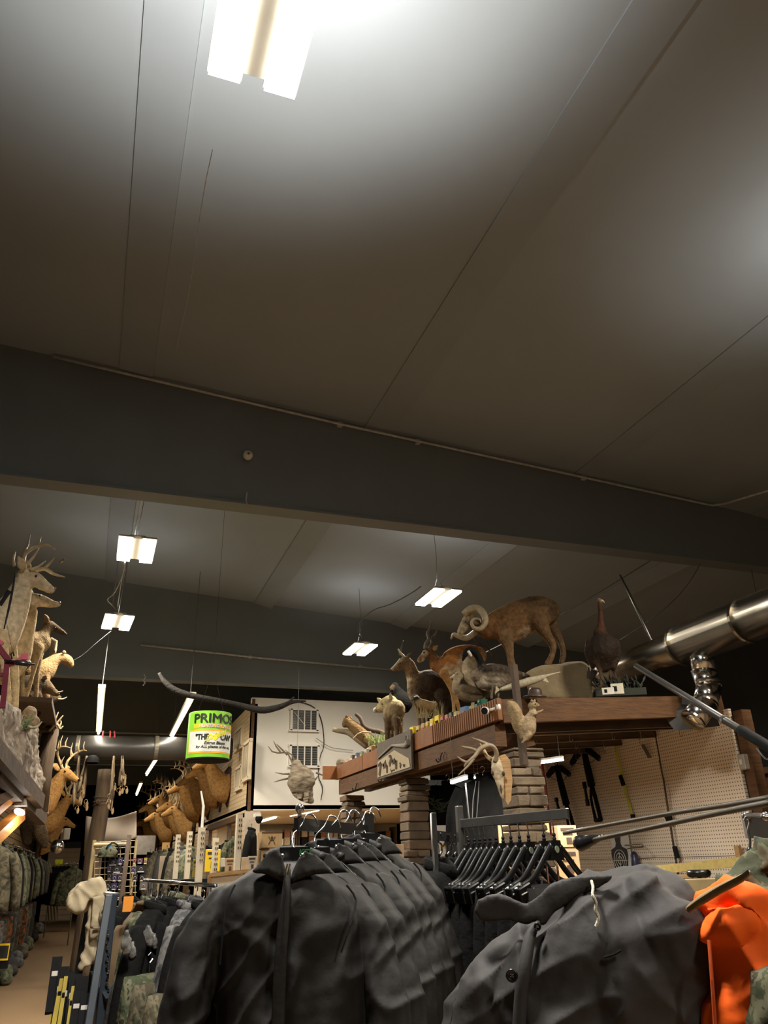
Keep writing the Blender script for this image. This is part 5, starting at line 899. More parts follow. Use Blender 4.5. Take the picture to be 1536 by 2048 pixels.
for k, x in enumerate((204, 220, 230)): b = MB(); b.tube([at(x, 1478, Y=13.5), at(x+(3, 1, -1)[k], 1462, Y=13.5)], 0.012, 6); tag(obj('red_strap', b, mat('red_strap', (0.45, 0.03, 0.04), rough=0.6)), ('left', 'middle', 'right')[k] + ' of three red straps on top of the black duct', 'strap', 'red straps on the duct')
# white cloth sheet hung across the aisle
rows = []
for j in range(14):
    v = j/13; r = []
    for i in range(22):
        u = i/21; top = 1632+4*math.sin(PI*u)*1.5-10*u*u; bot = 1712-36*u; x = 172+(273-172)*u-5*(v*(1-u)); y = top+(bot-top)*v
        r.append(at(x, y, Y=24+0.12*math.sin(u*9+v*3)*v+0.1*math.sin(u*4-v*5)))
    rows.append(r)
b = MB(); b.grid(rows); tag(obj('cloth_sheet', b, mat('white_cloth', (0.60, 0.50, 0.41), (0.55, 0.45, 0.36), rough=0.9, scale=3), smooth=True, thick=0.006), 'white cloth sheet hung behind the trunk', 'cloth')
# convex mirror and flood lamp at the far left
p = at(114, 1693, Y=16); b = MB(); b.ball(p, (0.12, 0.10, 0.12), n=16, m=10); mi = tag(obj('convex_mirror', b, M_chrome, smooth=True), 'small round convex mirror on the left', 'mirror'); f = MB(); f.tube([p, p+V((-0.5, 0.1, 0.3))], 0.012, 6); obj('bracket', f, M_steel, mi)
p = at(131, 1668, Y=17); t = thing('flood_lamp', 'white unlit flood lamp above the convex mirror', 'lamp', p); f = MB(); f.box(p, (0.12, 0.16, 0.2), rz=0.4); obj('lamp_head', f, M_white, t, bev=0.01); f = MB(); f.beam(p+V((-0.05, 0, 0.05)), p+V((-0.3, 0, 0.1)), 0.09, 0.06); obj('arm', f, M_white, t)
p = at(146, 1690, Y=25); b = MB(); b.box(p, (0.42, 0.2, 0.16)); tag(obj('wall_heater', b, M_black), 'black box unit mounted above the far slatted partition', 'box'); 
# ---------------------------------------------------------------- clothes
C1 = camo('camo_brown', [(0.018, 0.015, 0.009), (0.054, 0.045, 0.024), (0.102, 0.084, 0.048), (0.030, 0.036, 0.018)], 14); C2 = camo('camo_green', [(0.015, 0.021, 0.009), (0.048, 0.060, 0.027), (0.120, 0.114, 0.066), (0.024, 0.021, 0.012)], 12)
C3 = mat('black_fleece', (0.010, 0.0095, 0.009), (0.006, 0.006, 0.006), rough=0.95, scale=10, bump=0.3, spec=0.1); C4 = mat('charcoal_cloth', (0.05, 0.047, 0.045), (0.03, 0.028, 0.027), rough=0.9, scale=8, bump=0.3); C5 = camo('camo_orange', [(0.018, 0.018, 0.012), (0.060, 0.048, 0.024), (0.270, 0.072, 0.012), (0.036, 0.030, 0.018)], 11); C6 = mat('hi_vis_yellow', (0.70, 0.75, 0.02), (0.6, 0.62, 0.015), rough=0.7, scale=6); C7 = camo('camo_grey', [(0.021, 0.021, 0.023), (0.060, 0.060, 0.063), (0.132, 0.126, 0.120), (0.036, 0.036, 0.036)], 13); C8 = mat('brown_canvas', (0.16, 0.10, 0.05), (0.11, 0.07, 0.035), rough=0.9, scale=9)
def cloth_tube(rows_w, seed, fold=0.02, n=26, z0=0.0):
    """closed garment shell from (half width, half depth, height) rows"""
    b = MB(); vs = []
    for j, (a, d, z) in enumerate(rows_w):
        for k in range(n):
            q = 2*PI*k/n; s = fold*(j/len(rows_w))*(math.sin(q*5+seed)+0.6*math.sin(q*9+seed*2.3+j*0.4)); vs.append(V(((a+s)*math.cos(q)*abs(math.cos(q))**-0.25 if abs(math.cos(q)) > 1e-3 else 0, (d+s*0.7)*math.sin(q), z)))
    m = len(rows_w); fs = [(i*n+k, i*n+(k+1) % n, (i+1)*n+(k+1) % n, (i+1)*n+k) for i in range(m-1) for k in range(n)] + [tuple(range(n)), tuple(range((m-1)*n, m*n))]
    return b.add(vs, fs)
GAR = {}
def garment(m, label, loc, rz=0.0, sc=1.0, long=0.75, group=None, kind='jacket'):
    key = (m.name, kind, long)
    if key in GAR: return copy_tree(GAR[key], None, loc, rz, label, sc)
    t = thing('hanging_'+kind, label, kind, (0, 0, 0), group or 'hanging garments'); sd = len(GAR)*1.7
    if kind == 'jacket':
        b = cloth_tube([(0.05, 0.045, -0.04), (0.09, 0.06, -0.06), (0.17, 0.07, -0.10), (0.23, 0.075, -0.16), (0.23, 0.08, -0.28), (0.235, 0.085, -0.45), (0.245, 0.09, -0.6), (0.25, 0.09, -long)], sd); obj('body', b, m, t, smooth=True)
        for s in (1, -1): b = MB(); b.tube([V((s*0.2, 0, -0.14)), V((s*0.27, 0.01, -0.3)), V((s*0.30, 0.03, -0.5)), V((s*0.31, 0.05, -long*0.95))], [(0.055, 0.06), (0.062, 0.065), (0.055, 0.06), (0.05, 0.05)], 12, up=(0, 1, 0), smooth=3); obj('sleeve', b, m, t, smooth=True)
        b = MB(); b.tube([V((0.06, 0, -0.03)), V((0, -0.07, -0.055)), V((-0.06, 0, -0.03)), V((0, 0.06, -0.02)), V((0.06, 0, -0.03))], [(0.010, 0.024)]*5, 8, up=(0, 0, 1), smooth=3); obj('collar', b, m, t, smooth=True)
    else:
        b = cloth_tube([(0.19, 0.03, -0.06), (0.20, 0.06, -0.14), (0.21, 0.075, -0.3), (0.20, 0.07, -0.36)], sd); obj('waist', b, m, t, smooth=True)
        for s in (1, -1): b = MB(); b.tube([V((s*0.1, 0, -0.3)), V((s*0.11, 0, -0.6)), V((s*0.11, 0, -long-0.25))], [(0.10, 0.07), (0.09, 0.06), (0.085, 0.055)], 12, up=(0, 1, 0), smooth=3); obj('trouser_leg', b, m, t, smooth=True)
    b = MB(); b.tube([V((0, 0, -0.05)), V((0, 0, 0.0)), V((0.02, 0, 0.02)), V((0.02, 0, 0.045)), V((0, 0, 0.055)), V((-0.02, 0, 0.04))], 0.004, 6); obj('hanger_hook', b, M_chrome, t)
    t.location = V(loc); t.rotation_euler = (0, 0, rz); t.scale = (sc, sc, sc); GAR[key] = t; return t
def rail(label, a, b_, posts=True):
    t = thing('clothes_rail', label, 'rail', V(((a[0]+b_[0])/2, (a[1]+b_[1])/2, 0))); f = MB(); f.tube([V(a), V(b_)], 0.014, 8); obj('bar', f, M_chrome, t, smooth=True)
    if posts:
        for p in (a, b_): f = MB(); f.tube([V((p[0], p[1], 0.0)), V(p)], 0.016, 8); obj('post', f, M_steel, t)
    return t
XR = -1.25
rail('long chrome clothes rail along the left wall, upper one', (XR, 12.3, 2.02), (XR, 24.5, 2.02)); rail('long clothes rail along the left wall, lower one', (XR, 12.3, 1.0), (XR, 24.5, 1.0), False)
seq = [(C1, 'brown camouflage jacket'), (C3, 'black jacket'), (C2, 'green camouflage jacket'), (C4, 'charcoal jacket'), (C1, 'brown camouflage jacket'), (C2, 'green camouflage jacket'), (C3, 'black jacket')]
od = ('first', 'second', 'third', 'fourth', 'fifth', 'sixth', 'seventh', 'eighth', 'ninth', 'tenth', 'eleventh', 'twelfth', 'thirteenth', 'fourteenth', 'fifteenth', 'sixteenth', 'seventeenth', 'eighteenth', 'nineteenth', 'twentieth', 'twenty-first', 'twenty-second', 'twenty-third', 'twenty-fourth')
for k in range(22):
    m, nm = seq[k % 7]
    if k == 10: m, nm = C6, 'bright yellow hi-vis jacket'
    garment(m, '%s, %s garment from the front on the upper left rail' % (nm, od[k]), (XR+rnd(-0.03, 0.05), 12.6+k*0.54, 1.97), rnd(-0.35, 0.35), 1.18 if k != 10 else 1.05)
seq = [C2, C5, C7, C1, C5, C4, C7, C1]
for k in range(15): garment(seq[k % 8], '%s pair of patterned trousers from the front on the lower left rail' % od[k], (XR+rnd(-0.03, 0.05), 12.6+k*0.75, 0.98), rnd(-0.4, 0.4), 1.0, 0.55, kind='trousers')
# flat bundled boards leaning at the end of the rail
for k in range(4):
    x0 = 92+k*6; b = MB(); a, c = at(x0+6, 1846-k*2, Y=24-k*0.3), at(x0+1, 1778-k*2, Y=24-k*0.3); b.beam(a, c, 0.10, 0.04); tag(obj('leaning_board', b, mat('grey_board', (0.33, 0.27, 0.2), rough=0.8)), '%s of four pale boards leaning beside the left clothes rail' % od[k], 'board', 'leaning boards')
xb = at(125, 1745, Y=23).x
rail('far chrome rail of black garments beside the slatted partition', (xb-0.3, 25.0, 1.75), (xb+0.35, 22.0, 1.75))
for k in range(6): garment(C3 if k < 5 else C2, '%s black garment on the far rail before the slatted partition' % od[k] if k < 5 else 'camouflage jacket at the front of the far rail', (xb-0.25+k*0.1, 24.7-k*0.45, 1.72), 0.2+rnd(-0.1, 0.1), 1.2)
p = at(118, 1725, Y=25); b = MB(); b.box(p, (0.2, 0.02, 0.16)); tag(obj('price_sign', b, C6), 'small yellow sign above the far rail', 'sign')
# stacked shoe cartons far away by the partition
for k in range(4): b = MB(); p = at(146+(k % 2)*4, 1812-k*9, Y=27); b.box(p, (0.36, 0.3, 0.15)); tag(obj('stacked_carton', b, M_card if k % 2 else mat('brown_carton', (0.2, 0.11, 0.06), rough=0.8)), '%s carton from the floor in the far stack at the end of the aisle' % od[k], 'carton', 'far stacked cartons')
# bags and shoes at the foot of the left rail
for k in range(7):
    p = at(18+k*11, 1968-k*17, Z=0); b = MB(); b.ball(V((p.x-0.1, p.y, 0.14)), (0.14, 0.22, 0.14), n=10, m=7); b.ball(V((p.x-0.05, p.y-0.15, 0.08)), (0.12, 0.12, 0.08), n=8, m=6); o = organic('duffel_bag', b, (C2, C4, C7, C1)[k % 4], vox=0.03, it=2, attr=False, wrinkle=lambda q: 0.02*noise.noise(q*9)); tag(o, '%s dark bag from the front on the floor under the left rail' % od[k], 'bag', 'bags on the floor under the left rail')
p = at(6, 1912, D=13.0); b = MB(); b.box(p, (0.16, 0.04, 0.30), rz=-0.2); sg2 = tag(obj('framed_notice', b, M_black), 'small framed notice with yellow print at the far left', 'sign'); f = MB(); f.box(p+V((0, -0.03, 0.05)), (0.14, 0.01, 0.20), rz=-0.2); obj('notice_print', f, M_yellow, sg2); f = MB(); f.box(p+V((0, -0.034, 0.05)), (0.12, 0.01, 0.15), rz=-0.2); obj('notice_print', f, M_dark, sg2)
# ---------------------------------------------------------------- wire grid rack with hanging cards
GP = facing(at(230, 1720, D=9.5), -8); M_gridw = mat('cream_wire', (0.50, 0.38, 0.2), rough=0.5)
t = thing('wire_grid_rack', 'cream wire grid panel hung with small cards beside the trunk', 'rack', V((GP.p.x, GP.p.y, 0)))
for k in range(9): f = MB(); x = 190+k*10.2; f.tube([GP.at(x, 1682, 0), GP.at(x-2, 1830, 0)], 0.004, 5); obj('wire', f, M_gridw, t)
for k in range(12): f = MB(); y = 1683+k*13; f.tube([GP.at(189, y+2, 0), GP.at(273, y-2, 0)], 0.004, 5); obj('wire', f, M_gridw, t)
for x, wd in ((189, 0.02), (273, 0.014)): f = MB(); f.tube([GP.at(x, 1680, 0), V((GP.at(x, 1680, 0).x, GP.at(x, 1680, 0).y, 0))], wd, 8); obj('upright', f, M_gridw, t)
f = MB(); f.tube([GP.at(188, 1690, 0.02), GP.at(262, 1688, 0.02)], 0.018, 8); obj('crossbar', f, M_gridw, t)
p = GP.at(259, 1670, 0.15); b = MB(); b.tube([p, V((p.x-0.04, p.y, 0))], [0.022, 0.03], 10); tag(obj('wooden_staff', b, M_woodd, smooth=True), 'dark wooden staff leaning against the wire grid rack', 'staff')
pk = mat('card_black', (0.015, 0.015, 0.02), rough=0.5); pb_ = mat('card_blue', (0.03, 0.03, 0.09), rough=0.5)
k = 0
for (x, y, wpx, hpx, m) in ((226, 1725, 20, 12, pk), (241, 1722, 9, 14, pb_), (219, 1737, 9, 14, pb_), (234, 1739, 20, 13, pk), (219, 1752, 9, 14, pk), (229, 1756, 9, 13, pb_), (240, 1756, 9, 13, pb_), (216, 1772, 9, 14, pk), (228, 1773, 11, 13, pb_), (241, 1773, 10, 14, pk), (218, 1789, 10, 13, pk), (240, 1790, 11, 13, pk), (269, 1722, 6, 11, mat('card_red', (0.3, 0.06, 0.04), rough=0.5)), (280, 1722, 10, 10, mat('card_plum', (0.14, 0.06, 0.1), rough=0.5)), (291, 1722, 6, 12, mat('card_gold', (0.45, 0.3, 0.06), rough=0.5)), (282, 1738, 20, 13, pk), (266, 1740, 9, 13, pb_), (270, 1756, 9, 13, pk), (284, 1756, 9, 13, pk), (287, 1772, 14, 14, mat('card_grey', (0.16, 0.14, 0.13), rough=0.5))):
    Q = GP if x < 250 else facing(at(280, 1740, D=9.2), -5); p = Q.at(x, y, 0.05); f = MB(); f.box(p, (wpx*Q.m, 0.012, hpx*Q.m), u=Q.u); o = tag(obj('patch_card', f, m), '%s small dark merchandise card on the wire rack, counted row by row' % od[k], 'card', 'cards on the wire grid rack'); k += 1
    f = MB(); f.lathe([(2.2*Q.m, 0), (3*Q.m, 0.002), (2.2*Q.m, 0.004)], p+Q.n*0.008, Q.n, 10, caps=False); obj('emblem', f, mat('emblem_grey', (0.35, 0.3, 0.32), rough=0.6), o); f = MB(); f.box(p+Q.n*0.008-ZU*(hpx*0.38*Q.m), (wpx*0.6*Q.m, 0.003, 1.6*Q.m), u=Q.u); obj('caption_strip', f, M_white, o)
b = MB(); p = GP.at(216, 1705, 0.06); b.lathe([(0.001, 0.12), (0.06, 0.11), (0.1, 0.06), (0.105, 0.0), (0.09, 0.0)], p-V((0, 0, 0.05)), (0, 0, 1), 16, caps=False); cpp = tag(obj('camo_hat', b, C2, smooth=True), 'camouflage hat on top of the wire grid rack', 'hat'); f = MB(); f.box(p+V((-0.02, -0.1, -0.04)), (0.15, 0.12, 0.012)); obj('brim', f, C2, cpp, bev=0.004)
p = GP.at(221, 1700, 0.12); b = MB(); b.lathe([(0.06, -0.01), (0.075, 0), (0.06, 0.01)], p+V((0.02, 0, 0)), (0.2, -1, 0), 16, caps=False); rr = tag(obj('round_frame', b, M_black), 'round dark frame with a blue strip on the wire rack', 'frame'); f = MB(); f.box(p+V((-0.01, 0.0, 0)), (0.03, 0.012, 0.12)); obj('blue_strip', f, mat('strip_blue', (0.12, 0.35, 0.6), rough=0.3), rr)  # plain blue bar beside the ring
# ---------------------------------------------------------------- blue-grey steel A-frame with a canvas coat over it
M_bg = mat('blue_grey_paint', (0.03, 0.038, 0.05), (0.024, 0.031, 0.042), rough=0.5, spec=0.25, scale=8)
DA = 4.6; pa = facing(at(215, 1900, D=DA), 0)
t = thing('steel_stand', 'blue-grey square-tube A-shaped steel stand at lower left', 'stand', V((pa.p.x, pa.p.y, 0)))
f = MB(); f.beam(V((pa.at(228, 1788, 0).x, pa.at(228, 1788, 0).y, 0)), pa.at(228, 1788, 0), 15*pa.m, 15*pa.m, side=pa.u); obj('upright', f, M_bg, t, bev=0.004)
f = MB(); e0, e1 = pa.at(218, 1792, 0.02), pa.at(176, 2060, 0.25); e2 = e1+(e1-e0)*0.55; f.beam(e0, V((e2.x, e2.y, 0)) if e2.z < 0 else e2, 15*pa.m, 15*pa.m, side=pa.u); obj('slanted_leg', f, M_bg, t, bev=0.004)
f = MB(); f.beam(pa.at(178, 1781, -0.35), pa.at(230, 1789, 0.0), 0.045, 0.012); obj('top_plate', f, M_steel, t)
f = MB(); f.beam(pa.at(182, 1790, -0.35), pa.at(150, 1990, -0.3), 0.04, 0.04, side=pa.u); obj('slanted_leg', f, M_black, t)
f = MB(); f.beam(pa.at(190, 1945, -0.1), pa.at(222, 2000, 0.05), 0.05, 0.02, side=pa.u); obj('cross_brace', f, M_bg, t)
f = MB()
for k in range(16): q = pa.at(215+2*math.sin(k*2), 1860+k*12, 0.03); f.lathe([(0.006, -0.004), (0.010, 0), (0.006, 0.004)], q, (1, k % 2, 0.3), 8, caps=False)
obj('chain', f, M_chrome, t)
pc = facing(at(185, 1850, D=DA+0.15), 0); CV = (0.62, 0.52, 0.36)
cc = thing('canvas_coat', 'off-white canvas coat draped over the steel stand', 'coat', pc.at(180, 1938, 0)); M_cv = mat('canvas', (0.50, 0.41, 0.27), (0.40, 0.32, 0.20), rough=0.9, scale=7, bump=0.4, bscale=12)
def drape(name, pts, th, off, amp, vox=0.008, it=4):
    b = MB(); b.prism([pc.at(x, y, off) for x, y in pts], -pc.n*th); return organic(name, b, M_cv, cc, vox=vox, it=it, attr=False, wrinkle=lambda p: amp*noise.noise(V((p.x*22, p.y*22, p.z*8)))+amp*0.9*max(0, 1-3*abs(noise.noise(V((p.x*16+p.z*12, p.y*16, p.z*7))))))
drape('hood', [(133, 1806), (139, 1790), (158, 1773), (182, 1762), (200, 1759), (207, 1768), (212, 1788), (204, 1796), (186, 1792), (176, 1802), (170, 1820), (152, 1824), (138, 1818)], 0.16, 0.06, 0.012, it=8)
drape('back_panel', [(184, 1790), (208, 1786), (212, 1810), (208, 1860), (200, 1892), (192, 1918), (172, 1934), (160, 1938), (166, 1905), (174, 1862)], 0.05, 0.03, 0.012)
drape('shoulder_flap', [(186, 1794), (212, 1790), (214, 1838), (208, 1857), (181, 1855)], 0.02, 0.075, 0.008)
drape('sleeve', [(181, 1850), (206, 1858), (196, 1872), (181, 1880)], 0.03, 0.07, 0.008)
f = MB(); f.tube([pc.at(208, 1812, 0.09), pc.at(200, 1826, 0.10), pc.at(203, 1840, 0.1)], 0.006, 6, smooth=3); f.tube([pc.at(186, 1856, 0.09), pc.at(205, 1856, 0.09)], 0.006, 6); obj('pocket_seam', f, mat('canvas_seam', (0.33, 0.26, 0.17), rough=0.9), cc)
# black and yellow blister packs standing at lower left
M_py = mat('pack_yellow', (0.42, 0.30, 0.01), rough=0.5, spec=0.2); k = 0
for x0, y0, x1, y1, wd, m in ((115, 1916, 104, 2000, 0.05, M_black), (112, 1950, 104, 2040, 0.026, M_py), (128, 1935, 112, 2050, 0.05, M_black), (124, 1960, 110, 2035, 0.022, M_py), (140, 1945, 126, 2055, 0.05, M_black), (132, 1955, 118, 2050, 0.018, M_py), (152, 1950, 140, 2060, 0.06, M_black), (165, 1955, 154, 2060, 0.06, M_black), (146, 1975, 134, 2060, 0.014, M_py), (158, 1985, 148, 2060, 0.05, M_black), (172, 1990, 165, 2060, 0.05, M_black)):
    a, c = at(x0, y0, D=DA+0.3-k*0.03), at(x1, y1, D=DA+0.2-k*0.03); c = c+(c-a)*0.3; f = MB(); f.beam(a, c, wd, 0.03, side=(1, 0, 0)); o = tag(obj('blister_pack', f, m), '%s tall %s package from the left at the foot of the steel stand' % (od[k], 'yellow' if m is M_py else 'black'), 'package', 'tall packages at lower left'); k += 1
    q = MB(); q.box(a.lerp(c, 0.3)-V((0, 0.018, 0)), (wd*0.7, 0.006, 0.03)); obj('pack_label', q, M_white if m is not M_py else M_black, o)
t = thing('floor_display_bin', 'dark bin holding the tall packages at lower left', 'bin', (at(140, 2000, D=DA).x, at(140, 2000, D=DA).y, 0)); f = MB(); q = at(140, 2000, D=DA); f.box((q.x, q.y, 0.17), (0.35, 0.4, 0.34)); obj('bin_body', f, M_black, t)
# ---------------------------------------------------------------- hanging can sign
CC = at(418, 1474, Y=9.0); CR = 0.236; CH = 0.50
tw = V((EYE.x-CC.x, EYE.y-CC.y, 0)).normalized(); rg = V((-tw.y, tw.x, 0)); rg = rg if rg.dot(RT) > 0 else -rg
can = thing('can_sign', 'hanging green can-shaped sign with orange bands and white label', 'sign', CC-V((0, 0, CH/2)))
def arc(z0, z1, m, name, a0=-PI, a1=PI, r=CR, n=48):
    b = MB(); rows = [[CC + rg*(math.sin(a0+(a1-a0)*k/n)*r) + tw*(math.cos(a0+(a1-a0)*k/n)*r) + ZU*z for k in range(n+1)] for z in (z0, z1)]; b.grid(rows); return obj(name, b, m, can, smooth=True, fix=False)
M_can = mat('can_green', (0.22, 0.52, 0.03), (0.17, 0.44, 0.025), rough=0.4, scale=5); M_canw = mat('can_white', (0.66, 0.66, 0.60), rough=0.45); M_cano = mat('can_orange', (0.85, 0.42, 0.03), rough=0.45); M_cank = mat('can_ink', (0.012, 0.02, 0.012), rough=0.5); M_cany = mat('can_yellow', (0.8, 0.75, 0.02), rough=0.45)
b = MB(); b.lathe([(0.001, CH/2-0.005), (CR-0.012, CH/2-0.005), (CR-0.004, CH/2), (CR, CH/2-0.004), (CR, -CH/2+0.004), (CR-0.004, -CH/2), (CR-0.015, -CH/2+0.008), (0.001, -CH/2+0.008)], CC, (0, 0, 1), 48, caps=False); obj('can_body', b, [M_can], can, smooth=False)
b = MB(); b.lathe([(CR-0.01, -CH/2-0.012), (CR+0.003, -CH/2-0.006), (CR+0.003, -CH/2+0.01)], CC, (0, 0, 1), 48, caps=False); b.lathe([(0.001, -CH/2-0.012), (CR-0.01, -CH/2-0.012)], CC, (0, 0, 1), 48, caps=False); obj('bottom_rim', b, M_black, can)
A0 = math.radians(17); wb = math.radians(80)
arc(0.065, 0.105, M_cano, 'orange_band', A0-math.radians(62), A0+wb, CR+0.0015)
arc(-0.20, 0.045, M_cano, 'label_border', A0-wb, A0+wb, CR+0.0015); arc(-0.185, 0.03, M_canw, 'white_label', A0-wb+0.05, A0+wb-0.05, CR+0.003)
def wrap(s, size, z, a, m, bold=0.0, shear=0.0, sx=1.0, name='lettering', slope=0.0):
    mb = text_mb(s, size, bold, shear, 0.0008, sx); out = []
    for p in mb.v:
        th = a + p.x/CR; r = CR+0.005+p.z; out.append(CC + rg*(math.sin(th)*r) + tw*(math.cos(th)*r) + ZU*(z+p.y+slope*p.x))
    mb.v = out; return obj(name, mb, m, can)
wrap('PRIMOS', 0.135, 0.165, A0, M_cank, 0.004, 0, 1.12); wrap('HUNTING CALLS', 0.042, 0.085, A0, M_canw, 0.0018, 0, 1.15)
wrap('"THE', 0.085, -0.035, A0-0.62, M_cank, 0.004, 0, 0.8); wrap('CAN"', 0.085, -0.035, A0+0.60, M_cank, 0.004, 0, 0.8); wrap('Original', 0.085, -0.015, A0+0.02, M_cany, 0.004, 0.4, 0.8, 'script_lettering', 0.35)
wrap('Estrus Bleats', 0.046, -0.095, A0, M_cank, 0.001, 0.2); wrap('for ALL phases of the rut.', 0.04, -0.135, A0, M_cank, 0.001, 0.2)
for s in (-1, 1): b = MB(); b.tube([CC+rg*(s*0.15)+ZU*(CH/2), CC+ZU*(CH/2+0.5)], 0.002, 4); obj('hanging_line', b, M_black, can)
b = MB(); b.tube([CC+ZU*(CH/2+0.5), V((CC.x, CC.y, ceil_z(CC.x)))], 0.002, 4); obj('hanging_line', b, M_black, can)
# dark driftwood limb slung under the second beam
pd = facing(at(470, 1390, D=10.6)); b = MB(); b.tube([pd.at(x, y, 0) for x, y in ((318, 1346), (330, 1364), (350, 1380), (385, 1392), (430, 1400), (470, 1408), (520, 1420), (555, 1415), (585, 1404), (612, 1402))], [3*pd.m, 5*pd.m, 6*pd.m, 6*pd.m, 5*pd.m, 5*pd.m, 7*pd.m, 6*pd.m, 4*pd.m, 2*pd.m], 9, smooth=4); b.tube([pd.at(x, y, 0.02) for x, y in ((560, 1414), (578, 1404), (588, 1394))], [4*pd.m, 3*pd.m, 1.5*pd.m], 8, smooth=3)
tag(obj('driftwood_limb', b, mat('black_wood', (0.022, 0.018, 0.014), rough=0.85, scale=12, bump=0.6), smooth=True), 'long dark crooked limb hung under the second roof beam', 'branch')
# paper wasp nest with twigs
pn = facing(at(602, 1565, D=11.7), 0)
mb = volumes(MB(), pn, [((0.4, 0.35, 0.28), [(592, 1530, 0, 10), (598, 1545, 0, 22), (603, 1562, 0, 27), (606, 1578, 0, 23), (612, 1590, 0, 15), (622, 1600, 0, 7)])])
M_nest = mat('wasp_paper', (0.27, 0.215, 0.15), (0.13, 0.10, 0.068), rough=0.95, scale=9, detail=8, bump=0.8, bscale=12, stretch=(1, 1, 3))
ne = organic('wasp_nest', mb, M_nest, vox=0.014, it=1, attr=False, wrinkle=lambda p: 0.022*abs(noise.noise(V((p.x*6, p.y*6, p.z*16))))+0.02*noise.noise(p*13)); tag(ne, 'large grey paper wasp nest hung before the white wall', 'nest')
for k in range(9):
    f = MB(); x, y = rnd(582, 622), rnd(1545, 1598); p = pn.at(x, y, 0.16-abs(x-602)*0.004); f.add([p, p+V((0.07, 0, 0.02)), p+V((0.06, -0.03, -0.05)), p+V((0.0, -0.03, -0.06))], [(0, 1, 2, 3)]); obj('paper_flake', f, M_nest, ne, thick=0.004, fix=False)
tw_ = MB()
for pts in ([(632, 1545), (650, 1552), (664, 1551), (672, 1549)], [(584, 1548), (566, 1548), (550, 1545)], [(580, 1556), (562, 1560), (548, 1564)], [(586, 1528), (575, 1505), (556, 1506), (544, 1503), (536, 1492)], [(562, 1506), (552, 1492), (547, 1482)], [(575, 1510), (560, 1495), (553, 1488)], [(592, 1530), (584, 1510), (570, 1500)], [(630, 1560), (636, 1552)]): tw_.tube([pn.at(x, y, -0.02) for x, y in pts], [0.016]+[0.011]*(len(pts)-2)+[0.004], 6)
obj('twig', tw_, mat('twig_brown', (0.18, 0.13, 0.085), rough=0.9), ne)
f = MB(); f.tube([pn.at(594, 1525, 0), V((pn.at(594, 1525, 0).x, pn.at(594, 1525, 0).y, 4.3))], 0.003, 4); obj('hanging_line', f, M_wire, ne)
cable('dark cable running down the white wall beside the windows', [at(x, y, Y=WY-0.02) for x, y in ((600, 1404), (622, 1411), (636, 1424), (645, 1450), (648, 1490), (640, 1515), (637, 1552), (645, 1575), (642, 1600), (647, 1622), (652, 1636)) if y < 1622], 0.007, M_black)
cable('faint cable sagging across the white wall to the booth', [at(x, y, Y=WY-0.05) for x, y in ((632, 1476), (660, 1494), (690, 1499), (706, 1501))], 0.005, M_wire)
# ---------------------------------------------------------------- shop room below the white wall
SY = WY+4.55; od2 = [a_+b_ for a_ in ('', 'twenty-') for b_ in od[:9 if a_ else 19]] + ['thirtieth', 'thirty-first', 'thirty-second', 'thirty-third', 'thirty-fourth', 'thirty-fifth', 'thirty-sixth', 'thirty-seventh', 'thirty-eighth', 'thirty-ninth', 'fortieth', 'forty-first', 'forty-second', 'forty-third', 'forty-fourth', 'forty-fifth', 'forty-sixth']; od2.insert(19, 'twentieth')
for j, (x0, x1) in enumerate(((2.9, 4.1), (4.15, 5.3), (5.35, 6.3))):
    t = thing('stock_shelf', '%s stock shelf of small cartons on the shop room back wall' % ('left', 'middle', 'right')[j], 'shelf', ((x0+x1)/2, SY, 0))
    for z in (0.9, 1.27, 1.6, 1.95): f = MB(); f.box(((x0+x1)/2, SY, z), (x1-x0, 0.35, 0.03)); obj('shelf_board', f, M_woodd, t)
    for x in (x0, x1): f = MB(); f.box((x, SY, 1.15), (0.03, 0.35, 2.3)); obj('side_panel', f, M_woodd, t)
    f = MB(); f.box(((x0+x1)/2, SY+0.17, 1.1), (x1-x0, 0.02, 2.2)); obj('back_panel', f, M_dark, t)
    cn = ('cream', 'tan', 'grey', 'black', 'rust'); cm = [mat('stock_cream', (0.55, 0.47, 0.34), rough=0.7), mat('stock_tan', (0.42, 0.30, 0.17), rough=0.7), mat('stock_grey', (0.3, 0.28, 0.25), rough=0.7), M_black, mat('stock_rust', (0.3, 0.12, 0.05), rough=0.7)]
    cnt = 0
    for z in (1.6, 1.95):
        x = x0+0.06
        while x < x1-0.12:
            h_ = rnd(0.24, 0.34); wv = rnd(0.08, 0.13)
            for q in range(2 if random.random() < 0.6 else 1):
                f = MB(); f.box((x+wv/2, SY-0.08, z+0.016+h_/4+q*h_/2), (wv, 0.2, h_/2-0.006)); o = tag(obj('stock_carton', f, cm[(cnt*3+j) % 5]), '%s %s carton from the left end, %s row of the %s stock shelf' % (od2[cnt], cn[(cnt*3+j) % 5], 'lower' if z < 1.7 else 'upper', ('left', 'middle', 'right')[j]), 'carton', 'cartons on the shop room shelves'); cnt += 1
            x += wv+rnd(0.008, 0.05)
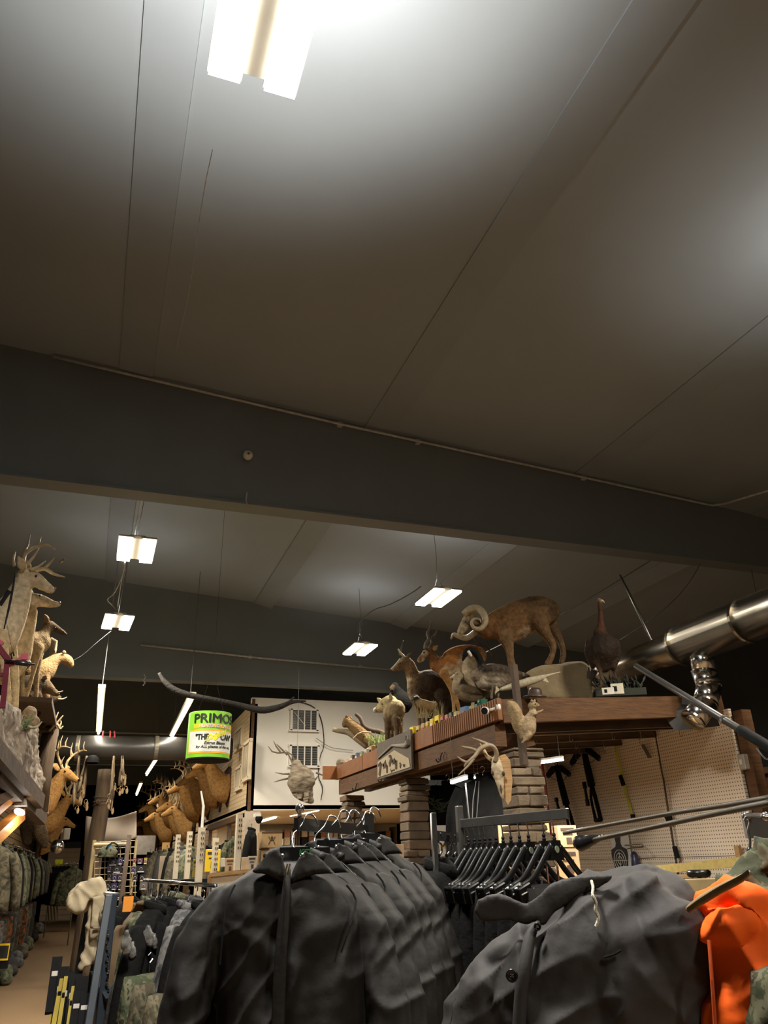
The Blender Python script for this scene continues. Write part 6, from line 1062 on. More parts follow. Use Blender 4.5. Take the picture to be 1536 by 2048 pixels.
# wooden crates stacked at the corner
for k in range(3):
    z = 1.45+k*0.235; c = at(542, 1690, Y=12.3); b = MB(); b.box((c.x, 12.3+0.1, z), (0.31, 0.3, 0.22)); cr = tag(obj('wooden_crate', b, mat('crate_wood', (0.42, 0.28, 0.14), (0.34, 0.22, 0.10), rough=0.8, scale=5, stretch=(8, 1, 1))), ('bottom', 'middle', 'top')[k] + ' of three stacked tan crates with a dark printed mark', 'crate', 'stacked crates at the corner')
    f = MB(); u0 = V((c.x, 12.248, z)); f.tube([u0+V((-0.05, 0, -0.06)), u0+V((-0.02, 0, 0.0)), u0+V((-0.05, 0, 0.05))], 0.006, 5); f.tube([u0+V((0.05, 0, -0.06)), u0+V((0.02, 0, 0.0)), u0+V((0.05, 0, 0.05))], 0.006, 5); f.tube([u0+V((-0.02, 0, 0.0)), u0+V((0.02, 0, 0.0))], 0.008, 5); f.ball(u0+V((0, 0, 0.03)), (0.02, 0.004, 0.025)); obj('printed_mark', f, M_woodd, cr)
    for s in (-1, 1): f = MB(); f.box((c.x, 12.247, z+s*0.105), (0.31, 0.008, 0.012)); obj('edge_slat', f, M_wood, cr)
b = MB(); b.box((at(542, 1690, Y=12.3).x, 12.4, 0.66), (0.5, 0.45, 1.32)); tag(obj('counter_block', b, M_wood), 'brown counter under the stacked crates', 'counter')
p = at(518, 1640, Y=12.5); b = MB(); b.lathe([(0.05, 0.05), (0.06, 0.02), (0.055, 0.0), (0.035, -0.04), (0.001, -0.055)], p, (0, 0, 1), 16, caps=False); t = tag(obj('dome_camera', b, M_black, smooth=True), 'small dome camera under the corner of the white wall', 'camera'); f = MB(); f.box(p+V((-0.02, 0.05, 0.07)), (0.1, 0.1, 0.05)); obj('mount', f, M_white, t)
# black coats on the brick pier
for k, (x, y, D) in enumerate(((503, 1654, 12.3), (470, 1672, 13.2), (455, 1680, 13.8))): garment(C3 if k != 1 else C2, ('black coat hanging on the brick corner', 'dark green coat hanging beside the black coat', 'black coat hanging in the shop window')[k], at(x, y, D=D), 1.2 if k == 0 else 0.6, 0.85 if k == 0 else 0.75)
# ---------------------------------------------------------------- gondola with cream uprights
M_up = mat('upright_cream', (0.62, 0.54, 0.40), (0.57, 0.49, 0.36), rough=0.5)
for k, (x, y0, wd, D, lab) in enumerate(((479, 1629, 11, 8.2, 'nearest cream slotted upright, beside the cartons'), (432, 1676, 10, 9.0, 'short cream upright before the yellow carton'), (404, 1655, 12, 8.6, 'cream upright carrying a thin white stick'), (380, 1663, 9, 9.6, 'cream upright second from the far end of the shelf'), (357, 1669, 8, 10.6, 'farthest cream upright of the shelf'))):
    p = at(x, y0, D=D); sc = (p-EYE).dot(FW)/FPX; f = MB(); f.box((p.x, p.y, p.z/2), (wd*sc, 0.05, p.z), rz=0.15); o = tag(obj('slotted_upright', f, M_up), lab, 'upright', 'cream shelf uprights'); 
    f = MB()
    for j in range(6): f.box((p.x, p.y-0.028, p.z-0.05-j*0.05), (0.008, 0.008, 0.022), rz=0.15); f.box((p.x+0.02, p.y-0.025, p.z-0.05-j*0.05), (0.008, 0.008, 0.022), rz=0.15)
    obj('slot', f, M_woodd, o)
    if k == 2: b = MB(); b.tube([p, p+V((0, 0, 0.2)), at(402, 1582, D=8.6)], [0.014, 0.013, 0.008], 8); tag(obj('white_stick', b, M_white), 'thin white stick standing on the cream upright', 'stick')
t = thing('gondola_shelf', 'tan perforated shelf end standing behind the jackets', 'shelf', (at(450, 1760, D=8).x, at(450, 1760, D=8).y, 0))
g0, g1 = at(424, 1750, D=7.6), at(500, 1742, D=7.2); f = MB(); f.beam(V((g0.x, g0.y, g0.z/2)), V((g1.x, g1.y, g0.z/2)), 0.03, g0.z); obj('end_panel', f, M_cream, t)
f = MB()
for i in range(12):
    for j in range(4): q = g0.lerp(g1, 0.25+i*0.06); f.box(V((q.x, q.y-0.02, g0.z-0.1-j*0.06)), (0.012, 0.012, 0.012))
obj('peg_holes', f, M_woodd, t)
f = MB(); f.beam(g0+V((0, 0, 0.0)), g1+V((0, 0, 0.0)), 0.06, 0.03); obj('top_edge', f, M_woodl, t); f = MB(); f.box((g0.x, g0.y, g0.z/2), (0.07, 0.06, g0.z), rz=-0.2); obj('corner_post', f, M_woodl, t)
gt = at(440, 1748, D=9.4); f = MB(); f.box((gt.x+0.1, gt.y+0.1, 1.44), (1.3, 0.9, 0.04), rz=-0.1); obj('top_shelf', f, M_black, t); f = MB(); f.box((gt.x+0.1, gt.y+0.4, 0.7), (1.2, 0.05, 1.4), rz=-0.1); obj('spine', f, M_black, t)
def carton(x0, y0, x1, y1, D, m, lab, mark=None, rz=-0.2, zb=None):
    a, c = at(x0, y1, D=D), at(x1, y0, D=D)
    if zb is not None: a.z = zb
    wd = (V((c.x, c.y, 0))-V((a.x, a.y, 0))).length; h_ = c.z-a.z; ct = V(((a.x+c.x)/2, (a.y+c.y)/2+0.06, (a.z+c.z)/2)); f = MB(); f.box(ct, (wd, 0.14, h_), rz=rz); o = tag(obj('carton', f, m, bev=0.003), lab, 'carton', 'cartons on the shelf tops')
    u = V((math.cos(rz), math.sin(rz), 0)); nn = V((u.y, -u.x, 0))
    if mark: 
        f = MB(); f.box(ct+nn*0.0715+ZU*h_*0.32, (wd*0.7, 0.003, h_*0.12), rz=rz); f.box(ct+nn*0.0715+ZU*h_*0.1, (wd*0.5, 0.003, h_*0.06), rz=rz); f.box(ct+nn*0.0715-ZU*h_*0.2+u*wd*0.05, (wd*0.28, 0.003, h_*0.28), rz=rz); obj('printed_mark', f, mark, o)
    return o
carton(411, 1698, 443, 1744, 9.3, M_yellow, 'tall yellow carton with dark printing on the shelf top', M_woodd); carton(386, 1718, 404, 1755, 9.8, mat('dull_yellow', (0.55, 0.42, 0.1), rough=0.6), 'dull yellow carton left of the tall yellow carton', M_woodd)
carton(413, 1690, 444, 1700, 9.8, M_black, 'black sign board with grey lettering above the yellow carton', mat('sign_grey', (0.3, 0.3, 0.3)))
carton(452, 1716, 472, 1746, 8.7, M_card, 'tan carton with vertical seams beside the nearest upright', M_wood); carton(484, 1714, 500, 1744, 8.4, mat('kraft', (0.50, 0.36, 0.22), rough=0.8), 'pale kraft carton right of the nearest upright', None); carton(497, 1712, 516, 1742, 8.3, mat('white_carton', (0.55, 0.48, 0.38), rough=0.7), 'whitish carton with small print at the jacket collar', M_woodd)
carton(443, 1716, 452, 1734, 8.9, mat('white_sack', (0.6, 0.55, 0.45), rough=0.8), 'small white package between the cartons', None)
carton(785, 1688, 812, 1740, 6.9, M_card, 'plain tan carton standing beside the middle stone column', None, -0.35, 1.42)
# far fittings between heads and floor: pine door frame, far counters
for k, (x, y0, D) in enumerate(((332, 1685, 15.5), (322, 1700, 18.0))):
    p = at(x, y0, D=D); b = MB(); b.box((p.x, p.y, p.z/2), (0.13, 0.1, p.z)); tag(obj('pine_post', b, mat('pine_orange', (0.5, 0.28, 0.09), rough=0.6)), ('nearer', 'farther')[k]+' orange pine post below the deer heads', 'post', 'pine posts below the deer heads')
for k in range(8): garment((C2, C4, C1, C3)[k % 4], '%s dark garment from the near end of the rack under the deer heads' % od[k], at(378-k*11, 1690+k*2, D=11+k*0.9), 1.3+rnd(-0.2, 0.2), 1.0)
carton(318, 1712, 334, 1752, 13.5, mat('grey_tan_box', (0.33, 0.25, 0.17), rough=0.8), 'grey-tan open carton under the pine post', None, -0.2, 0.0)
p = at(290, 1690, Y=25); b = MB(); b.box(p, (0.55, 0.05, 0.5)); tag(obj('white_board', b, mat('white_board', (0.62, 0.58, 0.52), rough=0.6)), 'white board far behind the wire grid rack', 'board')
# ---------------------------------------------------------------- chrome rack with garments behind the steel stand
ra, rb_ = at(283, 1762, D=5.6), at(420, 1772, D=4.7)
t = thing('chrome_floor_rack', 'chrome floor rack with several rails left of the black jackets', 'rack', V(((ra.x+rb_.x)/2, (ra.y+rb_.y)/2, 0)))
for off in (0, 0.12, 0.24, 0.36): f = MB(); f.tube([ra+V((0.05, off, 0.0)), rb_+V((0.03, off, 0.0))], 0.011, 8); obj('rail', f, M_chrome, t, smooth=True)
for q in (0.0, 0.35, 0.7, 1.0): f = MB(); c = ra.lerp(rb_, q); f.tube([c+V((0.04, -0.02, 0)), c+V((0.04, 0.40, 0))], 0.009, 8); obj('cross_tube', f, M_steel, t, smooth=True)
for q in (0.05, 0.95): f = MB(); c = ra.lerp(rb_, q); f.tube([V((c.x+0.05, c.y+0.2, 0)), c+V((0.05, 0.2, 0))], 0.016, 8); obj('post', f, M_steel, t, smooth=True)
gl = [(C3, 310, 1800, 4.3, 'black'), (C3, 322, 1796, 4.4, 'black'), (C3, 336, 1792, 4.5, 'black'), (C3, 350, 1794, 4.4, 'black'), (C7, 376, 1800, 4.2, 'grey patterned'), (C4, 392, 1790, 4.3, 'charcoal'), (C3, 405, 1800, 4.1, 'black'), (C2, 300, 1792, 4.9, 'green camouflage'), (C2, 356, 1782, 5.0, 'green camouflage'), (C8, 284, 1806, 4.9, 'brown canvas'), (C3, 262, 1790, 5.4, 'black')]
for k, (m, x, y, D, nm) in enumerate(gl): garment(m, '%s garment, %s one listed from the steel stand side on the chrome floor rack' % (nm, od[k]), at(x, y, D=D), 1.15+rnd(-0.15, 0.15), 0.8)
gl = [(C2, 300, 1925, 4.1, 'green camouflage'), (C1, 318, 1940, 4.0, 'brown camouflage'), (C2, 285, 1960, 4.2, 'green camouflage'), (C4, 262, 1935, 4.4, 'charcoal'), (C1, 340, 1960, 3.9, 'brown camouflage'), (C3, 352, 1905, 4.1, 'black')]
for k, (m, x, y, D, nm) in enumerate(gl): garment(m, '%s trousers low between steel stand and jackets, %s from the left group' % (nm, od[k]), at(x, y, D=D), 0.9+rnd(-0.3, 0.3), 0.7, 0.55, kind='trousers')
b = MB(); p = at(256, 1808, D=4.6); b.box(p, (0.05, 0.005, 0.07), rz=0.2); tag(obj('price_tag', b, mat('tag_orange', (0.85, 0.3, 0.03), rough=0.6)), 'square orange price tag on the dark garments', 'tag')
# gloves and plastic bags
for k in range(4):
    pg_ = facing(at(285, 1815, D=4.4)); mb = volumes(MB(), pg_, [((0.14, 0.09, 0.05), [(266+k*3, 1822-k*5, 0.02*k, 5), (282+k*3, 1812-k*3+4, 0.02*k, 6), (302, 1832-k*4, 0.02*k, 4)])]); o = organic('work_glove', mb, C8, vox=0.01, it=1, attr=False); tag(o, '%s brown glove from the top of the bunch' % od[3-k], 'glove', 'bunch of brown gloves')
M_bagp = mat('clear_plastic', (0.20, 0.19, 0.175), (0.06, 0.057, 0.055), rough=0.15, scale=16, bump=0.6, bscale=20)
for k, (x, y, s) in enumerate(((252, 1885, 17), (265, 1900, 12), (296, 1872, 15), (308, 1884, 11), (284, 1912, 10))):
    pg_ = facing(at(x, y, D=4.0+0.05*k)); mb = volumes(MB(), pg_, [((0.5, 0.5, 0.5), [(x, y-s*1.3, 0, s*0.3), (x, y, 0, s*0.75, 0.5), (x+2, y+s, 0, s*0.6, 0.4)])]); o = organic('plastic_bag', mb, M_bagp, vox=0.01, it=0, attr=False, wrinkle=lambda p: 0.008*noise.noise(p*40)); tag(o, '%s crinkled clear plastic bag below the chrome rack, counted from the left' % od[k], 'bag', 'clear plastic bags')
b = MB(); b.box((2.41, 6.53, 0.705), (0.3, 0.3, 1.43)); tag(obj('display_pedestal', b, M_woodd), 'dark pedestal under the plain tan carton by the middle column', 'pedestal')
# ---------------------------------------------------------------- things on the pegboard (wall face x = 5.0)
PX = 4.97
def pg(x, y, o=0.0): return at(x, y, X=PX-o)
def crossbow(label, top, butt, l1, l2, sc1, sc2):
    t = thing('crossbow', label, 'crossbow', pg(*butt)); a, c = pg(*top, 0.03), pg(*butt, 0.03); m1 = a.lerp(c, 0.55)
    f = MB(); f.tube([a, a.lerp(c, 0.3), m1], [0.028, 0.038, 0.04], 8); obj('barrel', f, M_black, t, smooth=True)
    f = MB(); d = c-m1; sd = V((0, -1, 0)); f.tube([m1, m1+d*0.35+sd*-0.06, m1+d*0.85+sd*-0.06, c+sd*-0.06], [0.018, 0.014, 0.016, 0.02], 8, smooth=2); f.tube([m1, m1+d*0.3+sd*0.02, m1+d*0.8+sd*0.03, c+sd*0.03], [0.022, 0.022, 0.022, 0.024], 8, smooth=2); f.tube([c+sd*-0.07, c+sd*0.04], 0.02, 8); obj('stock', f, M_black, t, smooth=True)
    for l in (l1, l2):
        f = MB(); e = pg(*l, 0.04); s0 = a+V((0, 0, -0.02)); f.tube([s0, s0.lerp(e, 0.35)+V((0, 0, 0.02)), e], [0.022, 0.036, 0.03], 6); obj('limb', f, M_black, t); f = MB(); f.lathe([(0.03, -0.01), (0.036, 0), (0.03, 0.01)], e, (1, 0, 0), 12); obj('cam_wheel', f, M_blackp, t)
    f = MB(); f.tube([pg(*l1, 0.04), a.lerp(c, 0.25), pg(*l2, 0.04)], 0.003, 4); obj('bowstring', f, M_black, t)
    f = MB(); p, q = pg(*sc1, 0.06), pg(*sc2, 0.06); f.tube([p, p.lerp(q, 0.25), p.lerp(q, 0.3), p.lerp(q, 0.7), p.lerp(q, 0.75), q], [0.024, 0.024, 0.015, 0.015, 0.022, 0.022], 10); obj('scope', f, M_blackp, t)
    f = MB(); f.lathe([(0.02, -0.004), (0.026, 0), (0.02, 0.004)], m1+V((0, -0.03, -0.03)), (1, 0, 0), 12, caps=False); obj('trigger_guard', f, M_black, t)
    f = MB(); f.lathe([(0.03, -0.005), (0.037, 0), (0.03, 0.005)], a+V((0, 0, 0.035)), (1, 0, 0), 14, caps=False); obj('stirrup', f, M_black, t)
crossbow('black crossbow hung on the pegboard, left of the yellow strap', (1166, 1494), (1198, 1640), (1144, 1526), (1197, 1516), (1168, 1564), (1176, 1612))
crossbow('black crossbow hung on the pegboard behind the hangers', (1113, 1532), (1150, 1676), (1096, 1551), (1138, 1548), (1112, 1596), (1118, 1622))
def strap(lab, pts, m, wd=0.03):
    b = MB(); P = [pg(x, y, 0.02) for x, y in pts]; b.tube(P, [(wd/2, 0.004)]*len(P), 8, up=(-1, 0, 0), smooth=3); return tag(obj('strap', b, m, smooth=True), lab, 'strap')
M_ys = mat('strap_yellow', (0.62, 0.62, 0.02), rough=0.6); s = strap('yellow strap with a black grip hanging on the pegboard', [(1228, 1478), (1233, 1505), (1240, 1535), (1248, 1572), (1257, 1605), (1264, 1630)], M_ys, 0.04)
f = MB(); f.tube([pg(1241, 1551, 0.03), pg(1247, 1571, 0.03)], 0.022, 10); obj('grip', f, M_black, s); f = MB(); f.tube([pg(1228, 1474, 0.03), pg(1231, 1484, 0.03)], 0.02, 8); obj('clip', f, M_black, s); f = MB(); f.box(pg(1266, 1634, 0.03), (0.02, 0.05, 0.05)); obj('clip', f, M_black, s)
strap('red strap hanging on the pegboard near the stone column', [(1084, 1526), (1089, 1555), (1094, 1595), (1098, 1630), (1101, 1670)], mat('strap_red', (0.5, 0.02, 0.035), rough=0.6), 0.05)
b = MB(); b.tube([pg(1077, 1526, 0.03), pg(1082, 1580, 0.03), pg(1090, 1640, 0.03)], 0.006, 6); tag(obj('hanging_rope', b, M_black), 'thin black cord hanging left of the red strap', 'cord')
b = MB(); b.beam(pg(1285, 1489, 0.02), pg(1300, 1516, 0.02), 0.045, 0.01, side=(0, 1, 0)); tag(obj('steel_strip', b, mat('dull_steel', (0.25, 0.22, 0.19), rough=0.4, metal=0.5)), 'small grey metal strip pinned to the pegboard', 'strip')
b = MB(); b.tube([pg(1309, 1462, 0.03), pg(1318, 1510, 0.03), pg(1327, 1558, 0.03), pg(1337, 1625, 0.03), pg(1347, 1690, 0.03), pg(1357, 1752, 0.03)], [0.005, 0.006, 0.009, 0.010, 0.009, 0.008], 8); ro = tag(obj('cleaning_rod', b, M_woodd, smooth=True), 'long thin rod hanging down the middle of the pegboard', 'rod'); f = MB(); f.tube([pg(1349, 1693, 0.03), pg(1355, 1716, 0.03)], 0.022, 10); obj('grip', f, M_black, ro); f = MB(); f.tube([pg(1319, 1520, 0.034), pg(1326, 1555, 0.034)], 0.009, 8); obj('chrome_sleeve', f, M_chrome, ro)
f = MB(); f.prism([pg(1325, 1627, 0.04), pg(1340, 1627, 0.04), pg(1342, 1646, 0.04), pg(1336, 1650, 0.04)], (0.02, 0, 0)); obj('flag', f, M_black, ro)
# paper target
q = [pg(x, y, 0.015) for x, y in ((1236, 1738), (1268, 1738), (1264, 1652), (1228, 1660))]; ya, yb = pg(1268, 1738).y, pg(1232, 1738).y; z0, z1 = 1.40, 1.80
t = thing('paper_target', 'white paper target with a black bottle-shaped silhouette', 'target', V((PX, (ya+yb)/2, z0))); f = MB(); f.box((PX-0.01, (ya+yb)/2, (z0+z1)/2), (0.004, yb-ya, z1-z0)); obj('sheet', f, M_white, t)
yc = (ya+yb)/2+0.03; hw = (yb-ya)*0.46; f = MB(); f.prism([V((PX-0.014, yc+u*hw, z0+v*(z1-z0))) for u, v in ((-0.75, 0.02), (0.75, 0.02), (0.8, 0.2), (1.0, 0.45), (0.95, 0.58), (0.4, 0.64), (0.28, 0.72), (0.36, 0.85), (0.22, 0.97), (-0.22, 0.97), (-0.36, 0.85), (-0.28, 0.72), (-0.4, 0.64), (-0.95, 0.58), (-1.0, 0.45), (-0.8, 0.2))], (-0.003, 0, 0)); obj('silhouette', f, mat('target_black', (0.03, 0.026, 0.025), rough=0.7), t)
for r_ in (0.3, 0.55, 0.8): f = MB(); f.tube([V((PX-0.019, yc+math.cos(k*PI/12)*hw*r_*0.9, z0+(0.33+math.sin(k*PI/12)*r_*0.3)*(z1-z0))) for k in range(25)], 0.0035, 4); obj('score_ring', f, M_white, t)
f = MB(); f.box((PX-0.02, yc, z0+0.33*(z1-z0)), (0.004, hw*1.7, 0.005)); f.box((PX-0.02, yc, z0+0.33*(z1-z0)), (0.004, 0.005, 0.16)); obj('cross_lines', f, M_white, t)
f = MB(); f.tube([pg(1250, 1690, 0.03), pg(1284, 1688, 0.03), pg(1286, 1694, 0.2), pg(1255, 1697, 0.2)], 0.006, 6); tag(obj('wire_bracket', f, M_steel), 'thin wire bracket beside the paper target', 'bracket')
b = MB(); b.lathe([(0.03, 0), (0.04, 0.05), (0.035, 0.14), (0.015, 0.17)], pg(1273, 1742, 0.06), (0, 0, 1), 14); tag(obj('blue_bottle', b, mat('navy_plastic', (0.04, 0.04, 0.10), rough=0.35), smooth=True), 'small navy bottle at the lower edge of the target', 'bottle')
b = MB(); b.box(pg(1284, 1700, 0.03), (0.03, 0.02, 0.09)); 
# long dark rods reaching in from the right
for k, (pts, r, lab) in enumerate((([(1128, 1666, 3.6), (1329, 1629, 3.0), (1440, 1612, 2.6), (1560, 1592, 2.2)], 0.0075, 'upper of two long dark rods reaching in from the right'), ([(1176, 1682, 3.3), (1339, 1647, 2.9), (1440, 1625, 2.5), (1570, 1600, 2.1)], 0.0085, 'lower long dark rod with a black ball end'))):
    b = MB(); P = [at(x, y, D=d) for x, y, d in pts]; b.tube(P, r, 8, smooth=3); o = tag(obj('push_rod', b, mat('rod_bronze', (0.06, 0.05, 0.035), rough=0.4, metal=0.4), smooth=True), lab, 'rod', 'dark rods from the right')
    if k: f = MB(); e = at(1158, 1686, D=3.33); f.tube([at(1148, 1688, D=3.34), e, at(1172, 1684, D=3.31), at(1182, 1680, D=3.29), at(1205, 1674, D=3.25)], [0.012, 0.03, 0.024, 0.02, 0.009], 12, smooth=3); obj('ball_end', f, M_blackp, o, smooth=True)
# LED bars and wires under the booth
def led(lab, a, b_, m=M_ledc, pw=14):
    a, b_ = V(a), V(b_); t = thing('led_bar', lab, 'lamp', (a+b_)/2, 'led bars under the booth'); f = MB(); f.beam(a, b_, 0.03, 0.014); obj('light_strip', f, m, t); f = MB(); f.beam(a+V((0, 0, 0.02)), b_+V((0, 0, 0.02)), 0.04, 0.014); obj('housing', f, M_white, t)
    for q in (0.1, 0.9): f = MB(); p = a.lerp(b_, q); f.tube([p+V((0, 0, 0.025)), V((p.x, p.y, DZ-0.05))], 0.002, 4); obj('hanger_wire', f, M_steel, t)
    l = area('led_glow', (a+b_)/2-V((0, 0, 0.03)), ((b_-a).length, 0.04), pw, (1, 0.97, 0.9), parent=t); l.rotation_euler = (0, 0, math.atan2((b_-a).y, (b_-a).x)); return t
led('bright led bar under the booth in front of the crossbows', at(1064, 1528, D=6.4), at(1126, 1519, D=6.3), pw=28); led('bright led bar left of the deer skull', at(903, 1566, D=6.6), at(933, 1556, D=6.5), pw=1.5); led('small led lamp close to the deer skull antlers', at(948, 1556, D=6.9), at(957, 1552, D=6.9), pw=2)
for k, pts in enumerate(([(931, 1566), (934, 1600), (938, 1640)], [(952, 1562), (946, 1600), (944, 1650)], [(958, 1562), (956, 1600), (952, 1650)])):
    b = MB(); b.tube([at(x, y, D=6.6+0.1*k) for x, y in pts], 0.007 if k == 0 else 0.003, 6); tag(obj('lamp_wire' if k else 'lamp_pole', b, M_steel if k == 0 else M_wire), ('pale pole under the left led bar', 'left wire below the small led lamp', 'right wire below the small led lamp')[k], 'wire' if k else 'pole')
# black hoodie hanging at the back of the booth, boxes and greenery behind
for k, (x, y, D) in enumerate(((965, 1545, 6.9), (895, 1560, 8.3), (872, 1570, 8.8))): garment(C3, ('black hoodie hanging behind the deer skull', 'black garment deep inside the booth, left', 'black garment deep inside the booth, farthest left')[k], at(x, y, D=D), -0.3, 0.95, 0.9 if k == 0 else 0.75)
b = MB(); b.box((4.7, 10.4, 1.3), (0.8, 0.06, 2.6)); struct('wall_booth_back', b, M_dark, 'dark back wall of the timber booth')
b = MB(); b.box((3.8, 6.4, 0.70), (1.56, 1.9, 1.40)); cq = tag(obj('booth_counter', b, M_wood), 'brown counter inside the booth holding cartons', 'counter'); f = MB(); f.box((3.8, 6.4, 1.41), (1.60, 1.94, 0.02)); obj('counter_top', f, M_woodl, cq)
carton(1000, 1650, 1022, 1690, 6.85, M_card, 'tan carton behind the hangers left of the nearest column', None, -0.2, 1.42)
carton(1120, 1650, 1155, 1695, 6.6, M_card, 'tan carton stacked under the crossbows, upper one', M_woodd); carton(1118, 1696, 1160, 1750, 6.6, M_card, 'tan carton stacked under the crossbows, lower one', M_woodd, -0.2, 1.42); carton(1078, 1640, 1100, 1720, 6.9, mat('yellow_tan', (0.5, 0.36, 0.12), rough=0.7), 'yellowish carton behind the red strap', None, -0.2, 1.42)
carton(872, 1650, 912, 1690, 7.75, M_white, 'white carton with yellow print behind the chrome post', M_yellow, -0.2, 1.42)
b = MB(); pgn = facing(at(875, 1610, D=8.0))
for k in range(30): p = pgn.at(rnd(862, 888), rnd(1600, 1625), 0); a = V((rnd(-0.12, 0.12), rnd(-0.05, 0.05), rnd(-0.02, 0.08))); b.tube([p, p+a*0.5, p+a], [0.003, 0.008, 0.002], 4)
tag(obj('hanging_greenery', b, mat('dull_green', (0.06, 0.075, 0.04), rough=0.8)), 'dull green wreath hanging inside the booth', 'greenery', kind='stuff')
# low things before the pegboard
p = at(1398, 1750, D=5.6); t = thing('padded_stool', 'round black padded stool top before the pegboard', 'stool', V((p.x, p.y, 0))); f = MB(); f.lathe([(0.001, 0.03), (0.06, 0.03), (0.072, 0.018), (0.07, 0.0), (0.06, -0.012), (0.001, -0.012)], p, (0, 0, 1), 22, caps=False); obj('seat', f, M_blackp, t, smooth=True); f = MB(); f.tube([p, V((p.x, p.y, 0.02))], 0.014, 10); obj('stem', f, M_black, t); f = MB(); f.lathe([(0.2, 0), (0.2, 0.02), (0.03, 0.04)], V((p.x, p.y, 0)), (0, 0, 1), 18); obj('base', f, M_black, t)
for s in (-1, 1): f = MB(); f.tube([p+V((s*0.05, 0, -0.01)), p+V((s*0.05, 0, -0.08)), p+V((s*0.02, 0, -0.1))], 0.004, 5); obj('wire_loop', f, M_black, t)
b = MB(); b.beam(at(1310, 1740, D=6.0), at(1500, 1722, D=5.3), 0.03, 0.05); lg = tag(obj('yellow_ledge', b, mat('yellow_tape', (0.55, 0.42, 0.12), (0.42, 0.3, 0.08), rough=0.6, scale=30)), 'thin yellowish ledge along the lower pegboard', 'ledge')
b = MB(); p = at(1478, 1710, X=4.95); b.box(p, (0.03, 0.05, 0.14)); tag(obj('wooden_block', b, M_woodl), 'small wooden block on the lower right of the pegboard', 'block')
carton(1350, 1756, 1500, 1820, 5.0, mat('dim_carton', (0.3, 0.22, 0.1), rough=0.8), 'wide dim carton below the pegboard behind the coats', None)
# ---------------------------------------------------------------- rack of black jackets
M_jk = mat('black_nylon', (0.0115, 0.0102, 0.0092), (0.008, 0.0071, 0.0064), rough=0.62, scale=5, bump=0.25, bscale=9, spec=0.3)
TA, TB = at(592, 1648, D=2.12), at(736, 1652, D=2.62); TB = V((TB.x, TB.y, TA.z))
t = thing('jacket_rack', 'dark steel rack arm with a chrome knob carrying black jackets', 'rack', V((TB.x, TB.y, 0)))
f = MB(); f.beam(TA, TB, 0.012, 0.030); obj('arm', f, mat('rack_steel', (0.05, 0.047, 0.043), rough=0.35, metal=0.7), t); f = MB(); f.beam(V((TB.x, TB.y, 0)), V((TB.x, TB.y, TB.z+0.05)), 0.03, 0.03, side=(1, 0, 0)); obj('post', f, mat('rack_steel', (0, 0, 0)), t)
f = MB(); f.lathe([(0.006, 0), (0.006, 0.012), (0.011, 0.018), (0.012, 0.026), (0.006, 0.034), (0.001, 0.036)], TA+V((0.0, 0, 0.015))+(TB-TA)*0.04, (0, 0, 1), 14); obj('knob', f, M_chrome, t, smooth=True)
pj = facing(at(580, 1800, D=2.06), 0); mj = pj.m
jt = thing('black_jacket', 'foremost black zip jacket on the rack, facing the viewer', 'jacket', pj.at(575, 1740, 0), 'black jackets on the rack')
def torso(mb, rows, pl, n=28):
    z = catmull([list(r) for r in rows], 3); vs = []
    for y, xl, xr, d in z:
        for k in range(n):
            q = 2*PI*k/n; c, s = math.cos(q), math.sin(q); c = math.copysign(abs(c)**0.75, c); vs.append(pl.at((xl+xr)/2+c*(xr-xl)/2, y, 0)+pl.n*(s*d))
    m = len(z); return mb.add(vs, [(i*n+k, i*n+(k+1) % n, (i+1)*n+(k+1) % n, (i+1)*n+k) for i in range(m-1) for k in range(n)] + [tuple(range(n)), tuple(range((m-1)*n, m*n))])
mb = MB(); torso(mb, [(1722, 535, 630, 0.05), (1740, 500, 655, 0.07), (1762, 466, 684, 0.085), (1790, 436, 712, 0.095), (1840, 424, 728, 0.105), (1900, 428, 732, 0.11), (1980, 432, 738, 0.115), (2080, 430, 742, 0.12), (2200, 426, 748, 0.12)], pj)
volumes(mb, pj, [((0, 0, 0), [(450, 1805, -0.01, 34, 1.3), (418, 1855, 0.0, 42, 1.2), (395, 1920, 0.01, 46, 1.1), (374, 1990, 0.03, 46, 1.1), (358, 2070, 0.04, 44, 1.1), (352, 2180, 0.05, 40, 1.1)]), ((0, 0, 0), [(702, 1805, -0.01, 34, 1.3), (732, 1855, 0.0, 40, 1.2), (752, 1920, 0.01, 42, 1.1), (768, 1990, 0.03, 42, 1.1), (780, 2070, 0.04, 42, 1.1), (786, 2180, 0.05, 40, 1.1)])])
def jw(p):
    q = p-pj.p; u = q.dot(pj.u); z = q.z
    w_ = 0.0
    for sx in (-1, 1):
        du, dz = u-sx*0.155, z+0.03; d = math.hypot(du, dz); a = math.atan2(dz, du); w_ += 0.0035*math.sin(a*7+4*noise.noise(V((u*6, 1, z*6))))*math.exp(-((d-0.16)/0.10)**2)*(0.3 if a > 0 else 1)
    lo = min(1, max(0.15, 0.3-z*3)); r2 = 1-3*abs(noise.noise(V((u*11-z*9+2, q.y*4, z*6+u*4))))
    return w_ + lo*(0.010*noise.noise(V((u*13+1.5*z, q.y*3, z*1.6))) + 0.008*max(0, r2)**1.5) + 0.007*noise.noise(V((u*5, q.y*3, z*3))) + 0.0018*noise.noise(p*34)
organic('shell', mb, M_jk, jt, vox=0.0055, it=4, attr=False, wrinkle=jw)
def slab(t, name, pts, m, pl, th, off, wr=0.006, vox=0.006):
    b = MB(); b.prism([pl.at(x, y, off) for x, y in pts], -pl.n*th); return organic(name, b, m, t, vox=vox, it=3, attr=False, wrinkle=lambda p: wr*noise.noise(p*18))
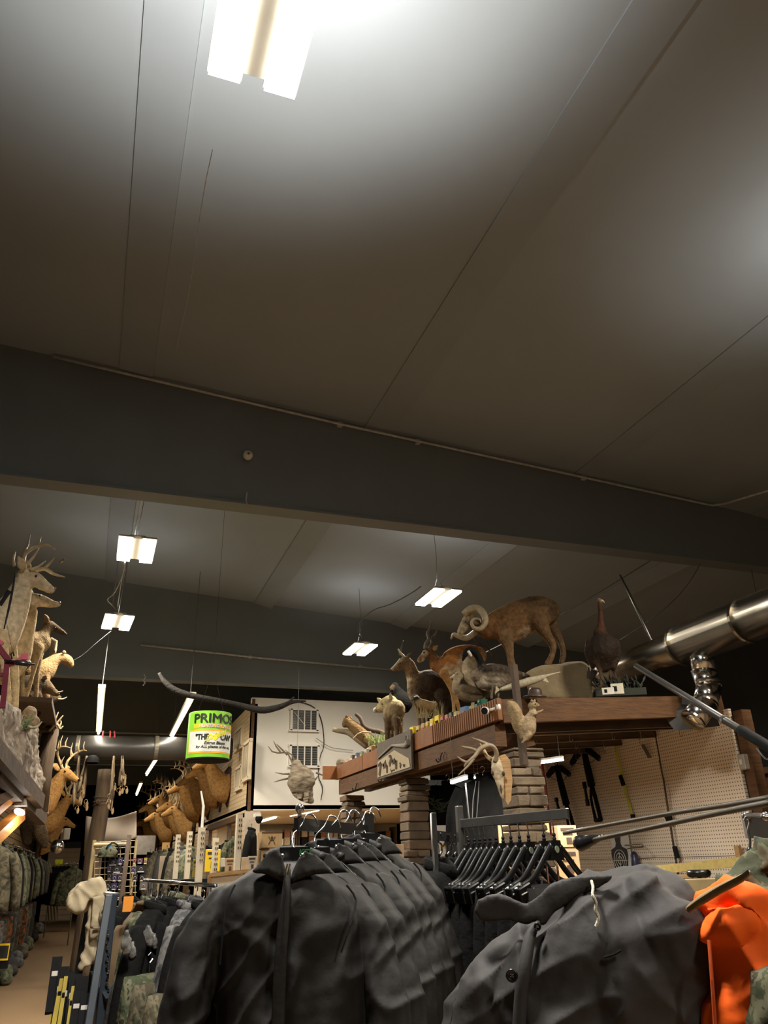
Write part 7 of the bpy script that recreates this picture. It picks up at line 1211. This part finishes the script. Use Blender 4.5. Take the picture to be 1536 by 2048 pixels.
# collar: two standing folds and a back piece
slab(jt, 'collar_lapel', [(506, 1744), (522, 1718), (540, 1700), (556, 1696), (566, 1716), (572, 1740), (576, 1766), (560, 1758), (535, 1744)], M_jk, pj, 0.022, 0.092, 0.010, 0.0045)
slab(jt, 'collar_lapel', [(668, 1748), (650, 1722), (630, 1704), (608, 1699), (598, 1716), (588, 1740), (580, 1766), (598, 1758), (630, 1744)], M_jk, pj, 0.022, 0.092, 0.010, 0.0045)
for pts in ([(532, 1716, 0.0, 9), (555, 1703, -0.03, 9), (590, 1700, -0.04, 9), (620, 1704, -0.03, 9), (645, 1716, 0.0, 10)],):
    f = MB(); f.tube([pj.at(p[0], p[1], p[2]) for p in pts], [(p[3]*mj, p[3]*mj*0.7) for p in pts], 10, up=pj.n, smooth=4); obj('collar_fold', f, M_jk, jt, smooth=True)
f = MB(); f.tube([pj.at(x, y, o) for x, y, o in ((576, 1738, 0.095), (572, 1790, 0.112), (566, 1860, 0.122), (560, 1950, 0.128), (556, 2060, 0.132), (553, 2190, 0.134))], [(5*mj, 0.003), (9*mj, 0.003), (11*mj, 0.003), (12*mj, 0.003), (12*mj, 0.003), (12*mj, 0.003)], 10, up=pj.n, smooth=4); obj('zip_placket', f, M_jk, jt, smooth=True)
f = MB(); f.tube([pj.at(571, 1740, 0.11), pj.at(567, 1790, 0.122), pj.at(562, 1860, 0.132)], 0.002, 6); obj('zip_teeth', f, mat('dark_zip', (0.06, 0.055, 0.05), rough=0.4, metal=0.8), jt)
for dx in (-2, 3): f = MB(); f.tube([pj.at(577+dx, 1728, 0.115), pj.at(574+dx, 1740, 0.12), pj.at(571+dx*1.5, 1750, 0.12)], 0.0022, 6); obj('zip_pull', f, mat('brass', (0.45, 0.33, 0.16), rough=0.3, metal=1.0), jt)
for x, y in ((605, 1711), (565, 1712)): f = MB(); f.lathe([(0.003, -0.002), (0.005, 0), (0.003, 0.002)], pj.at(x, y, 0.096), pj.n, 12, caps=False); obj('eyelet', f, M_chrome, jt)
# seams on sleeves
for pts in ([(693, 1770, 0.085), (712, 1800, 0.09), (700, 1850, 0.115), (682, 1905, 0.12)], [(470, 1770, 0.085), (452, 1810, 0.1), (446, 1860, 0.11), (440, 1930, 0.115)]):
    f = MB(); f.tube([pj.at(*p) for p in pts], 0.0025, 5, smooth=3); obj('seam', f, M_black, jt)
def hanger(t, c, u, top):              # black hanger with chrome hook
    b = MB(); b.tube([c+u*-0.11+V((0, 0, -0.075)), c+u*-0.06+V((0, 0, -0.03)), c, c+u*0.06+V((0, 0, -0.03)), c+u*0.11+V((0, 0, -0.075))], [(0.012, 0.006)]*5, 8, smooth=3); obj('hanger_body', b, M_blackp, t, smooth=True)
    b = MB(); h_ = top-c; b.tube([c, c+h_*0.45+u*-0.012, c+h_*0.8+u*0.004, c+h_+u*0.014+V((0, 0, 0.012)), c+h_+u*0.034+V((0, 0, 0.006)), c+h_+u*0.044+V((0, 0, -0.018))], 0.0022, 6, smooth=4); obj('hanger_hook', b, M_chrome, t, smooth=True)
hc = pj.at(588, 1700, -0.01); hanger(jt, hc, pj.u, TA.lerp(TB, 0.06)+V((0, 0, 0.012)))
f = MB(); f.box(pj.at(590, 1707, 0.0), (62*mj, 0.01, 24*mj), u=pj.u); obj('hanger_plate', f, M_blackp, jt); mbt = text_mb('KET', 0.018, 0.0006, 0.1, 0.0006); place(mbt, pj.at(611, 1705, 0.008), pj.u, ZU); obj('hanger_lettering', mbt, mat('label_green', (0.06, 0.42, 0.10), rough=0.5), jt)
for k in range(1, 6):
    o = copy_tree(jt, None, V(jt.location)+(TB-TA)*(0.05+k*0.185)+V((0, 0, 0.008*k+rnd(-0.01, 0.01))), rnd(-0.12, 0.12), '%s black jacket on the rack, counted from the foremost' % od[k], skip='hanger_lettering')
# ---------------------------------------------------------------- second rack: black trousers on clip hangers
RA, RB = at(920, 1648, D=2.95), at(1136, 1624, D=2.5); RB = V((RB.x, RB.y, RA.z))
t = thing('trouser_rack', 'chrome rack with flat rails carrying black trousers on clip hangers', 'rack', V((RA.x, RA.y, 0))); f = MB(); f.beam(RA, RB, 0.012, 0.030); obj('arm', f, M_steel, t, bev=0.002)
f = MB(); f.beam(V((RA.x, RA.y, 0)), V((RA.x, RA.y, RA.z+0.06)), 0.024, 0.024, side=(1, 0, 0)); obj('post', f, M_steel, t, bev=0.003)
q = at(866, 1625, D=2.75); f = MB(); f.beam(V((q.x, q.y, 0)), q, 0.018, 0.018, side=(1, 0, 0)); obj('post', f, M_chrome, t, bev=0.003); f = MB(); q2 = at(935, 1662, D=3.3); f.beam(V((q.x, q.y, q.z-0.07)), V((q2.x, q2.y, q.z-0.07)), 0.012, 0.03); obj('arm', f, M_black, t)
ad = (RT*-0.8 + V((-math.sin(math.radians(25)), -math.cos(math.radians(25)), 0))*0.9); ad.z = 0; ad.normalize()
def clip_hanger(label, c, src=None):
    if src is not None: return copy_tree(src, None, c, rnd(-0.08, 0.08), label)
    t = thing('trouser_hanger', label, 'hanger', c, 'trousers on clip hangers'); n_ = V((ad.y, -ad.x, 0)); Z = ZU
    f = MB(); f.tube([c+Z*-0.06, c+Z*-0.02, c+Z*0.0+ad*0.006, c+Z*0.018+ad*0.0, c+Z*0.022-ad*0.016, c+Z*0.008-ad*0.024], 0.0022, 6, smooth=3); obj('hook', f, M_chrome, t, smooth=True)
    f = MB(); f.lathe([(0.005, -0.06), (0.006, -0.055), (0.004, -0.05), (0.006, -0.045), (0.004, -0.04)], c, (0, 0, 1), 10); obj('neck', f, M_blackp, t)
    f = MB(); P = [c+Z*-0.06-ad*0.022, c+Z*-0.06+ad*0.022, c+Z*-0.115+ad*0.035, c+Z*-0.115-ad*0.035]; f.prism([p-n_*0.005 for p in P], n_*0.010); obj('plate', f, M_blackp, t)
    f = MB(); f.lathe([(0.001, 0.0), (0.010, 0.0), (0.010, 0.002), (0.001, 0.002)], c+Z*-0.085+n_*0.005*(1 if n_.dot(FW) < 0 else -1), n_ if n_.dot(FW) < 0 else -n_, 12, caps=False); obj('size_sticker', f, mat('sticker', (0.3, 0.36, 0.26), rough=0.5), t)
    for s in (1, -1):
        f = MB(); f.tube([c+Z*-0.075+ad*(s*0.02), c+Z*-0.10+ad*(s*0.05), c+Z*-0.16+ad*(s*0.12), c+Z*-0.185+ad*(s*0.19)], [(0.011, 0.006)]*4, 8, up=n_, smooth=3); obj('arm', f, M_blackp, t, smooth=True)
        f = MB(); f.box(c+Z*-0.20+ad*(s*0.17), (0.055, 0.024, 0.05), u=ad+Z*(-0.3*s)); obj('clip', f, M_blackp, t, bev=0.003)
        f = MB(); f.tube([c+Z*-0.185+ad*(s*0.14)+n_*0.014, c+Z*-0.20+ad*(s*0.198)+n_*0.014], 0.002, 5); f.tube([c+Z*-0.185+ad*(s*0.14)-n_*0.014, c+Z*-0.20+ad*(s*0.198)-n_*0.014], 0.002, 5); obj('clip_spring', f, M_chrome, t)
    return t
h0 = None; tr0 = None
for k, x in enumerate((937, 951, 963, 974, 985, 998, 1012, 1028, 1045, 1062, 1090, 1108)):
    fr_ = (x-920)/216.0; c = RA.lerp(RB, fr_*1.0)+V((0, 0, -0.01)); o = clip_hanger('%s black clip hanger from the left on the trouser rack' % od[k], c, h0); h0 = h0 or o
    g = garment(C3, '%s pair of black trousers from the left on the trouser rack' % od[k], c+V((0, 0, -0.13)), math.atan2(ad.y, ad.x)+rnd(-0.1, 0.1), 0.9, 0.55, kind='trousers')
for k in range(5): 
    c = V((q.x, q.y, q.z-0.085)).lerp(V((q2.x, q2.y, q.z-0.085)), 0.1+k*0.2); clip_hanger('%s hanger from the left on the small arm beside the jackets' % od[k], c, h0)
    garment(C3, '%s black garment on the small arm beside the jackets' % od[k], c+V((0, 0, -0.05)), 0.5+rnd(-0.1, 0.1), 0.85)
# ---------------------------------------------------------------- dark coat heaped over the right rack
M_ct = mat('charcoal_coat', (0.036, 0.0325, 0.032), (0.028, 0.0252, 0.0247), rough=0.7, scale=4, bump=0.25, bscale=10, spec=0.3)
pc = facing(at(1180, 1900, D=1.75), 0); mc = pc.m
t = thing('charcoal_coat', 'large charcoal coat with buttons heaped over the rack at right', 'coat', pc.at(1180, 2150, 0)); mb = MB()
torso(mb, [(1748, 1185, 1330, 0.05), (1765, 1130, 1370, 0.08), (1800, 1085, 1392, 0.11), (1850, 1050, 1402, 0.13), (1890, 985, 1412, 0.14), (1930, 945, 1415, 0.15), (1980, 925, 1408, 0.15), (2050, 908, 1395, 0.15), (2180, 895, 1380, 0.15)], pc)
volumes(mb, pc, [((0, 0, 0), [(1200, 1765, 0.0, 20), (1245, 1752, 0.0, 22), (1290, 1756, 0.0, 22), (1340, 1778, -0.02, 20), (1395, 1806, -0.04, 14)]), ((0, 0, 0), [(1290, 1790, 0.08, 40, 0.9), (1330, 1850, 0.10, 62, 0.7), (1352, 1920, 0.10, 60, 0.7), (1340, 1990, 0.08, 52, 0.7)]), ((0, 0, 0), [(1180, 1800, 0.08, 40, 0.7), (1160, 1880, 0.12, 55, 0.6), (1130, 1980, 0.13, 70, 0.5), (1120, 2120, 0.13, 80, 0.5)]), ((0, 0, 0), [(1040, 1880, 0.06, 26), (1000, 1930, 0.08, 40, 0.8), (975, 2010, 0.09, 46, 0.8), (965, 2120, 0.09, 50, 0.8)])])
def cw(p):
    q = p-pc.p; u = q.dot(pc.u); r1 = 1-3*abs(noise.noise(V((u*9+q.z*4, q.y*4, q.z*2.5)))); r2 = 1-3*abs(noise.noise(V((u*8-q.z*13, 3+q.y*4, q.z*6)))); return 0.013*max(0, r1)**1.5 + 0.010*max(0, r2)**1.5 + 0.009*noise.noise(V((u*6, q.y*4, q.z*5))) + 0.002*noise.noise(p*36)
organic('shell', mb, M_ct, t, vox=0.0055, it=3, attr=False, wrinkle=cw)
slab(t, 'belt_flap', [(944, 1823), (953, 1799), (975, 1791), (1005, 1792), (1051, 1806), (1075, 1788), (1100, 1768), (1140, 1753), (1190, 1750), (1230, 1752), (1200, 1776), (1150, 1792), (1110, 1820), (1085, 1850), (1070, 1838), (1052, 1850), (1000, 1842), (962, 1846)], M_ct, pc, 0.014, 0.115, 0.007, 0.005)
f = MB(); f.tube([pc.at(x, y, o) for x, y, o in ((1080, 1842, 0.11), (1062, 1868, 0.13), (1050, 1930, 0.155), (1042, 1990, 0.16), (1036, 2100, 0.165))], [(4*mc, 0.006), (10*mc, 0.008), (12*mc, 0.008), (12*mc, 0.008), (12*mc, 0.008)], 10, up=pc.n, smooth=4); obj('placket', f, M_ct, t, smooth=True)
for x, y, o, r_ in ((1024, 1951, 0.17, 11), (1075, 1853, 0.14, 7)):
    f = MB(); P0 = pc.at(x, y, o); f.lathe([(0.001, 0.003), (r_*0.6*mc, 0.003), (r_*0.8*mc, 0.006), (r_*mc, 0.005), (r_*mc, -0.003), (0.001, -0.004)], P0, pc.n, 22, caps=False); bt = obj('button', f, M_blackp, t, smooth=True); f = MB()
    for a in range(4): f.ball(P0+pc.n*0.0035+pc.u*(math.cos(a*PI/2+0.7)*r_*0.25*mc)+ZU*(math.sin(a*PI/2+0.7)*r_*0.25*mc), 0.0012, n=6, m=4)
    obj('thread_hole', f, M_steel, bt)
f = MB(); f.tube([pc.at(x, y, 0.155-max(0, 1790-y)*0.0012) for x, y in ((1183, 1762), (1186, 1775), (1185, 1790), (1192, 1805), (1191, 1820), (1197, 1835), (1193, 1850), (1190, 1853))], 0.0028, 6, smooth=4); obj('white_cord', f, mat('cord_white', (0.6, 0.56, 0.46), rough=0.9, bump=0.5, bscale=300), t, smooth=True)
f = MB(); f.tube([pc.at(1208, 1914, 0.163), pc.at(1228, 1908, 0.168), pc.at(1242, 1900, 0.17)], 0.0025, 5); obj('pocket_slit', f, M_black, t)
# ---------------------------------------------------------------- camouflage jacket with orange lining at the right edge
po = facing(at(1470, 1900, D=1.7), 0); mo = po.m; M_or = mat('orange_lining', (0.88, 0.13, 0.01), (0.80, 0.105, 0.008), rough=0.75, spec=0.2, scale=4, bump=0.2, bscale=8)
M_cm = camo('jacket_camo', [(0.010, 0.014, 0.005), (0.032, 0.037, 0.013), (0.09, 0.085, 0.045), (0.02, 0.015, 0.006)], 22)
t = thing('camo_jacket', 'camouflage jacket turned open to show bright orange quilted lining', 'jacket', po.at(1480, 2180, 0)); mb = MB()
torso(mb, [(1790, 1462, 1500, 0.03), (1806, 1425, 1540, 0.06), (1840, 1402, 1570, 0.08), (1880, 1408, 1590, 0.09), (1950, 1418, 1600, 0.1), (2050, 1422, 1600, 0.1), (2180, 1424, 1600, 0.1)], po)
volumes(mb, po, [((0, 0, 0), [(1400, 1826, 0.02, 12), (1440, 1812, 0.04, 22, 0.9), (1482, 1798, 0.05, 28, 0.9), (1515, 1812, 0.05, 30, 0.9), (1540, 1840, 0.05, 30, 0.9)]), ((0, 0, 0), [(1420, 1860, 0.06, 22), (1450, 1862, 0.08, 24), (1490, 1852, 0.08, 24)])])
def ow(p):
    q = p-po.p; u = q.dot(po.u); r1 = 1-3*abs(noise.noise(V((u*11+q.z*5, q.y*4, q.z*3)))); r2 = 1-3*abs(noise.noise(V((u*7-q.z*12, q.y*4+2, q.z*6)))); return 0.014*max(0, r1)**1.4 + 0.012*max(0, r2)**1.4 + 0.010*noise.noise(V((u*8, q.y*5, q.z*6))) + 0.003*noise.noise(p*30)
organic('lining', mb, M_or, t, vox=0.0055, it=3, attr=False, wrinkle=ow)
mb = MB(); volumes(mb, po, [((0, 0, 0), [(1440, 1802, -0.06, 12), (1470, 1770, -0.07, 24, 0.8), (1505, 1742, -0.08, 40, 0.7), (1550, 1730, -0.08, 55, 0.6)]), ((0, 0, 0), [(1505, 1720, -0.1, 14), (1530, 1705, -0.1, 22), (1560, 1700, -0.1, 30)]), ((0, 0, 0), [(1500, 1770, -0.05, 26, 0.8), (1540, 1800, -0.04, 34, 0.8), (1580, 1850, -0.03, 40, 0.8)]), ((0, 0, 0), [(1525, 2060, 0.1, 20), (1545, 2020, 0.1, 34), (1575, 2000, 0.1, 44)])])
organic('camo_shell', mb, M_cm, t, vox=0.008, it=3, attr=False, wrinkle=ow)
f = MB(); f.tube([po.at(x, y, o) for x, y, o in ((1376, 1820, 0.09), (1400, 1802, 0.10), (1440, 1778, 0.10), (1480, 1758, 0.09), (1500, 1744, 0.08))], [(6*mo, 0.006), (8*mo, 0.006), (8*mo, 0.006), (7*mo, 0.006), (4*mo, 0.004)], 8, up=po.n, smooth=3); zt = obj('zip_tape', f, mat('zip_tape', (0.22, 0.15, 0.07), rough=0.8), t, smooth=True)
f = MB(); z = catmull([[1378, 1822, 0.098], [1402, 1804, 0.108], [1440, 1780, 0.108], [1480, 1759, 0.098], [1498, 1747, 0.088]], 14)
for p in z: f.box(po.at(p[0]-2, p[1]-3, p[2]), (0.003, 0.006, 0.006), u=po.u)
obj('zip_teeth', f, mat('brass', (0, 0, 0)), zt)
f = MB(); f.tube([po.at(x, y, o) for x, y, o in ((1418, 1880, 0.115), (1424, 1960, 0.125), (1430, 2050, 0.125), (1436, 2150, 0.125))], 0.003, 6, smooth=3); obj('lining_seam', f, mat('dark_orange', (0.5, 0.07, 0.008), rough=0.6), t)
# chrome bar with a hanger at the right edge
ca, cb_ = at(1492, 1632, D=2.0), at(1600, 1634, D=1.7); t = thing('chrome_bar', 'chrome display bar with a hook at the right edge', 'rail', ca); f = MB(); f.tube([ca, cb_], 0.007, 10); obj('bar', f, M_chrome, t, smooth=True)
for q in (0.0, 0.4): f = MB(); f.ball(ca.lerp(cb_, q), 0.009, n=10, m=8); obj('bar_ball', f, M_chrome, t, smooth=True)
f = MB(); f.box(at(1512, 1652, D=2.05), (0.05, 0.02, 0.05), rz=-0.5); obj('bracket_plate', f, M_steel, t); f = MB(); f.tube([V((cb_.x, cb_.y, 0)), cb_], 0.015, 10); obj('post', f, M_chrome, t)
t = thing('coat_hanger', 'black coat hanger with a curved wire hook above the camouflage jacket', 'hanger', at(1500, 1730, D=1.95)); f = MB(); f.tube([at(x, y, D=1.98) for x, y in ((1489, 1642), (1492, 1634), (1498, 1634), (1500, 1645), (1496, 1662), (1500, 1680), (1499, 1697))], 0.003, 6, smooth=4); obj('hook', f, M_steel, t, smooth=True)
f = MB(); f.tube([at(x, y, D=1.98) for x, y in ((1499, 1694), (1499, 1710), (1500, 1728), (1503, 1740))], [0.004, 0.010, 0.014, 0.012], 12, smooth=3); obj('shoulder', f, M_blackp, t, smooth=True)
bpy.data.scenes.remove(TMP)
